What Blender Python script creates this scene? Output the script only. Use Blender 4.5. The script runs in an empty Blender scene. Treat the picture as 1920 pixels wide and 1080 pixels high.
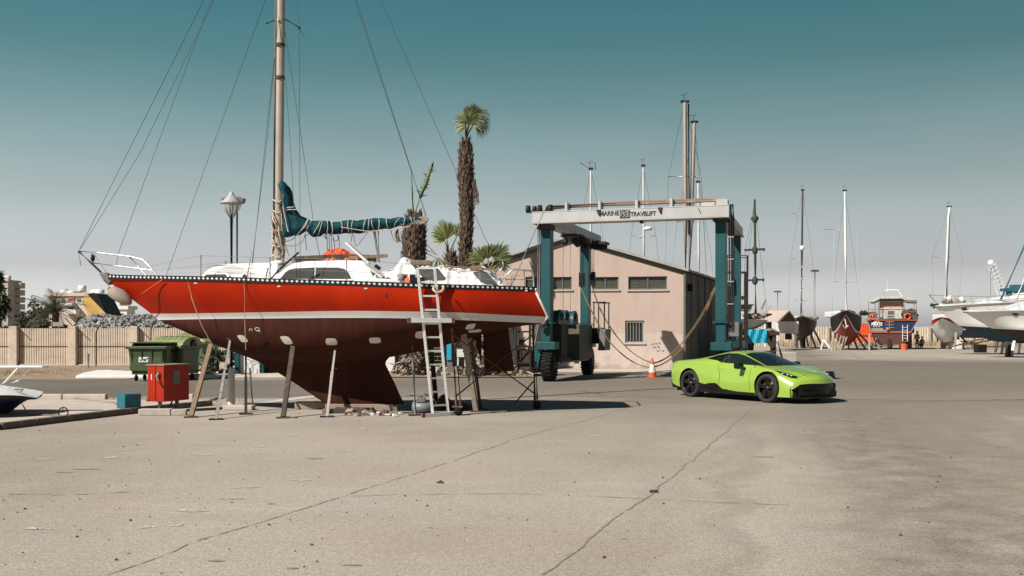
import bpy, bmesh, math, random
from mathutils import Vector, Matrix, noise
R = math.radians
sc = bpy.context.scene
col = sc.collection
rnd = random.Random(7)
H, F = 1.65, 1866.7          # eye height above the yard (m), focal length in photo pixels (35 mm lens)

# ------------------------------------------------------------------ camera, sky, sun, exposure
cam = bpy.data.cameras.new("camera"); camo = bpy.data.objects.new("camera", cam); col.objects.link(camo)
camo.location = (0, 0, H); camo.rotation_euler = (R(90), 0, 0)
cam.lens = 35; cam.sensor_width = 36; cam.shift_y = 82 / 1920; cam.clip_end = 5000
sc.camera = camo
SUNV = Vector((0.86, 0.75, -1.0)).normalized()      # the way the light travels
SUN_EL = math.asin(-SUNV.z)
wd = bpy.data.worlds.new("World"); sc.world = wd; wd.use_nodes = True
wn = wd.node_tree.nodes; wl = wd.node_tree.links
bg = wn["Background"]
sky = wn.new("ShaderNodeTexSky"); sky.sky_type = 'NISHITA'; sky.sun_disc = False
sky.sun_elevation = SUN_EL; sky.sun_rotation = R(229); sky.altitude = 0; sky.dust_density = 1.5; sky.ozone_density = 1.0
gtc = wn.new("ShaderNodeTexCoord"); gsp = wn.new("ShaderNodeSeparateXYZ"); grp = wn.new("ShaderNodeValToRGB")
wl.new(gtc.outputs["Generated"], gsp.inputs[0]); wl.new(gsp.outputs["Z"], grp.inputs[0])
def wmath(op, a, b=None):
    t = wn.new("ShaderNodeMath"); t.operation = op
    for s, i in ((a, 0), (b, 1)):
        if s is None: continue
        if hasattr(s, 'links'): wl.new(s, t.inputs[i])
        else: t.inputs[i].default_value = s
    return t.outputs[0]
gcx = wn.new("ShaderNodeCombineXYZ"); gz = gsp.outputs["Z"]           # the same pale haze all round: the sky is read along one bearing
wl.new(wmath('SQRT', wmath('MAXIMUM', wmath('SUBTRACT', 1.0, wmath('MULTIPLY', gz, gz)), 0.0)), gcx.inputs[1]); wl.new(gz, gcx.inputs[2]); wl.new(gcx.outputs[0], sky.inputs["Vector"])
gmp = wn.new("ShaderNodeMapping"); gmp.inputs["Scale"].default_value = (3, 3, 16); wl.new(gtc.outputs["Generated"], gmp.inputs[0])
gnz = wn.new("ShaderNodeTexNoise"); gnz.inputs["Scale"].default_value = 1.6; gnz.inputs["Detail"].default_value = 6; wl.new(gmp.outputs[0], gnz.inputs["Vector"])
gvar = wmath('ADD', wmath('MULTIPLY', wmath('SUBTRACT', gnz.outputs[0], .5), .16), wmath('ADD', 1.0, wmath('MULTIPLY', gsp.outputs["X"], -.17)))
SKYRAMP = [(0.025, (1.116, 1.0722, 1.303)), (0.063, (0.7752, 0.6638, 0.7108)), (0.105, (0.7728, 0.6581, 0.5962)), (0.142, (0.7051, 0.6135, 0.4976)), (0.198, (0.5248, 0.5643, 0.4241)), (0.258, (0.302, 0.4629, 0.3416)), (0.316, (0.2263, 0.4513, 0.3513)), (0.45, (0.1, 0.2, 0.2)), (1.0, (0.07, 0.115, 0.115))]
el = grp.color_ramp.elements
for i, (p, c) in enumerate(SKYRAMP):
    e = el[i] if i < 2 else el.new(p)
    e.position = p; e.color = (*c, 1)
gmx = wn.new("ShaderNodeMix"); gmx.data_type = 'RGBA'; gmx.blend_type = 'MULTIPLY'; gmx.inputs["Factor"].default_value = 1
gm2 = wn.new("ShaderNodeMix"); gm2.data_type = 'RGBA'; gm2.blend_type = 'MULTIPLY'; gm2.inputs["Factor"].default_value = 1
wl.new(sky.outputs[0], gm2.inputs["A"]); wl.new(gvar, gm2.inputs["B"]); wl.new(gm2.outputs["Result"], gmx.inputs["A"]); wl.new(grp.outputs[0], gmx.inputs["B"]); wl.new(gmx.outputs["Result"], bg.inputs[0])
bg.inputs[1].default_value = 0.10
sl = bpy.data.lights.new("sun", 'SUN'); sl.energy = 4.2; sl.angle = R(0.53); sl.color = (1, 0.95, 0.88)
slo = bpy.data.objects.new("sun", sl); col.objects.link(slo); slo.rotation_euler = SUNV.to_track_quat('-Z', 'Y').to_euler()
slo.location = (-30, -30, 40)
sc.view_settings.view_transform = 'Standard'; sc.view_settings.look = 'None'
sc.view_settings.exposure = 0.71; sc.view_settings.gamma = 1
sc.cycles.max_bounces = 6; sc.cycles.transparent_max_bounces = 12

# ------------------------------------------------------------------ helpers
def W(px, py, Y): return Vector(((px - 960) * Y / F, Y, H - (py - 622) * Y / F))   # the point seen at photo pixel px,py when Y m away
def G(px, py, z=0.0):
    Y = F * (H - z) / (py - 622); return Vector(((px - 960) * Y / F, Y, z))
def V(*a): return Vector(a)
def interp(tab, x):
    if x <= tab[0][0]: return tab[0][1]
    for (a, b), (c, d) in zip(tab, tab[1:]):
        if x <= c: return b + (d - b) * (x - a) / (c - a)
    return tab[-1][1]
def sinterp(tab, x):            # smooth (Catmull-Rom) table lookup
    n = len(tab)
    if x <= tab[0][0]: return tab[0][1]
    if x >= tab[-1][0]: return tab[-1][1]
    for i in range(n - 1):
        if x <= tab[i + 1][0]: break
    x0, y0 = tab[i]; x1, y1 = tab[i + 1]
    def sl_(j):
        a = tab[max(j - 1, 0)]; b = tab[min(j + 1, n - 1)]
        return (b[1] - a[1]) / (b[0] - a[0])
    h = x1 - x0; t = (x - x0) / h; m0, m1 = sl_(i) * h, sl_(i + 1) * h
    return (2*t**3 - 3*t*t + 1)*y0 + (t**3 - 2*t*t + t)*m0 + (-2*t**3 + 3*t*t)*y1 + (t**3 - t*t)*m1
def resample(pts, n):           # smooth curve through tuples, n samples by chord length
    L = [0.0]
    for a, b in zip(pts, pts[1:]): L.append(L[-1] + max(1e-6, math.dist(a[:2] if len(a) < 4 else a, b[:2] if len(b) < 4 else b)))
    out = []
    for k in range(n):
        s = L[-1] * k / (n - 1)
        out.append(tuple(sinterp([(L[i], p[j]) for i, p in enumerate(pts)], s) for j in range(len(pts[0]))))
    return out
def frame(d):
    d = d.normalized(); up = V(0, 0, 1) if abs(d.z) < 0.95 else V(1, 0, 0)
    a = d.cross(up).normalized(); return a, a.cross(d).normalized()

MTX = {}
class MB:
    def __init__(s): s.v = []; s.f = []; s.m = []; s.mi = 0; s.sm = []; s.smooth = False
    def mat(s, i): s.mi = i; return s
    def add(s, vs, fs, smooth=None):
        o = len(s.v); s.v += [Vector(p) for p in vs]; s.f += [tuple(i + o for i in f) for f in fs]
        s.m += [s.mi] * len(fs); s.sm += [s.smooth if smooth is None else smooth] * len(fs); return s
    def box(s, c, sz, rz=0, M=None):
        x, y, z = (q / 2 for q in sz)
        vs = [V(a*x, b*y, d*z) for a in (-1, 1) for b in (-1, 1) for d in (-1, 1)]
        m = M if M else Matrix.Rotation(rz, 3, 'Z')
        return s.add([m @ p + Vector(c) for p in vs], [(0,1,3,2),(4,6,7,5),(0,4,5,1),(2,3,7,6),(0,2,6,4),(1,5,7,3)], False)
    def bar(s, p, q, w, h=None, up=None):
        p, q = Vector(p), Vector(q); h = h or w; d = q - p
        if d.length < 1e-6: return s
        if up: b = Vector(up); a = d.cross(b).normalized(); b = a.cross(d).normalized()
        else: a, b = frame(d)
        vs = [c + a*i*w/2 + b*j*h/2 for c in (p, q) for i, j in ((-1,-1),(1,-1),(1,1),(-1,1))]
        return s.add(vs, [(0,1,2,3),(7,6,5,4),(0,4,5,1),(1,5,6,2),(2,6,7,3),(3,7,4,0)], False)
    def tube(s, path, r, n=6, cap=True):
        path = [Vector(p) for p in path]; rs = r if isinstance(r, (list, tuple)) else [r]*len(path)
        vs = []; fs = []; pa = None
        for i, p in enumerate(path):
            d = path[min(i+1, len(path)-1)] - path[max(i-1, 0)]
            if d.length < 1e-7: d = V(0,0,1)
            if pa is None: a, b = frame(d)
            else:
                dn = d.normalized(); a = pa - dn*pa.dot(dn)
                a = a.normalized() if a.length > 1e-4 else frame(d)[0]; b = dn.cross(a)
            pa = a
            vs += [p + (a*math.cos(2*math.pi*k/n) + b*math.sin(2*math.pi*k/n))*rs[i] for k in range(n)]
        for i in range(len(path)-1):
            fs += [(i*n+k, i*n+(k+1) % n, (i+1)*n+(k+1) % n, (i+1)*n+k) for k in range(n)]
        s.add(vs, fs, n > 4)
        if cap: s.add(vs[:n], [tuple(range(n-1, -1, -1))], False); s.add(vs[-n:], [tuple(range(n))], False)
        return s
    def prism(s, poly, a, b, axis='y', fn=None):     # poly of 2-D points, pushed along axis from a to b
        mk = {'y': lambda p, t: V(p[0], t, p[1]), 'x': lambda p, t: V(t, p[0], p[1]), 'z': lambda p, t: V(p[0], p[1], t)}[axis]
        if fn: mk = fn
        n = len(poly); vs = [mk(p, a) for p in poly] + [mk(p, b) for p in poly]
        fs = [tuple(range(n)), tuple(range(2*n-1, n-1, -1))] + [(k, k+n, (k+1) % n + n, (k+1) % n) for k in range(n)]
        return s.add(vs, fs, False)
    def grid(s, rows, closed=False, smooth=True):
        n = len(rows[0]); vs = [p for r_ in rows for p in r_]; fs = []
        for i in range(len(rows)-1):
            for k in range(n if closed else n-1):
                fs.append((i*n+k, i*n+(k+1) % n, (i+1)*n+(k+1) % n, (i+1)*n+k))
        return s.add(vs, fs, smooth)
    def loft(s, rings, smooth=True, cap=True):
        s.grid(rings, True, smooth)
        if cap: s.add(rings[0], [tuple(range(len(rings[0])-1, -1, -1))], False); s.add(rings[-1], [tuple(range(len(rings[-1])))], False)
        return s
    def lathe(s, prof, c, n=16, axis=(0,0,1), smooth=True, cap=True):   # prof = (radius, height along axis)
        c = Vector(c); ax = Vector(axis).normalized(); a, b = frame(ax)
        rings = [[c + ax*h + (a*math.cos(2*math.pi*k/n) + b*math.sin(2*math.pi*k/n))*max(r, 1e-4) for k in range(n)] for r, h in prof]
        return s.loft(rings, smooth, cap)
    def ball(s, c, r, n=10, sq=(1,1,1)):
        c = Vector(c); rows = []
        for i in range(n//2+1):
            th = math.pi*i/(n//2)
            rows.append([c + V(sq[0]*r*math.sin(th)*math.cos(2*math.pi*k/n), sq[1]*r*math.sin(th)*math.sin(2*math.pi*k/n), sq[2]*r*math.cos(th)) for k in range(n)])
        return s.grid(rows, True, True)
    def rock(s, c, r, seed=0, sq=(1,1,.7)):
        n = 7; c = Vector(c); rows = []; rr = random.Random(seed)
        for i in range(5):
            th = math.pi*i/4
            rows.append([c + V(sq[0]*r*math.sin(th)*math.cos(2*math.pi*k/n), sq[1]*r*math.sin(th)*math.sin(2*math.pi*k/n), sq[2]*r*math.cos(th))*1.0
                         + V(rr.uniform(-1,1), rr.uniform(-1,1), rr.uniform(-1,1))*r*.22 for k in range(n)])
        return s.grid(rows, True, False)
    def build(s, name, mats, parent=None, bevel=0, label=None, merge=False, local=False):
        me = bpy.data.meshes.new(name)
        vs = s.v
        if parent is not None and not local:
            inv = MTX.get(parent.name, Matrix()).inverted(); vs = [inv @ p for p in vs]
        me.from_pydata([tuple(p) for p in vs], [], s.f)
        mats = mats if isinstance(mats, (list, tuple)) else [mats]
        for m in mats: me.materials.append(m)
        me.polygons.foreach_set('material_index', s.m); me.polygons.foreach_set('use_smooth', s.sm)
        bm = bmesh.new(); bm.from_mesh(me)
        if merge: bmesh.ops.remove_doubles(bm, verts=bm.verts, dist=1e-4)
        bmesh.ops.recalc_face_normals(bm, faces=bm.faces); bm.to_mesh(me); bm.free()
        me.update()
        o = bpy.data.objects.new(name, me); col.objects.link(o)
        if parent is not None:
            o.parent = parent; MTX[o.name] = MTX.get(parent.name, Matrix())
        if bevel:
            b = o.modifiers.new('bevel', 'BEVEL'); b.width = bevel; b.segments = 2; b.limit_method = 'ANGLE'; b.angle_limit = R(40)
        if label: o['label'] = label
        return o
def tag(o, label, cat, group=None):
    o['label'] = label; o['category'] = cat
    if group: o['group'] = group
    return o
def thing(name, loc, label, cat, rz=0, group=None):
    o = bpy.data.objects.new(name, None); col.objects.link(o); o.empty_display_size = .2
    o.location = loc; o.rotation_euler = (0, 0, rz); tag(o, label, cat, group)
    MTX[o.name] = Matrix.Translation(Vector(loc)) @ Matrix.Rotation(rz, 4, 'Z'); return o
def struct(o): o['kind'] = 'structure'; return o
def stuff(o): o['kind'] = 'stuff'; return o
def copy_tree(o, parent=None):
    c = o.copy(); col.objects.link(c)
    if parent: c.parent = parent
    for ch in list(o.children): copy_tree(ch, c)
    return c
def single(mb, name, mats, label, cat, group=None, bevel=0, base=None):     # a thing that is one mesh; origin at its base
    if base is None:
        zs = min(p.z for p in mb.v); base = V(sum(p.x for p in mb.v)/len(mb.v), sum(p.y for p in mb.v)/len(mb.v), zs)
    mb.v = [p - base for p in mb.v]; o = mb.build(name, mats, bevel=bevel); o.location = base
    return tag(o, label, cat, group)
def text(name, s, size, M, m, parent, width=None, ext=.004, shear=0, bold=0):
    cu = bpy.data.curves.new(name, 'FONT'); cu.body = s; cu.size = size; cu.extrude = ext; cu.align_x = 'CENTER'; cu.align_y = 'CENTER'
    cu.shear = shear; cu.offset = bold
    t = bpy.data.objects.new(name, cu); col.objects.link(t)
    dg = bpy.context.evaluated_depsgraph_get(); me = bpy.data.meshes.new_from_object(t.evaluated_get(dg))
    bpy.data.objects.remove(t)
    if width:
        xs = [v.co.x for v in me.vertices]; k = width/(max(xs)-min(xs))
        for v in me.vertices: v.co.x *= k
    me.transform(MTX.get(parent.name, Matrix()).inverted() @ M); me.materials.clear(); me.materials.append(m)
    o = bpy.data.objects.new(name, me); col.objects.link(o); o.parent = parent
    return o

# ------------------------------------------------------------------ materials
def lin(c): return tuple(((x/12.92) if x <= .04045 else ((x+.055)/1.055)**2.4) for x in (q/255 for q in c))
def mat(name, c, rough=.6, metal=0, var=.18, vs=4.0, bump=0, bs=30, c2=None, c2s=2.0, c2t=(.55,.7), stretch=None, coat=0, spec=.5, fine=0):
    m = bpy.data.materials.new(name); m.use_nodes = True; n = m.node_tree.nodes; l = m.node_tree.links; b = n["Principled BSDF"]
    b.inputs["Roughness"].default_value = rough; b.inputs["Metallic"].default_value = metal
    b.inputs["Specular IOR Level"].default_value = spec
    if coat: b.inputs["Coat Weight"].default_value = coat; b.inputs["Coat Roughness"].default_value = .04
    tc = n.new("ShaderNodeTexCoord"); src = tc.outputs["Object"]
    if stretch:
        mp = n.new("ShaderNodeMapping"); mp.inputs["Scale"].default_value = stretch; l.new(src, mp.inputs[0]); src = mp.outputs[0]
    nz = n.new("ShaderNodeTexNoise"); nz.inputs["Scale"].default_value = vs; nz.inputs["Detail"].default_value = 7; nz.inputs["Roughness"].default_value = .62
    l.new(src, nz.inputs["Vector"])
    rp = n.new("ShaderNodeValToRGB"); rp.color_ramp.elements[0].position = .3; rp.color_ramp.elements[1].position = .72
    rp.color_ramp.elements[0].color = (*[x*(1-var) for x in c], 1); rp.color_ramp.elements[1].color = (*[min(1, x*(1+var)) for x in c], 1)
    l.new(nz.outputs[0], rp.inputs[0]); out = rp.outputs[0]
    if c2:
        n2 = n.new("ShaderNodeTexNoise"); n2.inputs["Scale"].default_value = c2s; n2.inputs["Detail"].default_value = 8; n2.inputs["Roughness"].default_value = .68
        l.new(src, n2.inputs["Vector"]); r2 = n.new("ShaderNodeValToRGB"); r2.color_ramp.elements[0].position, r2.color_ramp.elements[1].position = c2t
        l.new(n2.outputs[0], r2.inputs[0]); mx = n.new("ShaderNodeMix"); mx.data_type = 'RGBA'
        l.new(r2.outputs[0], mx.inputs["Factor"]); l.new(out, mx.inputs["A"]); mx.inputs["B"].default_value = (*c2, 1); out = mx.outputs["Result"]
    if fine:
        n3 = n.new("ShaderNodeTexNoise"); n3.inputs["Scale"].default_value = fine; n3.inputs["Detail"].default_value = 3
        l.new(tc.outputs["Object"], n3.inputs["Vector"]); mr = n.new("ShaderNodeMapRange"); mr.inputs[1].default_value = .3; mr.inputs[2].default_value = .7
        mr.inputs[3].default_value = .72; mr.inputs[4].default_value = 1.22; l.new(n3.outputs[0], mr.inputs[0])
        m3 = n.new("ShaderNodeMix"); m3.data_type = 'RGBA'; m3.blend_type = 'MULTIPLY'; m3.inputs["Factor"].default_value = 1
        l.new(out, m3.inputs["A"]); l.new(mr.outputs[0], m3.inputs["B"]); out = m3.outputs["Result"]
    l.new(out, b.inputs["Base Color"])
    rr = n.new("ShaderNodeMapRange"); rr.inputs[3].default_value = max(.02, rough-.08); rr.inputs[4].default_value = min(1, rough+.1)
    l.new(nz.outputs[0], rr.inputs[0]); l.new(rr.outputs[0], b.inputs["Roughness"])
    if bump:
        nb = n.new("ShaderNodeTexNoise"); nb.inputs["Scale"].default_value = bs; nb.inputs["Detail"].default_value = 5; l.new(src, nb.inputs["Vector"])
        bp = n.new("ShaderNodeBump"); bp.inputs["Strength"].default_value = bump; bp.inputs["Distance"].default_value = .02
        l.new(nb.outputs[0], bp.inputs["Height"]); l.new(bp.outputs[0], b.inputs["Normal"])
    return m
def glassy(name, c, tr=.35, rough=.04):
    m = bpy.data.materials.new(name); m.use_nodes = True; n = m.node_tree.nodes; l = m.node_tree.links; b = n["Principled BSDF"]
    b.inputs["Base Color"].default_value = (*c, 1); b.inputs["Roughness"].default_value = rough
    nz = n.new("ShaderNodeTexNoise"); nz.inputs["Scale"].default_value = 3; mr = n.new("ShaderNodeMapRange"); mr.inputs[3].default_value = rough; mr.inputs[4].default_value = rough+.06
    l.new(nz.outputs[0], mr.inputs[0]); l.new(mr.outputs[0], b.inputs["Roughness"])
    t = n.new("ShaderNodeBsdfTransparent"); mx = n.new("ShaderNodeMixShader"); mx.inputs[0].default_value = tr
    l.new(b.outputs[0], mx.inputs[1]); l.new(t.outputs[0], mx.inputs[2]); l.new(mx.outputs[0], n["Material Output"].inputs[0]); return m

M = {}
M['red'] = mat('red_gelcoat', (.36,.0165,.0012), .42, var=.12, vs=1.6, c2=(.25,.014,.003), c2s=1.1, c2t=(.44,.78), spec=.13, stretch=(1.6,1.6,.5))
M['bottom'] = mat('bottom_paint', (.047,.0145,.0092), .9, var=.25, vs=2.2, spec=.12, c2=(.085,.020,.011), c2s=2.2, c2t=(.56,.82), stretch=(3,3,.22), bump=.15)
M['stripe'] = mat('stripe_white', (.53,.52,.50), .4, var=.06, vs=2)
M['white'] = mat('white_gelcoat', (.68,.675,.66), .35, var=.06, vs=2, c2=(.66,.62,.55), c2s=3, c2t=(.55,.9))
M['tarp'] = mat('white_tarp', (.68,.67,.65), .55, var=.08, vs=5, bump=.4, bs=9)
M['primer'] = mat('primer_patch', (.55,.50,.43), .7, var=.15, vs=9)
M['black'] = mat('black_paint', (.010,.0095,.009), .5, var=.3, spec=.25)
M['rubber'] = mat('tyre_rubber', (.013,.012,.011), .9, var=.35, vs=8, spec=.2, c2=(.055,.048,.04), c2s=6, c2t=(.55,.85))
M['dash'] = mat('rail_white', (.58,.57,.55), .5, var=.1)
M['steel'] = mat('galvanised', (.235,.222,.208), .6, .1, var=.25, vs=14, c2=(.13,.075,.05), c2s=9, c2t=(.6,.72))
M['stain'] = mat('stainless', (.50,.49,.47), .3, .7, var=.1)
M['alu'] = mat('aluminium', (.70,.69,.67), .38, .45, var=.12, vs=18)
M['mast'] = mat('mast_alu', (.36,.31,.26), .5, .3, var=.2, vs=3, c2=(.22,.17,.13), c2s=3, stretch=(4,4,.5))
M['wood'] = mat('old_wood', (.20,.135,.09), .85, var=.4, vs=6, bump=.4, bs=25, stretch=(5,5,.8), c2=(.10,.065,.045), c2s=3)
M['dwood'] = mat('dark_wood', (.06,.04,.03), .85, var=.4, vs=8, bump=.3, c2=(.12,.08,.06), c2s=5)
M['gwood'] = mat('grey_wood', (.27,.22,.175), .85, var=.3, vs=6, bump=.3, bs=30, c2=(.2,.155,.12), c2s=6)
M['rust'] = mat('rusty_steel', (.15,.055,.032), .8, var=.4, vs=12, c2=(.30,.25,.21), c2s=9, c2t=(.6,.7), bump=.2)
M['dsteel'] = mat('dark_steel', (.026,.022,.020), .65, .1, var=.4, vs=8, spec=.3, c2=(.06,.036,.027), c2s=8)
M['cover'] = mat('teal_canvas', (.0025,.048,.062), .8, var=.4, vs=4, bump=.8, bs=9, spec=.2)
M['rope'] = mat('cream_rope', (.50,.42,.33), .85, var=.25, vs=30)
M['rope2'] = mat('brown_rope', (.20,.14,.095), .9, var=.35, vs=30)
M['orange'] = mat('orange_cloth', (.60,.085,.02), .65, var=.3, vs=6, bump=.4, bs=12)
M['glassd'] = glassy('cabin_glass', (.06,.06,.055), .12)
M['teal'] = mat('teal_paint', (.0085,.062,.070), .45, var=.16, vs=1.8, spec=.35, c2=(.06,.045,.032), c2s=5, c2t=(.66,.76), stretch=(1,1,.35), bump=.06)
M['beam'] = mat('beam_white', (.40,.39,.375), .5, var=.10, vs=1.5, c2=(.24,.165,.11), c2s=3, c2t=(.63,.8), stretch=(1.5,1.5,.4))
M['sling'] = mat('lift_sling', (.19,.125,.07), .85, var=.3, vs=12)
M['pink'] = None
M['roof'] = mat('asbestos_roof', (.34,.31,.28), .85, var=.2, vs=3, bump=.2)
M['cone'] = mat('cone_orange', (.42,.085,.025), .5, var=.15)
M['bin'] = mat('bin_green', (.042,.064,.020), .5, var=.16, vs=5, c2=(.10,.12,.05), c2s=6, c2t=(.6,.85))
M['binlid'] = mat('bin_lid', (.19,.23,.095), .5, var=.15, vs=4)
M['fred'] = mat('fire_box_red', (.33,.020,.006), .45, var=.12, vs=3, spec=.25, c2=(.22,.02,.012), c2s=4, c2t=(.6,.8))
M['kerb'] = mat('kerb_dirty', (.12,.10,.08), .95, var=.3, vs=5, bump=.4, bs=25, c2=(.22,.185,.15), c2s=5, c2t=(.58,.72))
M['tealbox'] = mat('teal_box', (.007,.12,.15), .5, var=.2, vs=7)
M['conc'] = mat('concrete', (.40,.355,.305), .9, var=.2, vs=6, bump=.25, bs=40, c2=(.25,.22,.19), c2s=4, c2t=(.6,.8))
M['fence'] = mat('fence_concrete', (.52,.425,.335), .9, var=.16, vs=3, c2=(.30,.235,.18), c2s=1.2, c2t=(.5,.8), bump=.15)
M['whitewash'] = mat('whitewash', (.66,.65,.63), .85, var=.08, vs=3, c2=(.6,.56,.5), c2s=3, c2t=(.6,.85))
M['dirt'] = mat('dry_dirt', (.27,.195,.13), .95, var=.3, vs=2, bump=.5, bs=12, c2=(.36,.30,.225), c2s=1.2, fine=40)
M['pad'] = mat('pad_concrete', (.47,.405,.345), .9, var=.12, vs=1.5, c2=(.38,.32,.26), c2s=.8, c2t=(.5,.8), bump=.1, fine=60)
M['gravel'] = mat('grey_gravel', (.25,.24,.225), .95, var=.5, vs=4, bump=.8, bs=6, c2=(.15,.145,.14), c2s=3, c2t=(.5,.62))
M['leafd'] = mat('dark_foliage', (.050,.052,.030), .8, var=.5, vs=.8)
M['leafm'] = mat('mid_foliage', (.075,.085,.040), .75, var=.5, vs=.9)
M['palmg'] = mat('palm_green', (.115,.145,.032), .55, var=.4, vs=2.5)
M['palmd'] = mat('palm_dark', (.040,.052,.018), .6, var=.4, vs=2.5)
M['palmy'] = mat('palm_yellow', (.25,.235,.09), .6, var=.3, vs=3)
M['bark'] = mat('palm_bark', (.060,.038,.026), .95, var=.5, vs=7, bump=.6, bs=20)
M['boot'] = mat('palm_boots', (.125,.082,.056), .9, var=.6, vs=9, bump=.3)
M['trunk'] = mat('tree_trunk', (.14,.10,.07), .95, var=.4, vs=6, bump=.5)
M['grass'] = mat('dry_grass', (.33,.245,.13), .9, var=.4, vs=5)
M['bld1'] = mat('far_plaster', (.52,.43,.355), .9, var=.1, vs=.5)
M['bld2'] = mat('far_grey_plaster', (.40,.345,.29), .9, var=.12, vs=.4)
M['bld3'] = mat('far_white_plaster', (.66,.62,.58), .9, var=.1, vs=.5)
M['win'] = mat('far_window', (.10,.095,.09), .3, var=.3)
M['yellow'] = mat('tipper_yellow', (.58,.35,.10), .5, var=.2, vs=3)
M['bluet'] = mat('blue_tarp', (.01,.30,.42), .6, var=.3, vs=5, bump=.3)
M['navy'] = mat('navy_paint', (.010,.018,.055), .4, var=.15)
M['tbot'] = mat('teal_bottom', (.008,.045,.062), .75, var=.25, vs=2)
M['green'] = mat('hull_green', (.085,.125,.06), .6, var=.25, vs=2)
M['curtain'] = mat('pink_curtain', (.50,.30,.24), .8, var=.12)
M['skin'] = mat('skin', (.38,.21,.14), .6, var=.08)
M['shirt'] = mat('blue_shirt', (.14,.18,.24), .9, var=.2)
M['trouser'] = mat('dark_trousers', (.02,.02,.025), .9, var=.2)
M['hair'] = mat('dark_hair', (.015,.012,.01), .7, var=.2)
M['buoy'] = mat('buoy_orange', (.65,.12,.04), .5, var=.15)
M['txtw'] = mat('letter_white', (.75,.74,.72), .6, var=.05)
M['txtd'] = mat('letter_dark', (.02,.035,.045), .5, var=.1)
M['grey'] = mat('grey_paint', (.14,.135,.13), .6, var=.2)
M['crack'] = mat('crack_dirt', (.262,.217,.172), .95, var=.4, vs=20)
M['wire'] = mat('wire_rope', (.05,.05,.05), .6, .2, var=.2)
M['wear'] = mat('worn_paint', (.50,.455,.40), .9, var=.2, vs=8)
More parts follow.
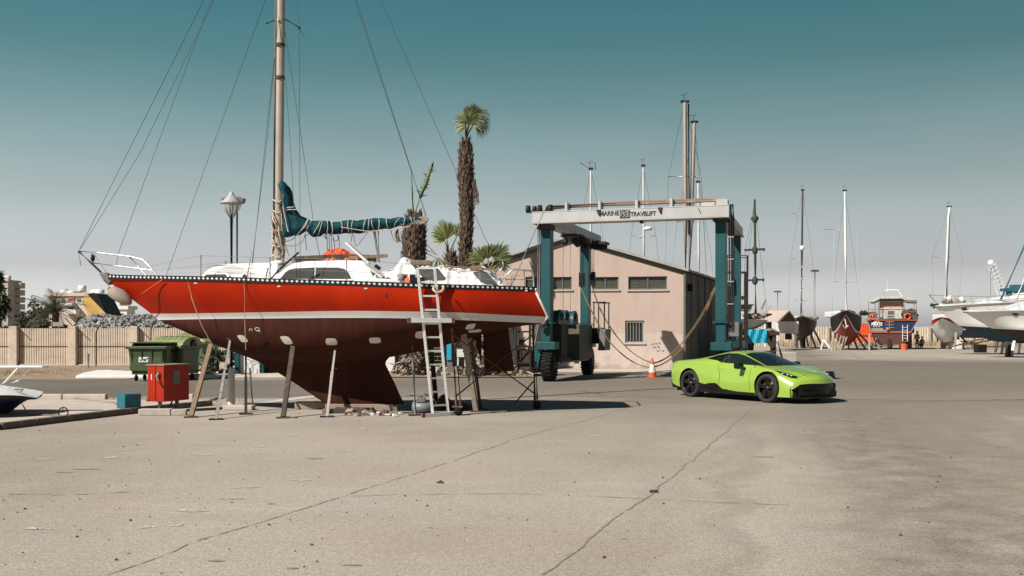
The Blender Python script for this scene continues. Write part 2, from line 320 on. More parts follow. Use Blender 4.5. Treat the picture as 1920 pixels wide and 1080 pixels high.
# ------------------------------------------------------------------ ground
def ground_mat(name, base, dark, asphalt=None, lo=None, fray=None):
    """weathered paving: large tonal drifts, stains, aggregate speckle, all in metres"""
    m = bpy.data.materials.new(name); m.use_nodes = True; n = m.node_tree.nodes; l = m.node_tree.links; b = n["Principled BSDF"]
    b.inputs["Specular IOR Level"].default_value = .25
    g = n.new("ShaderNodeNewGeometry"); pos = g.outputs["Position"]
    def nz(scale, det=5, rough=.6, stretch=None, w=None):
        s = pos
        if stretch:
            mp = n.new("ShaderNodeMapping"); mp.inputs["Scale"].default_value = stretch; l.new(pos, mp.inputs[0]); s = mp.outputs[0]
        t = n.new("ShaderNodeTexNoise"); t.inputs["Scale"].default_value = scale; t.inputs["Detail"].default_value = det; t.inputs["Roughness"].default_value = rough
        l.new(s, t.inputs["Vector"]); return t.outputs[0]
    def rng(s, a, c, lo=0., hi=1.):
        t = n.new("ShaderNodeMapRange"); t.inputs[1].default_value = a; t.inputs[2].default_value = c; t.inputs[3].default_value = lo; t.inputs[4].default_value = hi
        l.new(s, t.inputs[0]); return t.outputs[0]
    def mix(f, a, c, mode='MIX'):
        t = n.new("ShaderNodeMix"); t.data_type = 'RGBA'; t.blend_type = mode
        for s, k in ((f, "Factor"), (a, "A"), (c, "B")):
            if hasattr(s, 'links'): l.new(s, t.inputs[k])
            else: t.inputs[k].default_value = s if k == "Factor" else (*s, 1)
        return t.outputs["Result"]
    def math_(op, a, c):
        t = n.new("ShaderNodeMath"); t.operation = op
        for s, i in ((a, 0), (c, 1)):
            if hasattr(s, 'links'): l.new(s, t.inputs[i])
            else: t.inputs[i].default_value = s
        return t.outputs[0]
    c = mix(rng(nz(.22, 6), .38, .66), base, dark)
    c = mix(math_('MULTIPLY', rng(nz(.55, 7, .7, (.6, 1.3, 1)), .42, .66), .55), c, [base[0]*.93, base[1]*.985, base[2]*1.04])
    c = mix(math_('MULTIPLY', rng(nz(1.4, 7, .72, (.35, 1.5, 1)), .54, .74), .5), c, [base[0]*.86, base[1]*.78, base[2]*.72])
    c = mix(math_('MULTIPLY', rng(nz(.09, 8, .7, (1.0, .35, 1)), .50, .66), .55), c, [x*.70 for x in dark])
    c = mix(math_('MULTIPLY', rng(nz(.9, 8, .72, (.5, 1.6, 1)), .56, .76), .5), c, [x*1.28 for x in base])
    if asphalt:
        sp = n.new("ShaderNodeSeparateXYZ"); l.new(pos, sp.inputs[0])
        yy = math_('ADD', sp.outputs["Y"], rng(nz(.22, 6, .65), .2, .8, -3.5, 3.5))
        xx = math_('ADD', sp.outputs["X"], rng(nz(.3, 6), .2, .8, -2.5, 2.5))
        a = math_('MULTIPLY', rng(yy, 11., 26.), rng(yy, 62., 54.)); a = math_('MULTIPLY', a, rng(xx, -6.5, 3.5))
        c = mix(math_('MULTIPLY', a, .82), c, asphalt)
        # tyre polished lane running out of the right foreground
        lane = math_('ADD', sp.outputs["X"], math_('MULTIPLY', sp.outputs["Y"], -.27)); lane = math_('ADD', lane, rng(nz(.5, 6), .2, .8, -.6, .6))
        ln = math_('MULTIPLY', rng(lane, .0, 1.2), rng(lane, 4.6, 1.8))
        c = mix(math_('MULTIPLY', math_('MULTIPLY', ln, .92), rng(nz(2.2, 6), .25, .62)), c, [x*.62 for x in dark])
        lv = n.new("ShaderNodeCombineXYZ"); l.new(math_('MULTIPLY', lane, 1.7), lv.inputs[0]); l.new(math_('MULTIPLY', sp.outputs["Y"], .05), lv.inputs[1])
        tn = n.new("ShaderNodeTexNoise"); tn.inputs["Scale"].default_value = 1.0; tn.inputs["Detail"].default_value = 5; l.new(lv.outputs[0], tn.inputs["Vector"])
        wide = math_('MULTIPLY', rng(lane, -3.2, .5), rng(lane, 9., 4.))
        c = mix(math_('MULTIPLY', math_('MULTIPLY', wide, .55), rng(tn.outputs[0], .48, .66)), c, [x*.66 for x in dark])
        c = mix(math_('MULTIPLY', math_('MULTIPLY', ln, .7), rng(nz(22, 5, .75), .50, .66)), c, [x*.50 for x in dark])
        # spill of blue paint on the far asphalt
        bx = n.new("ShaderNodeVectorMath"); bx.operation = 'SUBTRACT'; l.new(pos, bx.inputs[0]); bx.inputs[1].default_value = (15.0, 45.2, 0)
        bs_ = n.new("ShaderNodeVectorMath"); bs_.operation = 'MULTIPLY'; l.new(bx.outputs[0], bs_.inputs[0]); bs_.inputs[1].default_value = (.62, .30, 0)
        bl = n.new("ShaderNodeVectorMath"); bl.operation = 'LENGTH'; l.new(bs_.outputs[0], bl.inputs[0])
        bd = math_('ADD', bl.outputs["Value"], rng(nz(.7, 6), .2, .8, -.45, .45))
        c = mix(rng(bd, 1.0, .3, 0, .8), c, (.05, .16, .26))
    if fray:       # the surfacing is worn through to the yard tone along its near edge, and dustier to the right
        sp = n.new("ShaderNodeSeparateXYZ"); l.new(pos, sp.inputs[0])
        yy = math_('ADD', sp.outputs["Y"], rng(nz(.22, 6, .65), .2, .8, -3., 3.)); f = math_('MULTIPLY', rng(yy, 31., 22.5), rng(sp.outputs["X"], -8.5, -1.))
        c = mix(math_('MULTIPLY', f, .85), c, fray)
        c = mix(math_('MULTIPLY', rng(sp.outputs["X"], -7., 0.), .40), c, [x*.80 for x in fray])
    sp_ = rng(nz(52, 4, .85), .32, .68, .40, 1.62); c = mix(1.0, c, sp_, 'MULTIPLY')
    sp2 = rng(nz(16, 5, .7), .30, .70, .82, 1.16); c = mix(1.0, c, sp2, 'MULTIPLY')
    l.new(c, b.inputs["Base Color"]); b.inputs["Roughness"].default_value = .9
    bp = n.new("ShaderNodeBump"); bp.inputs["Strength"].default_value = .55; bp.inputs["Distance"].default_value = .006
    l.new(nz(60, 4, .7), bp.inputs["Height"]); l.new(bp.outputs[0], b.inputs["Normal"])
    return m
M['yard'] = ground_mat('yard_paving', (.380,.331,.276), (.310,.264,.213), (.165,.141,.114))
M['asph'] = ground_mat('road_asphalt', (.165,.146,.120), (.128,.112,.092), fray=(.275,.238,.195))
m_ = MB(); xs = [-900, -60, -30, -15, 0, 15, 30, 60, 900]; ys = [-40, 5, 12, 20, 30, 45, 70, 120, 1500]
m_.grid([[V(x, y, 0) for x in xs] for y in ys], smooth=False); struct(m_.build('ground', M['yard']))
# the road that passes behind the red yacht: the far edge is straight, the near one is frayed where it meets the yard
def ribbon(name, near, far, z, m):
    b = MB(); b.grid([[V(*p, z) for p in near], [V(*p, z) for p in far]], smooth=False); return struct(b.build(name, m))
rx = [-60 + i*.5 for i in range(113)]
rx = [-60 + i*.5 for i in range(221)]
near = [(x, interp([(-60,24.7),(-7,24.7),(0,25.4),(6,25.2),(10,23.9),(26,23.8),(50,23.8)], x) + .10*math.sin(x*1.3) + rnd.uniform(-.06, .06)) for x in rx]
far = [(x, interp([(-60,34.2),(-9,34.2),(7,37.4),(12,56.5),(20,57),(25.5,53),(30,47),(50,38)], x) + .05*math.sin(x)) for x in rx]
ribbon('road', near, far, .004, M['asph'])
b = MB(); b.grid([[V(*G(470,757)[:2], .008), V(*G(556,745)[:2], .008), V(*G(640,737)[:2], .008)], [V(*G(500,757)[:2], .008), V(*G(580,746.5)[:2], .008), V(*G(650,738.5)[:2], .008)]], smooth=False)
struct(b.build('road_marking', M['wear']))
# dry verge between road and fence, and the verge between road and parking pad
b = MB(); rows = []
for j, y in enumerate((34.1, 35.2, 37, 40, 44.6)):
    rows.append([V(-60 + i*.6, y + rnd.uniform(-.15, .15)*(j < 1), .012 + (0 if j == 0 else .05 + .06*noise.noise(V(i*.5, j*2.1, 0)) + .10*(j > 2))) for i in range(79)])
b.grid(rows); struct(b.build('verge_ground', M['dirt']))
b = MB(); rows = []
for j, y in enumerate((22.75, 23.4, 24.2, 24.85)):
    rows.append([V(-40 + i*.45, y + (.08*math.sin(i*2.2) if j in (0, 3) else 0), .010 + (.04 + .03*noise.noise(V(i*.8, j*3.1, 5)) if j in (1, 2) else 0)) for i in range(int((33.6)/.45))])
b.grid(rows); struct(b.build('verge_ground', M['dirt']))
# raised parking pad on the left with its dark kerb
kp = [(-11.5, 13.2), (-8.62, 16.75), (-8.2, 18.3), (-7.72, 19.9), (-7.35, 21.0), (-6.75, 22.3)]
b = MB(); b.grid([[V(-40, y, .10) for x, y in kp], [V(x-.12, y, .10) for x, y in kp]], smooth=False)
b.add([V(-40, 22.3, .10), V(-6.87, 22.3, .10), V(-6.87, 22.75, .10), V(-40, 22.75, .10)], [(0,1,2,3)]); struct(b.build('pavement', M['pad']))
b = MB()
for (x0, y0), (x1, y1) in zip(kp, kp[1:]):
    n_ = max(1, round(math.dist((x0,y0),(x1,y1))/.9))
    for k in range(n_):
        p = V(x0+(x1-x0)*k/n_, y0+(y1-y0)*k/n_, .055); q = V(x0+(x1-x0)*(k+.985)/n_, y0+(y1-y0)*(k+.985)/n_, .055); b.bar(p, q, .14, .125, up=(0,0,1))
struct(b.build('kerb', M['kerb'], bevel=.015))
b = MB()
for k in range(26):
    x = -7.3 - k*1.0; y = 22.86
    if k in (1,): continue
    b.box((x-.5, y + rnd.uniform(-.02,.02), .12), (.985, .16, .20), rnd.uniform(-.01,.01))
struct(b.build('kerb', M['pad'], bevel=.02))
# cracks in the paving (ragged, filled with dirt) and worn flecks of old paint
def crack(pts, w, nm='pavement_crack_line'):
    P = [G(*p) for p in pts]; out = []
    for a, c in zip(P, P[1:]):
        k = max(2, int((c-a).length/.10))
        out += [a + (c-a)*(i/k) for i in range(k)]
    out.append(P[-1]); L_ = []; Rr = []; off = 0
    for i, p in enumerate(out):
        d = (out[min(i+1, len(out)-1)] - out[max(i-1, 0)]).normalized(); nn = V(-d.y, d.x, 0)
        off = .8*off + rnd.uniform(-.016, .016); ww = w*1.35*(.15 + rnd.random()*1.5)
        L_.append(p + nn*(off+ww/2) + V(0,0,.004)); Rr.append(p + nn*(off-ww/2) + V(0,0,.004))
    b = MB(); i = 0
    while i < len(L_)-3:                       # crumbled: the line breaks off and starts again
        k = min(len(L_)-1, i + rnd.randrange(3, 16)); b.grid([L_[i:k+1], Rr[i:k+1]], smooth=False); i = k + rnd.choice((0,0,1,1,2,3))
    struct(b.build(nm, M['crack']))
crack([(200,1079),(310,1040),(370,1015),(455,990),(555,960),(635,932),(750,897),(850,865),(960,825),(1100,787),(1180,765)], .012)
crack([(1015,1078),(1075,1040),(1125,995),(1170,957),(1210,937),(1225,922),(1305,855),(1360,810),(1415,760)], .015)
crack([(650,931),(800,927),(960,926),(1080,930),(1200,935),(1330,942),(1480,947)], .009)
crack([(1570,752),(1600,790),(1625,815),(1637,845)], .014)
crack([(1560,755),(1640,754),(1750,752),(1830,751),(1919,749)], .06)
crack([(1690,835),(1780,850),(1850,856),(1919,858)], .010)
crack([(15,927),(120,928),(230,923),(350,919)], .016)
crack([(1900,795),(1840,775),(1790,750)], .018)
for (x, y, w_, h_) in [(70,992,34,3), (300,988,48,3), (482,837,14,2), (490,850,20,1.6), (375,853,20,1.6), (215,858,18,1.8), (245,888,8,1.4), (345,958,50,2.4), (460,915,26,2.2),
                       (1105,818,20,1.3), (545,815,13,1.4), (15,910,8,1.6), (440,935,40,1.8), (650,846,20,1.2), (690,805,18,1), (80,862,16,1.3), (560,901,22,2)]:
    b = MB()
    for q in range(5):                          # each fleck is a few torn scraps of old paint
        x1 = x + rnd.uniform(-.75, .75)*w_; w1 = w_*rnd.uniform(.12, .55); y1 = y + rnd.uniform(-1, 1)*h_*.8; h1 = h_*rnd.uniform(.25, .8); k = 12; up = []; dn = []
        for i in range(k+1):
            t = i/k; e = math.sin(math.pi*t)**.5
            up.append(G(x1 - w1 + 2*w1*t, y1 - h1*e*(.15+.85*rnd.random())) + V(0,0,.004+.0004*q)); dn.append(G(x1 - w1 + 2*w1*t, y1 + h1*e*(.15+.85*rnd.random())) + V(0,0,.004+.0004*q))
        b.grid([up, dn], smooth=False)
    struct(b.build('road_marking', M['wear']))
for (x, y, w_, h_) in [(405,1052,18,2.6), (548,1066,12,2.6), (508,945,8,1.2), (660,1060,20,2), (240,1037,5,2.5), (1430,857,22,1.4), (1170,1011,6,1), (590,860,16,1.2), (120,886,16,1.2), (160,880,30,1.2), (1700,838,10,1), (1880,838,14,1)]:
    b = MB(); k = 9; up = []; dn = []
    for i in range(k+1):
        t = i/k; e = math.sin(math.pi*t)**.5
        up.append(G(x - w_ + 2*w_*t, y - h_*e*(.5+.5*rnd.random())) + V(0,0,.004)); dn.append(G(x - w_ + 2*w_*t, y + h_*e*(.5+.5*rnd.random())) + V(0,0,.004))
    b.grid([up, dn], smooth=False); struct(b.build('ground_stain_surface', M['crack']))
b = MB()
for i in range(190):
    t = rnd.random(); y = 640 + 130 + 310*t**.8 if i > 90 else rnd.uniform(775, 1000); x = rnd.uniform(-20, 1940) if i % 3 else rnd.uniform(0, 700)
    p = G(x, y); r_ = rnd.choice((.005, .006, .007, .009, .013)); b.rock(p + V(0,0,r_*.4), r_, i)
stuff(b.build('pebbles', M['dwood'])); b = None
st = MB(); p = G(1226, 924); st.box(p + V(0,0,.015), (.09,.035,.03), .2); single(st, 'stone', M['dwood'], 'small dark brown stone lying on the long crack in the foreground paving', 'stone', bevel=.008)
st = MB(); p = G(826, 906); st.rock(p + V(0,0,.008), .05, 5, (1,.5,.3)); single(st, 'stone', M['dwood'], 'flat brown scrap on the pale paving left of the foreground crack', 'stone')

# ------------------------------------------------------------------ concrete fence on the left
YF = 44.0
def fpx(px): return (px-960)*YF/F
posts = [-88, 28, 138, 253, 365]; fz = 1.80
for i, (a, c) in enumerate(zip(posts, posts[1:] + [437])):
    xa, xb = fpx(a), fpx(c)
    t = thing('concrete_fence', ((xa+xb)/2, YF, 0), '', 'fence', group='concrete fence bays')
    t['label'] = ['ribbed tan concrete fence bay behind the dark overhanging tree at the left edge', 'ribbed tan concrete fence bay left of the bent iron pole, below the palm', 'ribbed tan concrete fence bay with a dark bent iron pole standing before it',
                  'ribbed tan concrete fence bay directly behind the open green bin', 'ribbed tan concrete fence bay with a round shadow, right of the lidded bins'][i]
    b = MB(); n_ = int((xb-xa-.36)/.102)
    rows = [[], [], [], []]
    x0 = xa + .20
    for k in range(n_+1):
        x = x0 + k*(xb-xa-.36)/n_; w_ = (xb-xa-.36)/n_
        for (dx, dy) in ((0, .05), (.16, .05), (.22, 0), (.94, 0)):
            for j, z in enumerate((.22, .985, 1.0, fz)):
                rows[j].append(V(x + dx*w_, YF + dy - (.004 if j in (2,3) else 0), z))
    b.grid(rows, smooth=False); b.box(((xa+xb)/2+.02, YF+.10, 1.0), (xb-xa-.34, .06, 1.56))
    b.build('panel', M['fence'], t)
    b = MB(); b.box(((xa+xb)/2+.02, YF-.004, .995), (xb-xa-.37, .012, .045)); b.build('joint', M['dwood'], t)
    b = MB(); b.box((xa, YF-.04, .93), (.36 if a > 0 else .3, .34, 1.86 + .06)); b.build('post', M['fence'], t, bevel=.02)
    b = MB(); b.box(((xa+xb)/2, YF-.02, .11), (xb-xa-.37, .20, .22)); b.build('plinth', M['conc'], t, bevel=.02)
    if 0 < a < 300 or a == 365:
        b = MB(); p = V(xa, YF, 1.86); s_ = (.9 if a != 28 else .5)
        b.bar(p, p + V(.36, -.1, .42), .035, .035); b.bar(p, p + V(-.42 if a != 28 else -.05, .1, .40), .035, .035); b.bar(p + V(.12,-.16,.02), p + V(.42,-.3,-.22), .03, .03)
        b.build('bracket', M['dsteel'], t)
for (px, top, lab) in ((180, 618, 'dark iron fence pole with bent top, left of the green bins'), (283, 612, 'dark iron fence pole with bent top rising behind the open green bin')):
    x = (px-960)*42.5/F; b = MB(); z = 1.65 + (622-top)*42.5/F
    b.tube([V(x, 42.5, 0), V(x, 42.5, z-.15), V(x+.05, 42.5, z), V(x+.27, 42.4, z+.28)], .028, 6)
    single(b, 'fence_pole', M['dsteel'], lab, 'pole', 'bent fence poles', base=V(x, 42.5, 0))
b = MB(); x = (166-960)*41/F; b.tube([V(x,41,0), V(x,41,.75)], .025, 6); single(b, 'marker_post', M['steel'], 'short thin grey stake in the dry verge before the fence', 'post')
# white painted pad under the bins
b = MB(); b.prism([G(142,711)[:2], G(155,705)[:2], G(195,697)[:2], (fpx(285)*.93, 39.5), (-10.3, 39.5), (-10.3, 34.9)], .0, .13, 'z'); o = struct(b.build('pavement', M['whitewash'], bevel=.04))
b = MB(); b.prism([(-10.25, 34.9), (-10.25, 38.6), (-6.0, 38.6), (-5.2, 36.4), (-5.4, 35.0)], .0, .11, 'z'); struct(b.build('pavement', M['pad'], bevel=.04))
# dry weeds along the verge
def tufts(name, spots, m, h, n_, sp=.25):
    b = MB()
    for (x, y) in spots:
        for k in range(n_):
            a = rnd.uniform(0, 6.28); p = V(x + rnd.gauss(0, sp), y + rnd.gauss(0, sp), .03); hh = h*rnd.uniform(.4, 1.2); l_ = rnd.uniform(.2, .8)*hh
            q = p + V(math.cos(a)*l_, math.sin(a)*l_, hh); w_ = V(-math.sin(a), math.cos(a), 0)*.014
            b.add([p-w_, p+w_, q], [(0,1,2)])
    return stuff(b.build(name, m))
tufts('dry_weeds', [(fpx(rnd.uniform(-10, 150))*.9, rnd.uniform(36.5, 42)) for k in range(70)] + [(fpx(rnd.uniform(150, 430)), rnd.uniform(42.5, 43.6)) for k in range(40)] + [(rnd.uniform(-15, -6), rnd.uniform(23, 24.4)) for k in range(0)], M['grass'], .17, 22)
tufts('dry_weeds', [(rnd.uniform(-15, -6), rnd.uniform(23, 24.4)) for k in range(16)], M['grass'], .075, 24, .2)
tufts('dry_weeds', [(G(rnd.uniform(225, 275), 772)[0], G(0, 772)[1]) for k in range(5)] + [(G(rnd.uniform(60, 300), 0+790)[0]*1.0-1.2, 19.5) for k in range(0)], M['grass'], .07, 20, .1)

# ------------------------------------------------------------------ wheeled refuse bins
def make_bin(loc, rz, label, openlid, decal):
    t = thing('refuse_bin', loc, label, 'refuse bin', rz, 'green wheeled refuse bins'); m = MTX[t.name]
    def T(p): return m @ Vector(p)
    w1, d1, w2, d2, z0, z1 = 1.18, .78, 1.36, 1.02, .22, 1.12
    b = MB(); rings = []
    for k, z in enumerate((z0, .3, .9, z1)):
        f_ = (z-z0)/(z1-z0); w_ = w1+(w2-w1)*f_; d_ = d1+(d2-d1)*f_
        rings.append([T((x*w_/2, y*d_/2, z)) for x, y in ((-1,-.86),(-.9,-1),(.9,-1),(1,-.86),(1,.86),(.9,1),(-.9,1),(-1,.86))])
    b.loft(rings, False, False); b.add(rings[0], [tuple(range(8))]); b.loft([[p + (T((0,0,0))-p)*.0 for p in rings[2]]] and [[T((x*w2/2*.94, y*d2/2*.92, z)) for x, y in ((-1,-.86),(-.9,-1),(.9,-1),(1,-.86),(1,.86),(.9,1),(-.9,1),(-1,.86))] for z in (.35, z1)], False, False)
    for x in (-.42, -.14, .14, .42): b.bar(T((x*w1, -d1/2-.03, .3)), T((x*w1*1.1, -d2/2-.005, 1.02)), .03, .03)
    b.build('body', M['bin'], t)
    b = MB()
    for (x0, y0, x1, y1) in ((-.7,-.54,.7,-.54), (-.7,.54,.7,.54), (-.7,-.54,-.7,.54), (.7,-.54,.7,.54)): b.bar(T((x0,y0,z1)), T((x1,y1,z1)), .07, .09, up=(0,0,1))
    b.build('rim', M['bin'], t, bevel=.012)
    b = MB(); n_ = 10
    if openlid:
        rows = [[T((x, .50 - .16*math.sin(k/n_*3.14), z1 + .02 + k/n_*.14)) for k in range(n_+1)] for x in (-.7, .7)]
        b.grid(rows); b.box(T((0, .47, z1+.16)), (1.42, .12, .05), rz); b.box(T((0,.10,z1+.16)), (1.42,.7,.03), rz)
        for sx in (-.7,.7): b.box(T((sx,.2,z1+.06)), (.04,.5,.16), rz)
    else:
        prof = [(-.54, z1+.03), (-.50, z1+.13), (-.36, z1+.25), (-.14, z1+.34), (.12, z1+.36), (.36, z1+.30), (.52, z1+.14), (.55, z1+.03)]
        b.loft([[T((x, y, z)) for y, z in prof] for x in (-.70, .70)], False)
        for x in (-.46, -.23, 0, .23, .46): b.tube([T((x, y, z+.003)) for y, z in prof[1:-1]], .018, 5)
        b.bar(T((-.7,-.56,z1+.05)), T((.7,-.56,z1+.05)), .05, .07, up=(0,0,1))
    b.build('lid', M['binlid'] if not openlid else M['bin'], t, bevel=0 if openlid else .02)
    for sx in (-1, 1):
        b = MB(); b.lathe([(.17, 0), (.17, .02), (.09, .025)], T((sx*.70, .05, z1-.02 + (.12 if not openlid else 0))), 14, m.to_3x3() @ V(sx, 0, 0)); b.build('hinge_disc', M['black'], t)
    for x, y in ((-.46,-.3), (.46,-.3), (-.46,.3), (.46,.3)):
        b = MB(); b.lathe([(.04,-.03), (.1,-.025), (.1,.025), (.04,.03)], T((x, y, .10)), 14, m.to_3x3() @ V(1,0,0)); b.bar(T((x, y, .1)), T((x, y, .24)), .05, .04); b.build('castor', M['rubber'], t)
    if decal:
        b = MB(); b.box(T((-.12, -.476, .72)), (.33, .012, .17), rz, (m.to_3x3() @ Matrix.Rotation(R(-8), 3, 'X'))); b.build('sticker', M['dash'], t)
        b = MB()
        for k, (x, z, w_, h_) in enumerate(((-.24,.71,.02,.1), (-.20,.69,.05,.03), (-.14,.73,.03,.05), (-.06,.72,.09,.07), (.01,.76,.04,.04), (-.10,.67,.16,.012))): b.box(T((x, -.486-.0005*k, z)), (w_, .006, h_), rz, m.to_3x3() @ Matrix.Rotation(R(-8), 3, 'X'))
        b.build('print', M['txtd'], t)
    return t
make_bin((*G(288,714)[:2], .004), R(-6), 'open green wheeled bin with white sticker, leftmost of the bins', True, True)
make_bin((*G(329,712)[:2], .004), R(-20), 'green wheeled bin with closed pale domed lid beside the open bin', False, False)
make_bin((-12.1, 38.3, .12), R(-14), 'green wheeled bin with closed domed lid, farthest back against the fence', False, False)
# ------------------------------------------------------------------ things beyond the fence on the left
def blockhouse(name, x0, x1, top, base, Y, depth, m, wins, label, extras=None, rz=0):
    a, c = W(x0, base, Y), W(x1, top, Y); t = thing(name, ((a.x+c.x)/2, Y, 0), label, 'building')
    w_ = c.x-a.x; zt = c.z
    b = MB(); b.box(((a.x+c.x)/2, Y+depth/2, zt/2), (w_, depth, zt)); b.build('wall', m, t)
    b = MB(); b.box(((a.x+c.x)/2, Y+depth/2, zt+.25), (w_+.5, depth+.5, .5)); b.build('roof', m, t)
    for (wx, wy, ww, wh) in wins:
        p = W(wx, wy, Y); s_ = Y/F; o = None
        b = MB(); b.box((p.x, Y-.03, p.z), (ww*s_, .12, wh*s_)); b.build('window', M['win'], t)
    if extras: extras(t, Y)
    return t
def ex_tower(t, Y):
    for k in range(7):
        p = W(15, 534+k*13.5, Y); b = MB(); b.box((p.x+.7, Y+5.0, p.z), (1.5, 2.4, 1.5)); b.build('balcony', M['bld2'], t)
    p = W(10, 524, Y); b = MB(); b.lathe([(.1,0),(.9,0),(.9,2.2),(.1,2.2)], p + V(-1.5,4,-1), 10); b.build('water_tank', M['bld3'], t)
blockhouse('apartment_tower', -45, 15, 528, 620, 260, 6.4, M['bld2'], [(x, 543+14*k, 4, 6) for k in range(6) for x in (-12, 2, 9)], 'tall grey apartment tower at the far left edge behind the tree', ex_tower)
def tanks(lst, Y):
    def f(t, _):
        for (px, py, r_) in lst:
            p = W(px, py, Y); b = MB(); b.lathe([(.05,-r_),(r_,-r_),(r_,r_*.8),(.05,r_)], p + V(0,3,0), 10); b.build('water_tank', M['bld3'], t)
            b = MB(); b.box(p + V(0,1.6,-r_*.8-.4), (r_*1.4, r_*1.2, .8)); b.build('tank_stand', M['win'], t)
    return f
def ex_flats(t, Y):
    tanks([(106,550,.65), (117,551,.65), (138,540,.6), (137,551,.5)], Y)(t, Y)
    a = W(128, 556, Y); c = W(140, 570, Y); b = MB(); b.box(((a.x+c.x)/2, Y-.05, (a.z+c.z)/2), (c.x-a.x, .16, a.z-c.z)); b.build('wall_panel', mat('far_brown', (.26,.15,.10), .9), t)
    for (x0, x1, y0, y1) in ((120,143,569,573), (127,150,580,589)):
        a = W(x0, y0, Y); c = W(x1, y1, Y); b = MB(); b.box(((a.x+c.x)/2, Y-.7, (a.z+c.z)/2), (c.x-a.x, 1.4, a.z-c.z)); b.build('balcony', M['bld3'], t)
blockhouse('apartment_block', 92, 168, 555, 622, 150, 3.2, M['bld1'], [(119,564,6,6), (148,563,7,5), (100,565,5,6), (112,578,6,6), (135,577,5,5), (158,566,5,6)], 'beige apartment block with brown panel and roof tanks behind the palm', ex_flats)
blockhouse('apartment_block', 182, 204, 556, 622, 170, 4, M['bld2'], [(200,565,7,5), (190,566,4,5)], 'grey apartment block behind the raised tipper body', tanks([(163,549,.7), (173,549,.8)], 170))
blockhouse('white_house', 203, 224, 560, 622, 140, 3, M['bld3'], [(215,577,6,5), (207,566,3,6)], 'white house with square window below the yacht bow')
blockhouse('white_house', 222, 238, 580, 622, 138, 3, M['bld3'], [(229,590,4,5)], 'low white annex house right of the window under the yacht bow')
blockhouse('low_house', 66, 84, 578, 622, 160, 3, M['bld1'], [(74,583,8,4)], 'low beige house between the leafy tree and the palm')
# raised tipper body of a lorry working behind the heap
Yt = 62; t = thing('tipper_truck', tuple(W(185, 655, Yt)*1.0)[:2] + (0,), 'raised tipper body of a lorry, yellow side and black bed, behind the gravel heap', 'truck')
side = [(157,553),(163,551),(207,597),(168,597),(158,575)]; b = MB()
P = [W(x, y, Yt) for x, y in side]; b.prism([(p.x, p.z) for p in P], Yt, Yt+.14)
for k in range(4):
    f_ = .2+.2*k; b.bar(W(158+f_*0, 558+f_*20, Yt)-V(0,.04,0), W(203-f_*28, 597, Yt)-V(0,.04,0), .07, .07)
b.build('side_panel', M['yellow'], t)
b = MB(); P = [W(x, y, Yt+.2) for x, y in ((158,551),(182,550),(203,594),(207,597))]; b.prism([(p.x, p.z) for p in P], Yt+.2, Yt+2.5); b.build('bed', M['black'], t)
b = MB(); P = [W(x, y, Yt+2.5) for x, y in ((182,552),(186,556),(214,592),(203,594))]; b.prism([(p.x, p.z) for p in P], Yt+2.4, Yt+2.55); b.build('side_panel', M['grey'], t)
b = MB(); b.box((P[0].x+1.2, Yt+1.2, .75), (6, 2.2, .5)); b.build('chassis', M['dsteel'], t)
b = MB()
for dx in (-1, .3, 3.4):
    for yy in (Yt+.2, Yt+2.2): b.lathe([(.2,-.15),(.5,-.15),(.5,.15),(.2,.15)], (P[0].x+dx, yy, .5), 14, (0,1,0))
b.build('wheel', M['rubber'], t)
# gravel heap: one mass of stone
b = MB(); rows = []; nx, ny = 120, 18
for j in range(ny+1):
    r_ = []
    for i in range(nx+1):
        px = 95 + i*3.0; v = j/ny; Y = 47.5 + v*6
        ht = interp([(95,0),(122,.1),(150,1.05),(175,1.22),(230,1.2),(330,1.15),(400,1.0),(455,0)], px)*math.sin(math.pi*(.12+.76*v))**.8*1.55 + .45*(1 if 120 < px < 430 else 0)
        r_.append(V((px-960)*Y/F, Y, max(.0, ht + .16*noise.noise(V(px*.06, Y*1.1, 0)) + .12*noise.noise(V(px*.2, Y*3, 4)) + rnd.uniform(-.04,.04))*1.05))
    rows.append(r_)
b.grid(rows, smooth=False)
for k in range(2600):
    i = rnd.randrange(8, nx-4); j = rnd.randrange(1, 11); p = rows[j][i]
    if p.z > .5: b.rock(p + V(rnd.uniform(-.1,.1), rnd.uniform(-.2,.2), .0), rnd.choice((.025,.035,.045,.06,.09)), k)
stuff(b.build('gravel', M['gravel']))
# cream box/skip on the heap edge
b = MB(); p = W(109, 608, 47); b.box(p, (.45,.3,.2), .3); b.box(p - V(0,0,p.z/2+.1), (.1,.1,p.z-.1)); single(b, 'sign_board', M['bld1'], 'small cream board poking over the fence beside the gravel heap', 'board')

# ------------------------------------------------------------------ trees
def leaves(b, c, rx, ry, rz, n_, size, clumps=14, seed=0, droop=0):
    rr = random.Random(seed); cl = []
    for k in range(clumps):
        while True:
            u = V(rr.uniform(-1,1), rr.uniform(-1,1), rr.uniform(-1,1))
            if .25 < u.length < 1: break
        cl.append((V(u.x*rx, u.y*ry, u.z*rz) + c, rr.uniform(.22, .42)))
    for k in range(n_):
        o, s_ = rr.choice(cl); u = V(rr.gauss(0,1), rr.gauss(0,1), rr.gauss(0,1)).normalized()*rr.random()**.5*s_
        p = o + V(u.x*rx, u.y*ry, u.z*rz); a = V(rr.gauss(0,1), rr.gauss(0,1), rr.gauss(0,.8)-droop).normalized(); t_ = a.cross(V(rr.gauss(0,1), rr.gauss(0,1), rr.gauss(0,1))).normalized()
        L_ = size*rr.uniform(.6, 1.4); w_ = t_*L_*(.32 if not droop else .10)
        b.mi = rr.choice((0, 0, 1)); b.add([p, p + a*L_*.5 + w_, p + a*L_, p + a*L_*.5 - w_], [(0,1,2,3)], False)
    return cl
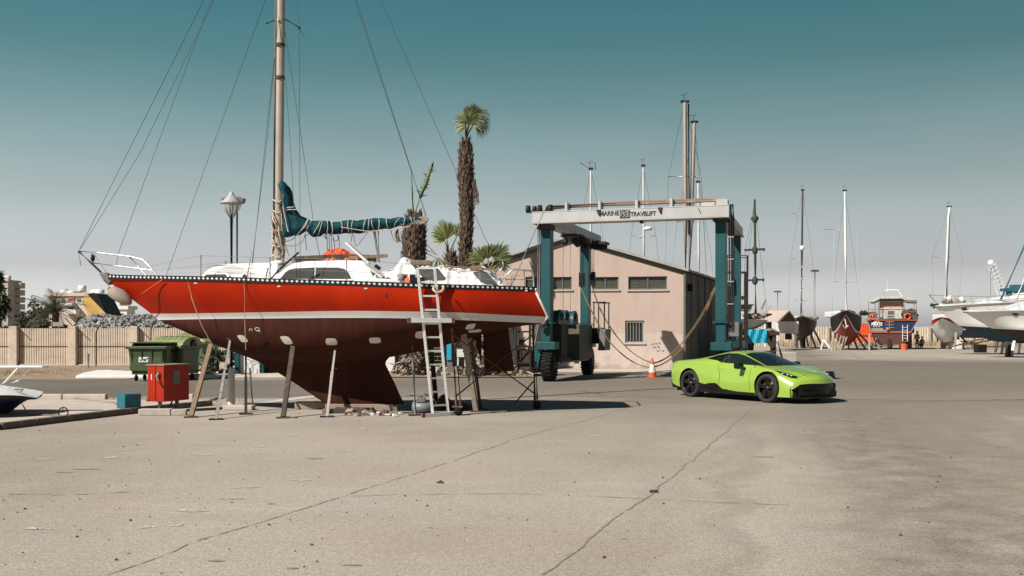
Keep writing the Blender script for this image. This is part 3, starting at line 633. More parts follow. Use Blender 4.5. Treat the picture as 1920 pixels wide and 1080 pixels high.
def tree(name, base, h, parts, label, m1, m2, n_=1500, size=.3, trunk=.14, droop=0, seed=1):
    t = thing(name, base, label, 'tree', group='trees beyond the fence'); base = Vector(base)
    b = MB(); cls = []
    for i, (dx, dy, z, rx, ry, rz) in enumerate(parts): cls += leaves(b, base + V(dx, dy, z), rx, ry, rz, n_//len(parts), size, 16, seed+i, droop)
    b.build('crown', [m1, m2], t)
    b = MB(); b.tube([base, base + V(.06,0,h*.25), base + V(-.04,.05,h*.5)], [trunk, trunk*.8, trunk*.6], 7)
    for c, s_ in cls[::3]: b.tube([base + V(0,0,h*.3), (base + V(0,0,h*.45))*.5 + c*.5, c], [trunk*.5, trunk*.3, .02], 5)
    b.build('trunk', M['trunk'], t)
    return t
def sp(px, Y): return ((px-960)*Y/F, Y, 0)
tree('leafy_tree', sp(57, 62), 3.4, [(0,0,2.3,.85,.8,1.2), (-.25,.2,1.5,1.0,.8,1.0), (.5,0,1.3,.7,.7,.8)], 'dark bushy tree behind the fence left of the palm', M['leafd'], M['leafm'], 2600, .22, seed=3)
tree('leafy_tree', sp(36, 64), 2.6, [(0,0,1.6,.9,.8,.9)], 'low dark tree behind the fence beside the apartment tower', M['leafd'], M['leafd'], 1200, .22, seed=9)
tree('leafy_tree', sp(92, 58), 2.3, [(0,0,1.5,.9,.8,.8), (1.0,.3,1.4,.9,.8,.6)], 'rounded olive bush tree growing under the date palm', M['leafm'], M['leafd'], 1800, .2, seed=11)
tree('leafy_tree', sp(135, 60), 2.6, [(0,0,1.6,1.0,.8,.7), (.7,.2,2.0,.5,.5,.5)], 'olive bush tree between the date palm and the yellow tipper', M['leafm'], M['leafd'], 1600, .2, seed=13)
tree('weeping_tree', sp(-6, 45.8), 4.6, [(-.2,0,3.0,.6,.6,1.2), (.05,-1.3,2.15,.65,.5,.75), (-.7,0,2.4,.8,.8,1.2), (-.2,.1,4.0,.38,.4,.5)], 'dark feathery weeping tree leaning over the fence at the left edge', M['leafd'], M['leafm'], 3600, .34, .16, droop=1.2, seed=21)
def feather_palm(base, h, label):
    t = thing('date_palm', base, label, 'palm tree'); base = Vector(base)
    b = MB(); b.tube([base, base + V(0,0,h*.5), base + V(.05,0,h)], [.2,.18,.2], 8); b.build('trunk', M['bark'], t)
    b = MB()
    for k in range(34):
        a = rnd.uniform(0, 6.28); el_ = rnd.uniform(-.3, 1.25); L_ = rnd.uniform(1.5, 2.1); p = base + V(0,0,h); d = V(math.cos(a)*math.cos(el_), math.sin(a)*math.cos(el_), math.sin(el_)); pts = [p]
        for s in range(9): p = p + d*L_/9; d = (d + V(0,0,-.12)).normalized(); pts.append(p)
        for s in range(1, 10):
            sd = (pts[s]-pts[s-1]).cross(V(0,0,1)).normalized(); ll = .42*math.sin(math.pi*(s/10)**.7)+.08; tg = (pts[s]-pts[s-1])
            for sg in (-1, 1):
                for q in (.0, .5):
                    o = pts[s-1] + tg*q; b.mi = k % 2; b.add([o, o + tg*.22, o + sd*sg*ll + tg*1.1 - V(0,0,.10)], [(0,1,2)], False)
        b.tube(pts, .012, 4)
    b.build('crown', [M['leafd'], M['palmd']], t)
feather_palm(sp(103, 56), 2.75, 'small date palm with arching fronds behind the fence')

# ------------------------------------------------------------------ white hut under the yacht's bow, far kerb-side
Yh = 37.0; t = thing('white_hut', ((560-960)*Yh/F, Yh, 0), 'low white hut with teal door posts and a dark doorway seen under the yacht', 'building')
def hx(px): return (px-960)*Yh/F
b = MB(); b.box(((hx(450)+hx(492))/2, Yh+.1, 1.35), (hx(492)-hx(450), .2, 2.7)); b.box(((hx(523)+hx(740))/2, Yh+.1, 1.35), (hx(740)-hx(523), .2, 2.7)); b.box((hx(507), Yh+.1, 2.45), (hx(523)-hx(492), .19, .5))
b.box((hx(446)+.05, Yh+2.2, 1.35), (.18, 3.9, 2.69)); b.box((hx(740)-.1, Yh+2.2, 1.35), (.18, 3.9, 2.69)); b.box((hx(595), Yh+4.2, 1.35), (hx(740)-hx(450), .2, 2.69)); b.build('wall', M['whitewash'], t)
for px in (446, 492): b = MB(); b.box((hx(px), Yh-.06, 1.34), (.16, .13, 2.68)); b.build('door_post', M['teal'], t)
b = MB(); b.box((hx(507), Yh+.22, 1.1), (hx(523)-hx(492)+.1, .03, 2.2)); b.build('door', M['black'], t)  # black panel that paints in the darkness of the open doorway
b = MB(); b.box((hx(595), Yh+2.1, 2.78), (hx(740)-hx(446)+.4, 4.7, .14)); b.build('roof', M['roof'], t)
b = MB(); x0 = hx(478)
for k in range(9): b.tube([V(x0 + rnd.uniform(-.1,.1), Yh-.25, .05), V(x0 + rnd.uniform(-.25,.25), Yh-.3, rnd.uniform(.3,.6)), V(x0 + rnd.uniform(-.4,.4), Yh-.3, rnd.uniform(.4,.8))], .008, 4)
single(b, 'dead_shrub', M['leafm'], 'spindly shrub growing against the white hut wall', 'shrub')
b = MB(); leaves(b, V(hx(420), 36.2, .45), .55, .4, .45, 500, .2, 10, 31); single(b, 'shrub', [M['leafm'], M['palmd']], 'scruffy green shrub left of the white hut under the bow', 'shrub')
b = MB(); leaves(b, V(hx(385), 35.6, .16), .6, .3, .2, 500, .12, 10, 33); single(b, 'shrub', [M['grass'], M['leafd']], 'low dry brown weed clump on the verge beside the bins', 'weeds')
b = MB(); x = (396-960)*36/F; b.tube([V(x,36,0), V(x,36,.75)], .035, 8); b.mat(1).tube([V(x,36,.75), V(x,36,1.0)], .04, 8); single(b, 'marker_post', [M['rust'], M['cone']], 'rusty post with orange band behind the leaning timber prop', 'post')
b = MB(); b.bar(V((404-960)*36/F, 36, 1.15), V((412-960)*36/F, 36, 0), .05); single(b, 'iron_bar', M['dsteel'], 'dark iron bar leaning beside the orange banded post', 'bar')

# ------------------------------------------------------------------ street lamp and flood light pole
YL = 22.3; x = (434-960)*YL/F; t = thing('street_lamp', (x, YL, 0), 'street lamp with grey bell shade and glass bowl on a thick cream base', 'street lamp'); zl = lambda py: H-(py-622)*YL/F
b = MB(); b.lathe([(.075,0),(.075,zl(694)),(.06,zl(690)),(.03,zl(688))], (x,YL,0), 12); b.build('base_post', M['bld3'], t)
b = MB(); b.tube([V(x,YL,zl(690)), V(x,YL,zl(410))], .034, 8); b.build('pole', M['dsteel'], t)
b = MB()
for a in range(4):
    d = V(math.cos(a*1.571+.5), math.sin(a*1.571+.5), 0); b.tube([V(x,YL,zl(414)), V(x,YL,zl(405)) + d*.05, V(x,YL,zl(398)) + d*.10, V(x,YL,zl(381)) + d*.15], .016, 5)
b.build('bracket', M['dsteel'], t)
b = MB(); b.lathe([(.06,zl(403)),(.14,zl(398)),(.20,zl(390)),(.225,zl(381))], (x,YL,0), 18, cap=False); b.build('glass_bowl', glassy('lamp_glass', (.6,.58,.54), .55, .15), t)
b = MB(); b.lathe([(.02,zl(359)),(.05,zl(362)),(.055,zl(364)),(.10,zl(369)),(.145,zl(372)),(.16,zl(375)),(.25,zl(380)),(.252,zl(382)),(.02,zl(381))], (x,YL,0), 20); b.build('lamp_shade', M['grey'] if 0 else mat('lamp_grey', (.36,.345,.33), .5), t)
Y2 = 43; x = (444.5-960)*Y2/F; t = thing('floodlight_pole', (x, Y2, 0), 'thin dark pole with a twin floodlight box behind the bell lamp', 'floodlight'); zl = lambda py: H-(py-622)*Y2/F
b = MB(); b.tube([V(x,Y2,0), V(x,Y2,zl(376))], [.06,.045], 8); b.build('pole', M['dsteel'], t)
for px, lb in ((424, None), (452, None)):
    p = W(px, 375, Y2); b = MB(); b.box(p, (.30,.4,.22), 0, Matrix.Rotation(R(18 if px > 440 else -18), 3, 'Y')); b.build('floodlight', M['grey'], t, bevel=.02)
b = MB(); b.bar(W(424,376,Y2), W(452,376,Y2), .06); b.build('crossbar', M['dsteel'], t)
# small posts by the lamp
b = MB(); b.tube([W(474, 760, 22.4)*V(1,1,0) if 0 else G(474,760), W(471,725,22.3), W(468.5,690,22.2)], .022, 7); single(b, 'pipe_post', M['bld3'], 'thin leaning white pipe post right of the lamp base', 'post', base=G(474,760))
b = MB(); p = G(446,769); b.box(p + V(0,.1,.05), (.62,.3,.10)); single(b, 'kerb_stone', M['pad'], 'loose pale kerb stone at the foot of the lamp', 'kerb stone', bevel=.02)

# ------------------------------------------------------------------ red fire point box, teal box, kerb bits
p0 = G(306, 772); t = thing('fire_box', (p0.x+.07, p0.y+.12, 0), 'red fire hose box with bright left door on two grey posts beside the bins', 'fire box', R(68))
m = MTX[t.name]; Q = lambda x, y, z: m @ V(x, y, z); sc_ = 1
def zz(py, Y=20.8): return H-(py-622)*Y/F
zb, zt = zz(777)+.17, zz(684)
ww, dd = .76, .42
zb = zz(750); b = MB(); b.box(Q(0,0,(zb+zt)/2), (ww, dd, zt-zb), R(68)); b.build('cabinet', M['fred'], t, bevel=.008)
b = MB(); b.box(Q(0,0,zt+.012), (ww+.04, dd+.04, .02), R(68)); b.build('lid', M['gwood'], t)
b = MB(); b.box(Q(-.02,-dd/2-.006,zt-.24), (.20,.01,.27), R(68)); b.build('notice', M['grey'], t)
b = MB(); b.bar(Q(-ww/2-.004,0,zb+.02), Q(-ww/2-.004,0,zt-.02), .012,.006); b.build('door_seam', M['black'], t)
mm = Matrix.Translation(Q(-ww/2-.008, .10, zt-.24)) @ Matrix.Rotation(R(68), 4, 'Z') @ Matrix.Rotation(R(-90), 4, 'Z') @ Matrix.Rotation(R(90), 4, 'X')
text('number', '1', .17, mm, M['txtw'], t, ext=.002)
mm = Matrix.Translation(Q(-ww/2-.008, -.06, zt-.24)) @ Matrix.Rotation(R(68), 4, 'Z') @ Matrix.Rotation(R(-90), 4, 'Z') @ Matrix.Rotation(R(90), 4, 'X')
text('number', '9', .17, mm, M['txtw'], t, ext=.002)
b = MB(); pp = [Q(-ww/2-.02, -.09, zt-.12), Q(-ww/2-.06, -.07, zt-.2), Q(-ww/2-.05, -.11, zt-.3)]; b.tube(pp, .012, 6); b.bar(Q(-ww/2-.03,-.12,zt-.16), Q(-ww/2-.03,-.05,zt-.22), .05,.02); b.build('handle', M['steel'], t)
b = MB(); b.tube([Q(-ww/2-.04,-.1,zt-.2), Q(-ww/2-.05,-.14,zt-.34), Q(-ww/2-.01,-.2,zt-.45)], .010, 5); b.build('cord', M['black'], t)
for sx in (-.25, .25): b = MB(); b.tube([Q(sx,0,0), Q(sx,0,zb)], .055, 10); b.build('post', M['steel'], t)
b = MB(); b.bar(Q(-.08,-.16,zb), Q(-.12,-.10,.02), .03,.03); b.build('drain_pipe', M['black'], t)
b = MB(); p = G(302,779); b.box(p + V(-.12,.05,.065), (.62,.24,.13), R(4)); b.box(p + V(.34,.07,.06), (.28,.2,.12), R(10)); single(b, 'kerb_stone', M['conc'], 'grey kerb stone laid in front of the red fire box', 'kerb stone', bevel=.015)
p = G(231,777) ; b = MB(); b.box(V(p.x-.02, p.y+.35, .10+.145), (.36,.30,.29), R(52)); single(b, 'meter_box', M['tealbox'], 'small teal painted box standing on the pad by the kerb', 'box', bevel=.01)
b = MB(); b.rock(V(G(272,764)[0], 22.2, .12), .15, 3, (1.1,.8,.8)); single(b, 'stone', M['dwood'], 'dark rough stone lying between the teal box and the fire box', 'stone')
# mooring ring and chain of the small boat
b = MB(); rp = V(G(135,787)[0], 18.3, .12); b.tube([rp + V(math.cos(a)*.09, 0, .05+math.sin(a)*.09) for a in [k*.524 for k in range(13)]], .012, 5); single(b, 'mooring_ring', M['dsteel'], 'small iron ring standing on the pad beside the dark kerb', 'ring')
# small white motor boat on the left edge
YB = 18.6; t = thing('motorboat', (-10.3, YB, .1), 'bow of a small white motorboat with dark underside at the left edge', 'boat')
cur = [[(-130,752,1.0),(-60,745,1.0),(0,741,.75),(40,742,.42),(67,746,.03)], [(-130,760,.98),(-60,755,.97),(0,749,.72),(40,748,.4),(66,749,.02)], [(-130,790,.75),(-60,792,.65),(-20,772,.35),(8,756,.15),(22,751,.02)], [(-130,806,.0),(-60,806,.0),(-20,795,.0),(0,768,.0),(21,752,.0)]]
def px_rows(curves, Yc, n):
    out = []
    for cv in curves:
        r_ = []
        for px, py, hb in resample(cv, n):
            p = W(px, py, Yc - max(hb, 0)); r_.append((p.x, max(hb, 0.), p.z))
        out.append(r_)
    return out
def both(b, rows, Yc, smooth=True):
    b.grid([[V(x, Yc-h, z) for x, h, z in r_] for r_ in rows], smooth=smooth); b.grid([[V(x, Yc+h, z) for x, h, z in r_] for r_ in rows], smooth=smooth)
def blend(r0, r1, k, bulge=0):
    out = []
    for i in range(k+1):
        t = i/k; out.append([(a[0]+(c[0]-a[0])*t, a[1]+(c[1]-a[1])*t + bulge*math.sin(math.pi*t)*min(1, a[1]*2), a[2]+(c[2]-a[2])*t) for a, c in zip(r0, r1)])
    return out
rw = px_rows(cur, YB, 16)
b = MB(); both(b, blend(rw[1], rw[2], 3), YB); both(b, blend(rw[2], rw[3], 4), YB); b.build('hull', M['navy'], t, merge=True)
b = MB(); both(b, blend(rw[0], rw[1], 1), YB); b.build('rub_rail', M['dsteel'], t)
b = MB(); ctr = [(p.x, 0, p.z) for p in [W(x, y, YB) for x, y, _ in resample([(-130,712,0),(-60,714,0),(0,722,0),(30,731,0),(67,745,0)], 16)]]
both(b, blend(rw[0], ctr, 5, 0), YB); b.build('deck', M['white'], t, merge=True)
b = MB()
for yy, dx in ((YB+.30, 0), (YB+.48, 22)):
    b.tube([W(-20+dx, 742-dx*.7, yy), W(12+dx*1.0, 714, yy), W(34+dx, 690, yy)], .022, 6)
b.build('frame', M['alu'], t)
b = MB(); b.prism([(W(-140,0,YB).x, YB+.28), (W(66,0,YB).x, YB+.28), (W(73,0,YB).x, YB+.40), (W(66,0,YB).x, YB+.52), (W(-140,0,YB).x, YB+.52)], W(0,690.5,YB).z, W(0,687,YB).z, 'z'); b.build('hardtop', M['white'], t, bevel=.01)
b = MB(); p = W(36, 733, YB-.2); b.box(p, (.09,.04,.05)); b.tube([p + V(-.08,0,.03), p + V(.08,0,.03)], .014, 5); b.build('cleat', M['stain'], t)
b = MB(); kx = W(-40,0,YB).x; b.box((kx, YB, .06), (.5, .4, .16)); b.box((kx-1.2, YB, .06), (.5,.5,.16)); single(b, 'keel_block', M['gwood'], 'timber block under the small white motorboat', 'block')
b = MB(); a = W(38, 751, YB-.1); c = rp + V(0,0,.12); pts = []
for k in range(15):
    u = k/14; p = a + (c-a)*u; p.z = max(.115, p.z - .42*math.sin(math.pi*u)**1.0*(1-.3*u)); pts.append(p)
b.tube(pts, .011, 5); single(b, 'mooring_chain', M['rope2'], 'dark mooring line running from the small boat to the ring', 'mooring line', base=c)
b = MB(); pts = [V(G(150,755)[0]*.97, 22.2, .16), V(-8.6, 21.6, .115), V(-8.35, 21.0, .115), V(-7.95, 20.9, .112), V(-7.75, 20.7, .112)]; b.tube(pts, .008, 5); single(b, 'hose', M['rope2'], 'thin brown hose lying on the pad beside the teal box', 'hose')
# ------------------------------------------------------------------ the red yacht on the hard
YC = 20.7
yt = thing('sailing_yacht', ((610-960)*YC/F, YC, 0), 'large red sailing yacht with white stripe and dark red bottom propped on the yard', 'sailing yacht')
A = [(193,520,.03),(240,522,.30),(300,523,.58),(400,525,.98),(520,529,1.32),(650,533,1.45),(760,537,1.42),(860,540,1.25),(940,542,1.0),(1003,544,.75)]
Bt = [(283,588,.02),(330,588,.28),(400,587,.62),(520,585,1.08),(650,583,1.36),(760,584,1.38),(860,586,1.22),(940,590,.95),(1027,594,.60)]
Bb = [(297,600,.02),(340,599,.25),(400,598,.55),(520,597,1.0),(650,596,1.30),(760,597,1.33),(860,600,1.15),(940,603,.88),(1017,606,.53)]
Cc = [(297,600,0),(370,632,0),(430,656,0),(500,674,0),(580,682,0),(660,680,0),(740,668,0),(820,651,0),(900,629,0),(960,614,0),(1017,607,0)]
NN = 60
rA, rT, rB, rC = px_rows([A, Bt, Bb, Cc], YC, NN)
hull = MB(); both(hull, blend(rA, rT, 8, .05), YC); hull.mi = 1; both(hull, blend(rT, rB, 2), YC); hull.mi = 2
K = 16; rows = []
for i in range(K+1):
    th = math.pi/2*i/K; cy, sz = max(0, math.cos(th))**.95, math.sin(th)**1.05
    rows.append([(b0[0] + (c0[0]-b0[0])*sz, b0[1]*cy, b0[2] + (c0[2]-b0[2])*sz) for b0, c0 in zip(rB, rC)])
both(hull, rows, YC)
hull.mi = 3                                                  # white transom closing the stern
ends = [r_[-1] for r_ in blend(rA, rT, 8, .05)] + [r_[-1] for r_ in blend(rT, rB, 2)][1:] + [r_[-1] for r_ in rows][1:]
hull.grid([[V(x+.004, YC-h*.985, z) for x, h, z in ends], [V(x+.004, YC+h*.985, z) for x, h, z in ends]], smooth=False)
ho = hull.build('hull', [M['red'], M['stripe'], M['bottom'], M['white']], yt, merge=True)
from mathutils.bvhtree import BVHTree
bvh = BVHTree.FromPolygons([tuple(p) for p in hull.v], hull.f); EYE = V(0,0,H)
def onhull(px, py, off=.004):
    d = W(px, py, 1) - EYE; hit, nn, _, _ = bvh.ray_cast(EYE, d.normalized())
    if hit is None: return W(px, py, YC)
    if nn.y > 0: nn = -nn
    return hit + nn*off
b = MB()
for quad in ([(443,628),(457,628),(467,641),(453,642)], [(523,630),(541,630),(551,645),(534,646)], [(610,634),(630,634),(634,647),(611,647)], [(691,633),(713,632),(715,643),(693,644)], [(779,622),(794,620),(794,635),(778,634)], [(876,608),(893,606),(888,617),(871,618)], [(876,620),(902,616),(903,622),(880,624)], [(376,634),(392,634),(398,641),(386,640)]):
    n_ = 6; rows_ = []
    for i in range(n_+1):
        r_ = []
        for j in range(n_+1):
            u, v_ = i/n_, j/n_; uu, vv = 2*u-1, 2*v_-1     # squircle so the patch has rounded corners
            uu, vv = uu*math.sqrt(1-vv*vv*.28), vv*math.sqrt(1-uu*uu*.28); u, v_ = (uu+1)/2, (vv+1)/2
            q = [(quad[0][k]*(1-u)+quad[1][k]*u)*(1-v_) + (quad[3][k]*(1-u)+quad[2][k]*u)*v_ for k in (0,1)]
            r_.append(onhull(*q))
        rows_.append(r_)
    b.grid(rows_)
b.build('bare_patch', M['primer'], ho)
b = MB()
for pl in ([(468,621),(468,617),(473,617),(473,621)], [(478,616),(481,614),(485,615),(487,619),(484,621),(480,619),(478,616)], [(484,619),(488,622)]):
    for p, q in zip(pl, pl[1:]): b.bar(onhull(*p), onhull(*q), .014, .008)
for px, py in ((523,537), (686,541), (367,531), (986,545)): b.box(onhull(px, py), (.06,.02,.025))
b.build('hull_marks', M['dash'], ho)
b = MB(); b.tube([onhull(723,553,.006)+V(math.cos(a)*.025,0,math.sin(a)*.025) for a in [k*.7854 for k in range(9)]], .008, 5); b.build('skin_fitting', M['rust'], ho)
# white trim round the transom edge
b = MB(); b.tube([V(x, YC-h, z) for x, h, z in ends[:12]], .028, 6); b.tube([V(x, YC+h, z) for x, h, z in ends[:12]], .028, 6); b.box(W(1001,543,YC-.7), (.10,.12,.05)); b.build('transom_trim', M['white'], yt)
# deck, toe rail
b = MB(); b.grid([[V(x, YC-h, z) for x, h, z in rA], [V(x, YC-h*.5, z+.04) for x, h, z in rA], [V(x, YC+h*.5, z+.04) for x, h, z in rA], [V(x, YC+h, z) for x, h, z in rA]]); b.build('deck', M['white'], yt)
fa = px_rows([A], YC, 400)[0]
for sg in (-1, 1):                      # slotted toe rail: one strip whose faces alternate black rail and bright slot
    pts_ = fa[5:]; cum = [0.]
    for p, q in zip(pts_, pts_[1:]): cum.append(cum[-1] + math.dist(p, q))
    tabs = [[(c, p[k]) for c, p in zip(cum, pts_)] for k in range(3)]; stn = [0.]; n_ = int(cum[-1]/.101)
    for k in range(n_): s0 = .025 + k*.101; stn += [s0, s0+.012, s0+.042, s0+.054]
    stn.append(cum[-1]); P_ = [tuple(interp(t_, s_) for t_ in tabs) for s_ in stn]; b = MB()
    rows = [[V(x, YC+sg*(h+o), z+dz) for x, h, z in P_] for o, dz in ((-.03,-.03),(.012,-.03),(.012,.008),(.012,.018),(.012,.038),(.012,.048),(.012,.070),(-.03,.070),(-.03,-.03))]
    b.grid(rows, smooth=False); nc = len(P_)-1
    for r_ in range(8):
        for c in range(nc):
            ph = (c-1) % 4
            if 0 < c < nc-1 and ((r_ == 3 and ph in (0,1,2)) or (r_ in (2,4) and ph == 1)): b.m[r_*nc+c] = 1
    b.build('toe_rail', [M['black'], M['dash']], yt)
# fin keel and rudder
def fin(b, outline, th, n=14):        # outline rows: (LE px, TE px, py, thickness)
    rings = []
    for le, te, py, tk in outline:
        a, c = W(le, py, YC), W(te, py, YC); ring = []
        for k in range(n):
            u = k/n*2*math.pi; x = .5+.5*math.cos(u); y = math.sin(u)*.5*(x**.5 if x < .3 else 1)*tk*(1.15-.55*abs(x-.35))
            ring.append(V(c.x + (a.x-c.x)*x, YC + y, a.z))
        rings.append(ring)
    b.loft(rings)
b = MB(); fin(b, [(410,815,646,1.0), (425,775,654,.80), (442,750,662,.58), (465,730,670,.42), (482,724,677,.33), (492,723,683,.28), (523,731,700,.22), (555,741,720,.19), (586,750,741,.18), (606,757,754,.18), (611,757,757.5,.16)], .2, 28)
ko = b.build('keel', M['bottom'], yt)
b = MB(); fin(b, [(905,952,598,.14), (906,956,640,.12), (908,964,690,.10), (912,964,696,.08)], .1, 16); b.build('rudder', M['bottom'], yt)
b = MB(); fin(b, [(860,903,606,.16), (893,903,640,.12), (900,903,676,.08)], .1, 12); b.build('skeg', M['bottom'], yt)
# cabin
def cab(b, poly, extra=0., y0=20.0, inset=0., far=True):
    P = [W(px, py, y0) for px, py in poly]; x0_ = W(355,0,y0).x; hb = lambda p: .58 + min(.40, max(0, p[0]-x0_)*.36) - .34*(p[1]-2.45) + extra
    if far: return b.prism([(p.x, p.z) for p in P], -1, 1, fn=lambda p, t_: V(p[0], YC + t_*hb(p), p[1]))
    return b.prism([(p.x, p.z) for p in P], -.02, .012, fn=lambda p, t_: V(p[0], YC - hb(p) - t_, p[1]))
b = MB(); cab(b, [(362,530),(370,519),(382,506),(395,499),(440,497),(524,495),(524,532)]); c1 = b.build('coachroof', M['white'], yt, bevel=.035)
b = MB(); cab(b, [(512,532),(524,514),(538,502),(552,494),(572,490),(640,488),(682,489),(694,500),(708,534)]); c2 = b.build('doghouse', M['white'], yt, bevel=.04)
def rounded(x0, y0, x1, y1, r_, n=5):
    out = []
    for cx, cy, a0 in ((x1-r_, y0+r_, -90), (x1-r_, y1-r_, 0), (x0+r_, y1-r_, 90), (x0+r_, y0+r_, 180)):
        out += [(cx + r_*math.cos(R(a0+90*k/n)), cy + r_*math.sin(R(a0+90*k/n))) for k in range(n+1)]
    return out
for cb, poly, rim in ((c1, rounded(380,514,427,524.5,5), True), (c1, [(463.5+4.4*math.cos(k*.5236), 519.5+4.4*math.sin(k*.5236)) for k in range(12)], True),
                 (c2, [(530,523.5),(539,511),(547,506),(556,504),(592,502.5),(592,523.5)], False), (c2, [(595,523.5),(595,502.5),(636,502.5),(648,505),(656,512),(662,523),(655,524)], False)):
    cx = sum(p[0] for p in poly)/len(poly); cy = sum(p[1] for p in poly)/len(poly)
    b = MB(); cab(b, [(cx+(x-cx)*1.06+(2 if x > cx else -2), cy+(y-cy)*1.1+(1.6 if y > cy else -1.6)) for x, y in poly], .004, far=False); fr = b.build('window_frame', M['white'], cb)
    b = MB(); cab(b, poly, .012, far=False); b.build('window_pane', M['glassd'] if len(poly) != 12 else M['black'], cb)
b = MB(); b.prism([(p.x, p.z) for p in [W(x, y, YC) for x, y in ((530,495),(505,497),(512,491),(534,489))]], YC-.22, YC+.22); b.build('mast_step', M['white'], c1, bevel=.03)
b = MB()
for yy in (YC-.52, YC+.52): b.tube([W(392,499,yy), W(430,496,yy), W(520,493.5,yy)], .016, 6)
b.build('grab_rail', M['white'], c1)
b = MB(); b.prism([(p.x, p.z) for p in [W(x, y, YC) for x, y in ((560,489),(562,484),(640,480),(700,481),(700,489))]], YC-.5, YC+.5); b.build('sliding_hatch', M['dwood'], c2, bevel=.01)
b = MB(); b.prism([(p.x, p.z) for p in [W(x, y, YC-.5) for x, y in ((684,499),(712,503),(716,533),(697,533))]], YC-.5, YC+.5); b.build('companionway', mat('companion_brown', (.075,.045,.032), .7), c2)
b = MB(); b.prism([(p.x, p.z) for p in [W(x, y, 19.9) for x, y in ((684,522),(790,527),(792,539),(690,536))]], 19.62, 19.95); b.prism([(p.x, p.z) for p in [W(x, y, 19.9) for x, y in ((684,522),(790,527),(792,539),(690,536))]], 21.45, 21.78); b.build('coaming', M['white'], yt, bevel=.015)
# mast, boom, sail cover
mb_, mt_ = W(521, 527, YC), W(530, -410, YC); ml = lambda py: mb_ + (mt_-mb_)*((527-py)/937)
b = MB(); rr_ = []
for k in range(12):
    p = mb_ + (mt_-mb_)*(k/11); rr_.append([p + V(math.cos(a)*.095, math.sin(a)*.075, 0) for a in [2*math.pi*q/14 for q in range(14)]])
b.loft(rr_); mo = b.build('mast', M['mast'], yt)
b = MB(); b.tube([ml(490)+V(-.10,-.02,0), ml(200)+V(-.10,-.02,0), ml(-100)+V(-.10,-.02,0)], .014, 5); b.tube([ml(470)+V(-.075,-.06,0), ml(100)+V(-.075,-.06,0), ml(-100)+V(-.06,-.06,0)], .008, 5); b.build('halyard_rope', M['rope2'], mo)
b = MB()
for py in (146, 85): b.lathe([(.105,-.03),(.107,.03)], ml(py), 14, cap=False)
b.build('mast_band', M['dwood'], mo)
b = MB(); b.tube([ml(36)+V(.08,-.05,0), W(561,51,YC-.85)], [.028,.016], 6); b.ball(W(561,52,YC-.85), .03, 8); b.tube([ml(36)+V(-.06,.05,.02), W(500,44,YC+.85)], [.028,.016], 6); b.tube([W(561,52,YC-.85), W(571,70,YC-.85)], .006, 4); b.build('spreader', M['dsteel'], mo)
b = MB(); b.ball(ml(40)+V(-.02,-.09,0), .03, 8); b.build('deck_light', M['dash'], mo)
b = MB()
for k in range(34):                                   # coils and hanks of rope made off round the foot of the mast
    a = rnd.uniform(0, 6.28); y0, y1 = sorted((rnd.uniform(368, 490), rnd.uniform(400, 492))); pts = []
    if y1-y0 < 20: y1 = y0+20
    for q in range(8):
        aa = a + (q/7-.5)*rnd.uniform(.5, 1.9); p = ml(y0+(y1-y0)*q/7); rr0 = .105 + rnd.uniform(0, .035); pts.append(p + V(math.cos(aa)*rr0, math.sin(aa)*rr0, 0))
    b.mi = k % 3 == 0; b.tube(pts, rnd.uniform(.010,.016), 5)
for py in (378, 398, 432, 462, 481): b.mi = 0; b.tube([ml(py + 3*math.sin(a*3)) + V(math.cos(a)*.115, math.sin(a)*.10, 0) for a in [k*.4488 for k in range(15)]], .013, 5)
b.build('rope_coil', [M['rope'], M['rope2']], mo)
b = MB(); b.tube([W(531,424,YC), W(700,421,YC), W(789,413,YC)], [.075,.075,.07], 10); b.build('boom', M['mast'], yt)
b = MB(); b.prism([(p.x, p.z) for p in [W(x, y, YC) for x, y in ((780,409),(797,405),(802,409),(801,418),(788,421),(778,420))]], YC-.06, YC+.06); b.lathe([(.05,-.04),(.05,.04)], W(799,411,YC-.08), 10, (0,1,0)); b.tube([W(799,411,YC), W(797,401,YC)], .014, 5); b.build('boom_end', M['gwood'], yt, bevel=.015)
up = [(522,347),(530,340),(538,345),(546,362),(550,378),(553,392),(562,401),(574,411),(590,415),(620,415),(660,414),(700,411),(740,410),(765,408),(788,408)]
dn = [(524,352),(527,362),(529,378),(531,395),(533,425),(535,443),(548,443),(562,439),(574,433),(585,442),(600,443),(606,437),(640,438),(672,436),(690,434),(720,428),(752,424),(772,419),(789,415)]
U = resample(up, 74); D_ = resample(dn, 74); b = MB(); rings = []
for i, (u, d) in enumerate(zip(U, D_)):
    p, q = W(*u, YC), W(*d, YC); c = (p+q)/2; hgt = (p-q); wd_ = min(.24, .06+hgt.length*.36)
    if i < 30: wd_ = min(wd_, .20)
    ring = []
    for k in range(20):
        a = 2*math.pi*k/20; o = c + hgt*.5*math.cos(a) + V(0, math.sin(a)*wd_, 0)
        nrm = (hgt.normalized()*math.cos(a) + V(0, math.sin(a), 0)); w_ = .045*noise.noise(V(o.x*4.5, o.z*6 + o.y*3, 0)) - .055*abs(noise.noise(V(o.x*7 + o.z*6, o.y*6, o.z*3))) + .02
        ring.append(o + nrm*w_*(1 if 0 < i < 73 else 0))
    rings.append(ring)
b.loft(rings); so = b.build('sail_cover', M['cover'], yt)
b = MB()
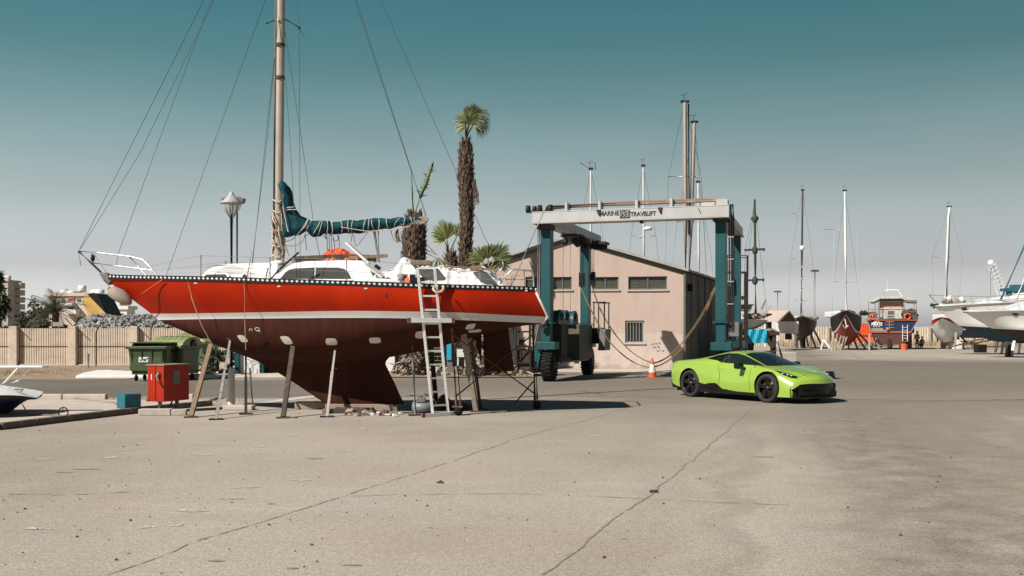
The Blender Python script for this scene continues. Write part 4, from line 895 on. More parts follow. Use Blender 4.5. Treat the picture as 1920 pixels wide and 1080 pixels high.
for (tx, ty, bx, by, r_) in [(575,412,556,441,.010),(587,414,574,441,.010),(600,414,585,441,.012),(604,414,596,442,.010),(613,414,612,440,.012),(618,415,621,440,.014),(636,415,638,438,.010),(655,413,656,437,.012),(664,413,661,436,.010),(687,411,682,435,.012),(692,411,690,434,.010),(699,411,702,431,.012),(708,411,708,430,.014),(726,410,728,428,.012),(752,409,741,425,.010),(760,408,757,424,.010),(768,408,772,420,.012),(777,408,778,418,.010)]:
    p, q = W(tx, ty, YC), W(bx, by, YC); c = (p+q)/2; hv = (p-q)/2; wd_ = min(.24, .06+hv.length*2*.36)+.03; slack = rnd.uniform(-.02,.10)
    r_ *= .75; b.tube([c + hv*1.08*math.cos(a) + V(slack*math.sin(a), -math.sin(a)*wd_*1.12, 0) for a in [2*math.pi*k/18 for k in range(19)]], r_, 5)
for pl in ([(532,392),(540,389),(552,388)], [(530,396),(541,393),(556,393)], [(529,362),(531,390),(540,434)], [(534,400),(537,420),(541,435)], [(635,420),(640,426),(690,434),(740,430),(770,424)], [(556,442),(572,425),(578,412)]):
    b.tube([W(x, y, YC-.25) for x, y in pl], .010, 5)
b.build('lashing_rope', M['rope'], so)
b = MB()                                                # loose lines hanging under the boom
for pl, yy in (([(556,440),(550,448),(536,453),(534,455)], 0), ([(573,437),(567,452),(552,461),(537,460)], -.1), ([(606,441),(612,448),(610,440)], 0), ([(632,438),(634,449),(627,452),(624,447)], 0), ([(662,437),(666,456),(668,462),(682,445),(690,434)], -.1), ([(661,437),(658,454)], 0), ([(732,428),(738,450),(743,452),(741,440),(746,430)], 0),
              ([(617,438),(618,472)], 0), ([(621,438),(622,475)], -.1), ([(624,440),(629,472)], .1), ([(635,440),(637,472)], 0), ([(592,443),(600,482)], 0), ([(613,440),(614,470)], .1), ([(702,432),(708,470)], -.1), ([(572,440),(575,470)], .1), ([(534,456),(542,480)], 0)):
    b.tube([W(x, y, YC+yy) for x, y in resample([(x, y, 0) for x, y in pl], 12) and [(q[0], q[1]) for q in resample([(x, y, 0) for x, y in pl], 12)]], .007, 4)
b.build('hanging_rope', M['rope2'], so)
b = MB()
for k in range(14): b.tube([W(746,428,YC+rnd.uniform(-.1,.1)), W(744+rnd.uniform(-4,4),440,YC+rnd.uniform(-.08,.08)), W(748+rnd.uniform(-4,3),452+rnd.uniform(-2,4),YC)], .014, 5)
b.build('rope_hank', M['rope2'], so)
b = MB()
for pl in ([(700,430),(709,490)], [(709,430),(711,490)], [(703,432),(712,492)]): b.tube([W(x, y, YC) for x, y in pl], .014, 5)
b.build('mainsheet', M['rope2'], yt)
# standing rigging, one wire each
def wire(nm, pts, r=.0052, m='wire', par=None):
    b = MB(); b.tube([W(x, y, Y) if Y else ml(y) for x, y, Y in pts], r, 5); b.build(nm, M[m], par or yt)
wire('forestay', [(149,468,YC), (0,-295,0)]); wire('forestay', [(151,467,YC), (262,288,YC), (0,-262,0)]); wire('forestay', [(217,500,YC-.1), (223,472,YC-.1), (293,278,YC-.05), (0,-360,0)]); wire('babystay', [(310,521,YC-.2), (0,-81,0)])
wire('shroud', [(468,527,YC-1.15), (473,491,YC-1.1), (501,259,YC-.5), (0,-5,0)]); wire('shroud', [(557,531,YC-1.3), (551,389,YC-.85), (546,300,YC-.6), (536,155,YC-.2), (0,100,0)])
wire('shroud', [(563,531,YC-1.3), (562,300,YC-1), (561,52,YC-.85), (556,-10,YC-.7), (0,-380,0)]); wire('halyard', [(587,411,YC), (571,300,YC), (536,69,YC), (0,30,0)])
wire('topping_lift', [(799,402,YC), (764,300,YC), (665,0,YC), (0,-400,0)]); wire('topping_lift', [(797,403,YC), (771,318,YC), (668,0,YC), (0,-405,0)]); wire('backstay', [(957,541,YC), (908,443,YC), (848,306,YC), (714,0,YC), (0,-402,0)])
wire('shroud', [(470,527,YC+1.15), (0,0,0)]); wire('shroud', [(560,531,YC+1.3), (500,44,YC+.85), (0,-380,0)]) if 0 else None
wire('turnbuckle', [(462,527,YC-1.16), (467,500,YC-1.12), (471,470,YC-1.05)], .012, 'stain')
# bow pulpit, stem gear, stern pushpit, stanchions and lifelines
for sg in (-1, 1):
    b = MB(); yy = lambda hb: YC + sg*hb; dxo = 0 if sg < 0 else -4
    b.tube([W(147,471,YC), W(185,474,yy(.18)), W(242,480.5,yy(.30)), W(268,487,yy(.40)), W(284,503,yy(.47)), W(298,521,yy(.54))], .017, 7)
    b.tube([W(173,493,yy(.10)), W(215,498,yy(.26)), W(263,504,yy(.40)), W(287,507,yy(.48))], .014, 6); b.tube([W(242,480.5,yy(.30)), W(260,500,yy(.38)), W(278,521,yy(.48))], .016, 6); b.tube([W(176,476,yy(.14)), W(200,512,yy(.1))], .008, 5)
    b.build('pulpit', M['stain'], yt)
b = MB(); b.tube([W(147,471,YC), W(170,492,YC), W(196,517,YC)], .022, 6); b.build('bow_strut', M['dsteel'], yt)
b = MB(); b.prism([(p.x, p.z) for p in [W(x, y, YC) for x, y in ((188,512),(200,511),(214,519),(214,524),(206,535),(197,527))]], YC-.09, YC+.09); b.build('stem_fitting', mat('stem_grey', (.17,.14,.12), .6, .3, c2=(.1,.06,.04)), yt, bevel=.02)
b = MB(); b.ball(W(174,484,YC), .05, 8, (1,1,1.5)); b.bar(W(172,476,YC), W(175,494,YC), .02); b.build('bow_light', M['black'], yt)
b = MB(); b.tube([W(204,541,YC-.10), W(210,546,YC-.12), W(224,554,YC-.14), W(238,563,YC-.16), W(245,570,YC-.16)], [.04,.12,.145,.12,.04], 12); b.build('bow_fender', M['gwood'], yt)
for pl, r_, m in (([(242,567,YC-.22),(270,548,YC-.45),(305,524,YC-.66)], .010, 'orange'), ([(352,527,YC-.85),(360,560,YC-.9),(378,610,YC-.8),(401,652,YC-.5)], .008, 'rope'), ([(458,528,YC-1.2),(459,600,YC-1.15),(461,656,YC-.6)], .008, 'rope'), ([(147,472,YC),(150,488,YC),(151,498,YC)], .008, 'rope2'), ([(195,525,YC-.1),(214,548,YC-.2),(242,567,YC-.22)], .008, 'rope2')): wire('tether', pl, r_, m)
stx = [(375,478,524,.92), (505,482,529,1.30), (649,485,534,1.46), (806,497,539,1.36)]
for sg in (-1, 1):
    for px, y0, y1, hb in stx:
        b = MB(); q = W(px, y1, YC-hb); p = W(px, y0, YC-hb); q.y = p.y = YC+sg*(hb-.06); b.tube([q, p], .013, 6); b.build('stanchion', M['stain'], yt)
    for f_ in (.98, .52):
        b = MB(); pts = [W(284,498+(1-f_)*20,YC-.47)]
        for px, y0, y1, hb in stx:
            pts.append(W(px, y1+(y0-y1)*f_, YC-hb))
        pts.append(W(935,515+(1-f_)*20,YC-.95))
        hbs = [.47]+[s[3]-.06 for s in stx]+[.95]
        for p, h_ in zip(pts, hbs): p.y = YC+sg*h_
        b.tube(pts, .004, 4); b.build('lifeline', M['stain'], yt)
for sg in (-1, 1):
    b = MB(); yy = YC+sg*.80
    b.tube([W(931,541,yy), W(945,520,yy), W(958,508,yy), (W(966,505,yy)), W(995,508,YC+sg*.62), W(1000,514,YC+sg*.6), W(1001,541,YC+sg*.66)], .017, 7); b.tube([W(947,524,yy), W(999,524,YC+sg*.62)], .013, 6); b.tube([W(983,507,YC+sg*.7), W(983,541,YC+sg*.72)], .015, 6)
    b.build('pushpit', M['stain'], yt)
b = MB(); b.tube([W(997,509,YC-.62), W(997,509,YC+.62)], .017, 6); b.tube([W(975,517,YC), W(960,517,YC+.3), W(957,540,YC+.3)], .012, 6); b.build('pushpit', M['stain'], yt)
# gear lying about the deck: these are things of their own
b = MB(); b.tube([W(1024,386,YC-.3), W(963,526,YC-.3), W(957,540,YC-.3)], .019, 7); single(b, 'boat_hook', M['stain'], 'long bright pole leaning up from the yacht stern across the boat lift', 'pole')
b = MB(); b.tube([W(505,526,19.55), W(523,506,19.5), W(560,473,19.5)], .020, 6); single(b, 'tiller_bar', M['black'], 'short black bar leaning against the cabin front beside the mast', 'bar')
b = MB(); b.bar(W(548,489.5,20.3), W(726,479.5,20.2), .08, .065, up=(0,0,1)); single(b, 'wooden_spar', M['wood'], 'long weathered plank lying along the cabin roof', 'plank')
b = MB(); b.bar(W(552,484.5,20.9), W(690,483,20.9), .07, .06, up=(0,0,1)); single(b, 'wooden_spar', M['gwood'], 'second grey plank on the cabin roof under the orange cloth', 'plank')
b = MB(); rows = []                                     # crumpled orange cloth
for i in range(23):
    px = 607 + i*2.9; r_ = []
    for j in range(15):
        v_ = j/14; top = interp([(607,481),(616,471),(632,470),(642,468),(652,474),(660,478),(672,484)], px); bot = interp([(607,488),(630,491),(645,494),(655,495),(672,490)], px)
        a = math.pi*v_; cz = W(px, top + (bot-top)*(1-math.sin(a)) + (0 if v_ < .5 else -3), 20.15+v_*.55)
        r_.append(cz + V(0, 0, .05*noise.noise(V(px*.09, v_*7, 1)) + .035*noise.noise(V(px*.25, v_*9, 3))) + V(0, -.12*noise.noise(V(px*.12, v_*5, 7)), 0))
    rows.append(r_)
b.grid(rows, smooth=False); single(b, 'orange_cloth', M['orange'], 'crumpled orange sailcloth heaped on the cabin roof under the boom', 'cloth')
b = MB(); b.bar(W(652,457,20.1), W(694,495,20.1), .05, .50, up=(0,1,0)); b.bar(W(659,459,20.4), W(682,484,20.4), .02,.02); single(b, 'hatch_board', M['white'], 'white edged hatch board tipped up on the cabin roof aft of the cloth', 'hatch board', bevel=.01)
b = MB(); b.bar(W(690,493,19.9), W(722,517,19.9), .035, .55, up=(0,1,.3)); single(b, 'hatch_board', M['white'], 'white hatch board sloping down into the cockpit before the tarpaulin', 'hatch board', bevel=.008)
b = MB(); p = W(708,501,19.6); b.box(p, (.13,.03,.07), 0, Matrix.Rotation(R(35),3,'Y')); single(b, 'latch', M['black'], 'small black latch on the sloping white hatch board', 'latch', bevel=.01)
def tarp(x0, x1, top, bot, ya, yb, seed, n1, nm, lab):
    b = MB(); rows = []
    for i in range(n1+1):
        px = x0 + (x1-x0)*i/n1; r_ = []
        for j in range(13):
            v_ = j/12; Y = ya + (yb-ya)*v_; e = math.sin(math.pi*min(1, .04+v_*.96))**.35 if j not in (0, 12) else 0
            zt_ = W(px, interp(top, px), (ya+yb)/2).z; zb_ = W(px, interp(bot, px), ya).z
            z = zb_ + (zt_-zb_)*e; r_.append(V(W(px,0,Y if 0 else (ya+yb)/2).x, Y, z) + V(.07*noise.noise(V(px*.05, v_*4, seed)), .10*noise.noise(V(px*.07, v_*3, seed+3)), (.10*noise.noise(V(px*.045, v_*3.3, seed+5)) + .06*abs(noise.noise(V(px*.12, v_*6, seed+8))))*e))
        rows.append(r_)
    b.grid(rows, smooth=False); return single(b, 'tarpaulin', M['tarp'], lab, 'tarpaulin')
tarp(706, 790, [(706,524),(722,513),(735,509),(750,496),(765,485),(776,489),(790,498)], [(706,526),(730,524),(770,528),(790,536)], 19.75, 21.6, 2, 34, 't', 'white tarpaulin peaked over the cockpit left of the ladder')
tarp(786, 943, [(786,500),(812,502),(835,503),(857,502),(873,509),(888,506),(906,503),(918,510),(930,520),(943,534)], [(786,538),(860,540),(943,541)], 19.75, 21.5, 11, 62, 't', 'long crumpled white tarpaulin over the after deck right of the ladder')
for x0, x1, y0, y1, lab in ((771,810,489,497,'short worn plank resting on the tarpaulin at the ladder head'), (882,906,499,508,'short brown plank lying on the after tarpaulin')):
    p, q = W(x0, (y0+y1)/2, 19.75), W(x1, (y0+y1)/2+1, 19.75); b = MB(); b.bar(p, q, .34, .075, up=(0,0,1)); b.bar(p+V(.02,.1,.05), q+V(-.05,.1,.05), .12, .03, up=(0,0,1)); single(b, 'plank', M['wood'], lab, 'plank', bevel=.008)
b = MB(); b.bar(W(832,499,20), W(938,506,20.2), .035); single(b, 'batten', M['wood'], 'thin long batten lying along the after tarpaulin', 'batten')
b = MB(); b.tube([W(930,496,20.2)+V(math.cos(a)*.15, .05*math.sin(a*2), math.sin(a)*.14) for a in [k*.42 for k in range(32)]], .010, 5); single(b, 'wire_coil', M['stain'], 'coil of bare wire standing on the after deck beside the batten', 'coil')
b = MB(); p = W(783,527,19.5); b.box(p, (.28,.25,.14)); b.box(p+V(-.1,0,.08), (.10,.2,.1)); b.tube([p+V(.05,-.1,-.05), p+V(.0,-.13,-.12), p+V(-.1,-.12,-.1)], .02, 6); single(b, 'winch_motor', M['black'], 'black boxy motor lying on deck behind the ladder', 'motor', bevel=.02)
b = MB(); b.bar(W(759,515,19.55), W(768,538,19.45), .10, .03, up=(0,1,0)); single(b, 'orange_strap', M['orange'], 'bright orange strap hanging over the rail left of the ladder', 'strap', bevel=.01)
b = MB(); b.lathe([(.02,0),(.09,0),(.07,.05),(.10,.1),(.06,.13),(.01,.13)], W(753,526,19.55), 12); single(b, 'sheet_winch', M['steel'], 'small grey sheet winch on the cockpit coaming', 'winch')
b = MB(); b.tube([W(813,536,19.15), W(812,543,19.1), W(818,549,19.1), W(827,547,19.12), W(832,541,19.15), W(831,536,19.2)], .022, 7); single(b, 'rope_loop', M['rope'], 'thick cream rope loop tied round the ladder rail', 'rope')

# ------------------------------------------------------------------ props, ladder, scaffold, things under the hull
def prop(nm, m, p0, p1, w, Yt_, label, kind, foot=True, ring=None):
    """p0 = head (pixel) at depth Yt_, p1 = foot pixel on the ground"""
    a, c = W(p0[0], p0[1], Yt_), G(*p1); t_ = thing(nm, (c.x, c.y, 0), label, 'prop', group='props under the red yacht'); b = MB()
    if kind == 'wood': b.bar(c + V(0,0,.02), a, w*.62, w*.45)
    else: b.tube([c, c*.45+a*.55], w*.46, 8); b.tube([c*.45+a*.55, a], w*.33, 8)
    b.build('shaft', m, t_, bevel=.006 if kind == 'wood' else 0)
    b = MB(); b.box(c + V(0,0,.012), (.26,.18,.022), .3)
    b.build('foot_plate', M['dwood'] if kind == 'wood' else M['dsteel'], t_)
    if kind != 'wood':
        b = MB(); b.lathe([(.02,-.06),(.07,-.05),(.08,.0),(.02,.02)], a, 10); b.build('head_pad', M['dsteel'], t_)
        b = MB(); q = c*.42+a*.58; b.tube([q + V(-.09,0,0), q + V(.09,0,.02)], .014, 6); b.build('pin', M['dsteel'], t_)
    return t_
prop('timber_prop', M['wood'], (396,646), (358,783), .15, 20.3, 'thick brown timber prop leaning at the yacht bow, nearest the red fire box', 'wood')
prop('steel_prop', M['steel'], (432,634), (405,787), .075, 20.2, 'slanting grey steel prop second from the bow', 'steel')
prop('steel_prop', M['dsteel'], (461,650), (461,777), .06, 20.9, 'upright dark steel prop under the forefoot', 'steel')
prop('timber_prop', M['dwood'], (551,640), (531,784), .15, 19.9, 'dark charred timber prop with pale foot at the front of the keel', 'wood')
prop('steel_prop', M['steel'], (631,631), (613,782), .075, 19.85, 'slanting pale steel prop in front of the keel', 'steel')
prop('steel_prop', M['steel'], (772,624), (779,779), .07, 19.9, 'upright pale steel prop left of the ladder', 'steel')
prop('timber_prop', M['gwood'], (867,614), (893,772), .17, 19.9, 'pale grey timber prop between the scaffold posts', 'wood')
prop('timber_prop', M['dwood'], (884,640), (901,768), .10, 20.4, 'dark thin timber prop behind the pale one within the scaffold', 'wood')
prop('timber_prop', M['dwood'], (808,650), (818,757), .16, 22.0, 'dark brown timber prop on the far side of the hull behind the ladder', 'wood')
# aluminium ladder
lt = thing('ladder', tuple(G(828,782)), 'aluminium ladder with two stabiliser bars leaning on the yacht side', 'ladder')
L0, L1, R0, R1 = G(812,781), W(783,503,19.15), G(841,779), W(815,503,19.15)
for a, c in ((L0, L1), (R0, R1)): b = MB(); b.bar(a, c, .055, .075, up=(0,-1,.2)); b.build('rail', M['alu'], lt, bevel=.006)
b = MB()
for k in range(11):
    f_ = .075 + k*.0925; b.bar(L0+(L1-L0)*f_, R0+(R1-R0)*f_, .035, .035)
b.build('rung', M['alu'], lt)
for f_, x0, x1 in ((.0, -.20, .18), (.64, -.24, .24)):
    a, c = L0+(L1-L0)*f_+V(0,-.085,.03), R0+(R1-R0)*f_+V(0,-.085,.03); d = (c-a).normalized(); b = MB(); b.bar(a+d*x0, c+d*x1, .05, .09, up=(0,0,1)); bo = b.build('stabiliser', M['alu'], lt, bevel=.006)
    b = MB(); b.bar(a+d*(x0-.06), a+d*x0, .06, .10, up=(0,0,1)); b.build('end_cap', M['rust'], bo); b = MB(); b.bar(c+d*x1, c+d*(x1+.06), .06, .10, up=(0,0,1)); b.build('end_cap', M['rust'], bo)
# rusty rolling scaffold frame
sf = thing('scaffold_frame', tuple(G(930,770)), 'rusty rolling scaffold frame with crossed braces under the stern', 'scaffold')
pa, pb = G(856,779), G(1003,767); ta, tb = W(847.5,611,pa.y), W(999,606,pb.y)
for a, c in ((pa, ta), (pb, tb)):
    b = MB(); b.tube([a + V(0,0,.13), c], .030, 8); b.tube([a + V(.06,.35,.18), c*.55 + a*.45 + V(.05,.33,0)], .024, 8); b.build('upright', M['rust'], sf)
for (p, q) in (((852,630),(1001,737)), ((856,742),(998,628)), ((1000,715),(965,757)), ((1002,714),(1001,620))):
    fp = lambda u: pa.y + (pb.y-pa.y)*(u[0]-850)/150; b = MB(); b.tube([W(*p, fp(p)-.03), W(*q, fp(q)-.03)], .017, 7); b.build('brace', M['rust'] if p[0] != 856 else M['gwood'], sf)
for a in (pa, pb):
    b = MB(); b.lathe([(.03,-.03),(.085,-.025),(.085,.025),(.03,.03)], a + V(.04,-.05,.085), 14, (.4,-.9,0)); wo = b.build('castor', M['rubber'], sf)
    b = MB(); b.box(a + V(.02,0,.175), (.20,.10,.03)); b.bar(a + V(.0,-.02,.16), a + V(.04,-.08,.08), .04,.02); b.build('fork', M['rust'], wo)
# keel timbers and litter under the keel
kb = [((612,738),760,.30,.14,M['gwood'],'long pale beam along the foot of the keel'), ((545,640),770,.25,.16,M['gwood'],'long grey timber lying under the leading edge of the keel'), ((690,746),769,.26,.14,M['wood'],'brown timber block under the after end of the keel'), ((628,700),773,.3,.10,M['dwood'],'dark timber packed under the middle of the keel'), ((605,640),776,.2,.08,M['wood'],'small brown timber at the foot of the pale steel prop')]
for (xs_, py, d_, h_, m, lab) in kb:
    Y = YC + (.05 if py < 772 else -.45); a, c = W(xs_[0], py, Y), W(xs_[1], py-1, Y); b = MB(); z = max(h_/2+.003, .153-h_/2 if py <= 762 else h_/2+.003)
    b.box(((a.x+c.x)/2, Y + (.5 if 'grey' in lab else 0), z if 'grey' not in lab else h_/2), (c.x-a.x, d_, h_), rnd.uniform(-.03,.03)); single(b, 'keel_timber', m, lab, 'timber', 'timbers under the keel', bevel=.012)
b = MB()
for k in range(26):
    p = G(rnd.uniform(640, 752), rnd.uniform(774, 781)); b.mi = rnd.choice((0,0,1,2)); b.box(p + V(0,0,.02+.01*rnd.random()), (rnd.uniform(.05,.22), rnd.uniform(.04,.12), rnd.uniform(.02,.06)), rnd.uniform(0,3))
for k in range(8):
    p = G(rnd.uniform(655, 748), rnd.uniform(772, 778)); b.mi = rnd.choice((0,2,3)); b.rock(p + V(0,0,.05), rnd.uniform(.04,.09), k, (1.4,1,.7))
stuff(b.build('litter', [M['gwood'], M['tarp'], M['wood'], M['rust']]))
for (px, py, lab) in ((554,784,'tiny dark wood chip lying beside the charred prop'), (720,779,'thin dark stick lying before the keel litter'), (960,771,'small pale wood scrap in the stern shadow')):
    p = G(px, py); b = MB(); b.box(p + V(0,0,.015), (.20 if px != 554 else .07,.05,.025), rnd.uniform(-.3,.3)); single(b, 'wood_scrap', M['dwood'] if px < 900 else M['gwood'], lab, 'wood scrap', 'wood scraps on the paving', bevel=.004)
# paint compressor and dark sheet in the shade
p = G(791, 776); t = thing('air_compressor', tuple(p), 'small pale air compressor with hoses standing left of the ladder foot', 'compressor')
b = MB(); b.tube([p + V(-.22,.15,.12), p + V(-.20,.15,.12), p + V(.16,.15,.12), p + V(.18,.15,.12)], [.05,.11,.11,.05], 12); b.build('tank', mat('pale_blue', (.16,.18,.18), .5), t)
b = MB(); b.box(p + V(-.03,.15,.27), (.18,.15,.09)); b.box(p + V(-.03,.15,.36), (.28,.08,.025)); b.box(p + V(-.03,.15,.33), (.05,.05,.06)); b.build('motor', M['grey'], t, bevel=.015)
b = MB(); b.tube([p + V(.05,.1,.4), p + V(.2,.05,.36), p + V(.30,0,.2), p + V(.2,-.1,.06), p + V(-.1,-.12,.03), p + V(-.4,-.05,.03)], .014, 6); b.build('hose', M['black'], t)
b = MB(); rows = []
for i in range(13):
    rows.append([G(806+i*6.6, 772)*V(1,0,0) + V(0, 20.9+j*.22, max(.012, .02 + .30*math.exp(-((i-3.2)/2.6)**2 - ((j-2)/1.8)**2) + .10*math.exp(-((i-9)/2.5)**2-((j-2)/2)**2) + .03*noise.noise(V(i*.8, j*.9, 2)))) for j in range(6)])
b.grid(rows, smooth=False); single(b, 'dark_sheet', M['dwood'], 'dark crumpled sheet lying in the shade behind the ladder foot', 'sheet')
# ------------------------------------------------------------------ boat lift (two side frames joined by one lettered cross beam)
LO, LA = V(1.17, 33.1, 0), R(-17.4)
lf = thing('boat_lift', LO, 'teal rolling boat lift with white lettered cross beam standing before the pink shed', 'boat lift', LA); lm = MTX[lf.name]
T = lambda x, y, z: lm @ V(x, y, z)
XW, YD, ZB, ZT = 5.69, 5.6, 5.21, 5.54
def lbox(b, x0, x1, y0, y1, z0, z1): b.box(T((x0+x1)/2, (y0+y1)/2, (z0+z1)/2), (x1-x0, y1-y0, z1-z0), LA)
for x in (0, XW):
    for y in (0, YD):
        b = MB(); lbox(b, x-.165, x+.165, y-.22, y+.22, 1.95, ZB-.01); lbox(b, x-.15, x+.15, y-.2, y+.2, 1.32, 1.93); b.build('leg', M['teal'], lf, bevel=.015)
        b = MB(); lbox(b, x-.24, x+.24, y-.27, y+.27, 1.925, 1.965)
        for k in range(6): b.lathe([(.025,0),(.025,.03)], T(x-.2+k*.08, y-.245, 1.965), 6)
        b.build('flange', M['beam'] if 0 else M['teal'], lf)
        b = MB(); lbox(b, x-.30, x+.34, y-.30, y+.30, 1.06, 1.315); b.build('axle_box', M['teal'], lf, bevel=.012)
        b = MB(); xx = x + (-.36 if x == 0 else .36); b.prism([(xx-.07, 1.06), (xx+.22 if x == 0 else xx-.22, 1.06), (xx+.06, .42), (xx-.06, .42)], y-.16, y+.16, fn=lambda p, t_: T(p[0], t_, p[1])); b.build('fork', M['teal'], lf)
        b = MB(); wx = x + .08; prof = [(.16,-.16),(.30,-.175),(.44,-.165),(.50,-.13),(.505,0),(.50,.13),(.44,.165),(.30,.175),(.16,.16)]
        b.lathe(prof, T(wx, y, .505), 26, lm.to_3x3() @ V(1,0,0))
        for k in range(26):
            a = 2*math.pi*k/26
            for sg in (-1, 1):
                c = T(wx+sg*.083, y+math.cos(a+sg*.06)*.51, .505+math.sin(a+sg*.06)*.51)
                b.box(c, (.165,.055,.035), 0, lm.to_3x3() @ Matrix.Rotation(a+math.pi/2, 3, 'X') if 0 else (lm.to_3x3() @ Matrix.Rotation(a-math.pi/2, 3, 'X')))
        wo = b.build('wheel', M['rubber'], lf)
        b = MB(); b.lathe([(.04,.15),(.2,.16),(.2,.18),(.05,.19)], T(wx, y, .505), 14, lm.to_3x3() @ V(1,0,0)); b.build('hub', M['dsteel'], wo)
b = MB(); lbox(b, -.34, XW+.30, -.66, -.10, ZB, ZT); lbox(b, -.345, XW+.305, -.67, -.09, ZT, ZT+.03); lbox(b, -.34, XW+.30, -.67, -.09, ZB-.03, ZB-.002); cbm = b.build('cross_beam', M['beam'], lf, bevel=.01)
b = MB(); lbox(b, -.22, .22, -.5, .20, ZB-.18, ZB-.035); lbox(b, XW-.22, XW+.22, -.5, .20, ZB-.10, ZB-.035); b.build('gusset', M['dwood'], lf)
for x in (0, XW):
    b = MB(); ye = YD+(1.9 if x == 0 else .55); lbox(b, x-.20, x+.20, -.08, ye, ZB+.0, ZT-.02); lbox(b, x-.26, x+.26, -.08, ye, ZB-.035, ZB-.003); b.build('side_beam', M['beam'], lf, bevel=.01)
def lx(px):
    return min((abs((T(k*.005,-.67,0).x)*F/T(k*.005,-.67,0).y + 960 - px), k*.005) for k in range(-80, 1300))[1]
# pipes and brackets along the top of the cross beam
b = MB()
for dz, dy in ((.20,-.35), (.27,-.25)): b.tube([T(.2,dy,ZT+dz-.04), T(2.5,dy,ZT+dz), T(XW-.1,dy,ZT+dz)], .045, 7)
b.build('hose_pipe', mat('pipe_brown', (.20,.135,.095), .7, c2=(.32,.28,.24)), lf)
b = MB()
for x in (.8, 1.9, 3.1, 4.2): lbox(b, x-.04, x+.04, -.62, -.15, ZT+.03, ZT+.30)
lbox(b, XW-.55, XW-.15, -.55, -.2, ZT+.03, ZT+.14); lbox(b, XW-.10, XW+.25, -.6, -.15, ZT+.03, ZT+.22)
b.build('pipe_bracket', M['beam'], lf)
b = MB()
for x in (lx(1121), lx(1236)): b.prism([(x-.05, ZT+.02), (x+.10, ZT+.02), (x+.07, ZT-.20), (x+.01, ZT-.14)], -.69, -.665, fn=lambda p, t_: T(p[0], t_, p[1]))
b.bar(T(5.05,-.68,ZT-.05), T(5.12,-.68,ZT-.2), .02)
b.build('clamp', M['dsteel'], lf)
b = MB(); ax = lm.to_3x3() @ V(1,0,0)
for x0, r_ in ((-.62,.13), (-.40,.10), (-.22,.13), (.02,.09), (.14,.13)): b.lathe([(.02,0),(r_,.01),(r_,.12),(.02,.13)], T(x0,-.35,ZT+.16), 10, ax)
lbox(b, -.5, .3, -.42, -.28, ZT+.03, ZT+.11); lbox(b, -.28, -.18, -.2, .3, ZT-.05, ZT+.08); b.build('hose_reel', M['dsteel'], lf)
b = MB(); lbox(b, 3.18, 3.28, -.5, -.3, ZB-.10, ZB-.03); b.build('limit_switch', M['black'], lf)
# lettering: the words and the small panel between them
fr = lambda x, z: lm @ Matrix.Translation(V(x, -.672, z)) @ Matrix.Rotation(R(90), 4, 'X')
text('lettering', 'MARINE', .21, fr((lx(1124.5)+lx(1160))/2, 5.425), M['txtd'], cbm, width=lx(1160)-lx(1124.5), bold=.004)
text('lettering', 'TRAVELIFT', .19, fr((lx(1182)+lx(1230))/2, 5.375), M['txtd'], cbm, width=lx(1230)-lx(1182), bold=.004)
b = MB(); lbox(b, lx(1162), lx(1181), -.676, -.671, 5.265, 5.515); eo = b.build('emblem', M['txtd'], cbm)
b = MB(); E = lambda x, z: T(lx(1162)+x*(lx(1181)-lx(1162)), -.681, 5.265+z*.25)
for pl in ([(.02,.2),(.35,.78),(.42,.35),(.55,.70),(.95,.92)], [(.30,.08),(.48,.25),(.62,.28)], [(.95,.50),(.66,.48),(.90,.22),(.62,.10)], [(.1,.62),(.22,.9)], [(.6,.9),(.85,.62)]):
    for p, q in zip(pl, pl[1:]): b.bar(E(*p), E(*q), .032, .008)
b.build('emblem_lines', M['txtw'], eo)
# power unit, winch drums, guards on the left frame
b = MB(); lbox(b, -.42, .30, .45, 4.9, .62, .80); lbox(b, -.40, .36, .5, 1.25, .8, 1.9); lbox(b, -.40, .20, 1.25, 2.1, .8, 1.9); b.build('power_unit', M['dsteel'], lf, bevel=.02)
b = MB(); lbox(b, -.40, .50, 2.5, 4.6, .66, 1.9); b.build('power_unit', mat('housing_olive', (.085,.075,.062), .6, .2, c2=(.14,.125,.105), c2s=2), lf, bevel=.02)
b = MB(); lbox(b, -.3, .1, 1.2, 1.35, .7, 1.75); lbox(b, .28, .33, .6, 4.7, .58, .64); b.build('frame_member', M['teal'], lf)
for y in (.75, 1.55, 2.75):
    b = MB(); n_ = 12; prof = [(y+.40*math.cos(math.pi*k/n_), 2.0+.40*math.sin(math.pi*k/n_)) for k in range(n_+1)] + [(y-.4, 1.9), (y+.4, 1.9)]
    b.prism(prof, .20, .30, fn=lambda p, t_: T(t_, p[0], p[1])); b.prism([(y+(p[0]-y)*.96, 1.9+(p[1]-1.9)*.96) for p in prof], -.30, .20, fn=lambda p, t_: T(t_, p[0], p[1])); do = b.build('winch_drum', M['teal'], lf)
    b = MB(); b.lathe([(.02,0),(.09,0),(.09,.03),(.02,.03)], T(.30,y,2.12), 12, ax); pts = [T(.31, y+.27*math.cos(a), 2.02+.27*math.sin(a)) for a in [R(35+k*11) for k in range(11)]]; b.tube(pts, .03, 5); b.build('drum_hub', M['black'], do)
b = MB()
for (x, y) in ((.55,4.6), (.95,4.6), (.55,5.4), (.95,5.4)): b.bar(T(x,y,1.6), T(x,y,2.75), .045)
for y in (4.6, 5.4): b.bar(T(.5,y,2.75), T(1.0,y,2.75), .05)
b.build('cage', M['dsteel'], lf)
b = MB(); b.prism([(.80,1.75),(1.02,1.75),(.98,.95),(.72,.95)], 4.5, 5.5, fn=lambda p, t_: T(p[0], t_, p[1])); b.build('side_panel', M['grey'], lf, bevel=.01)
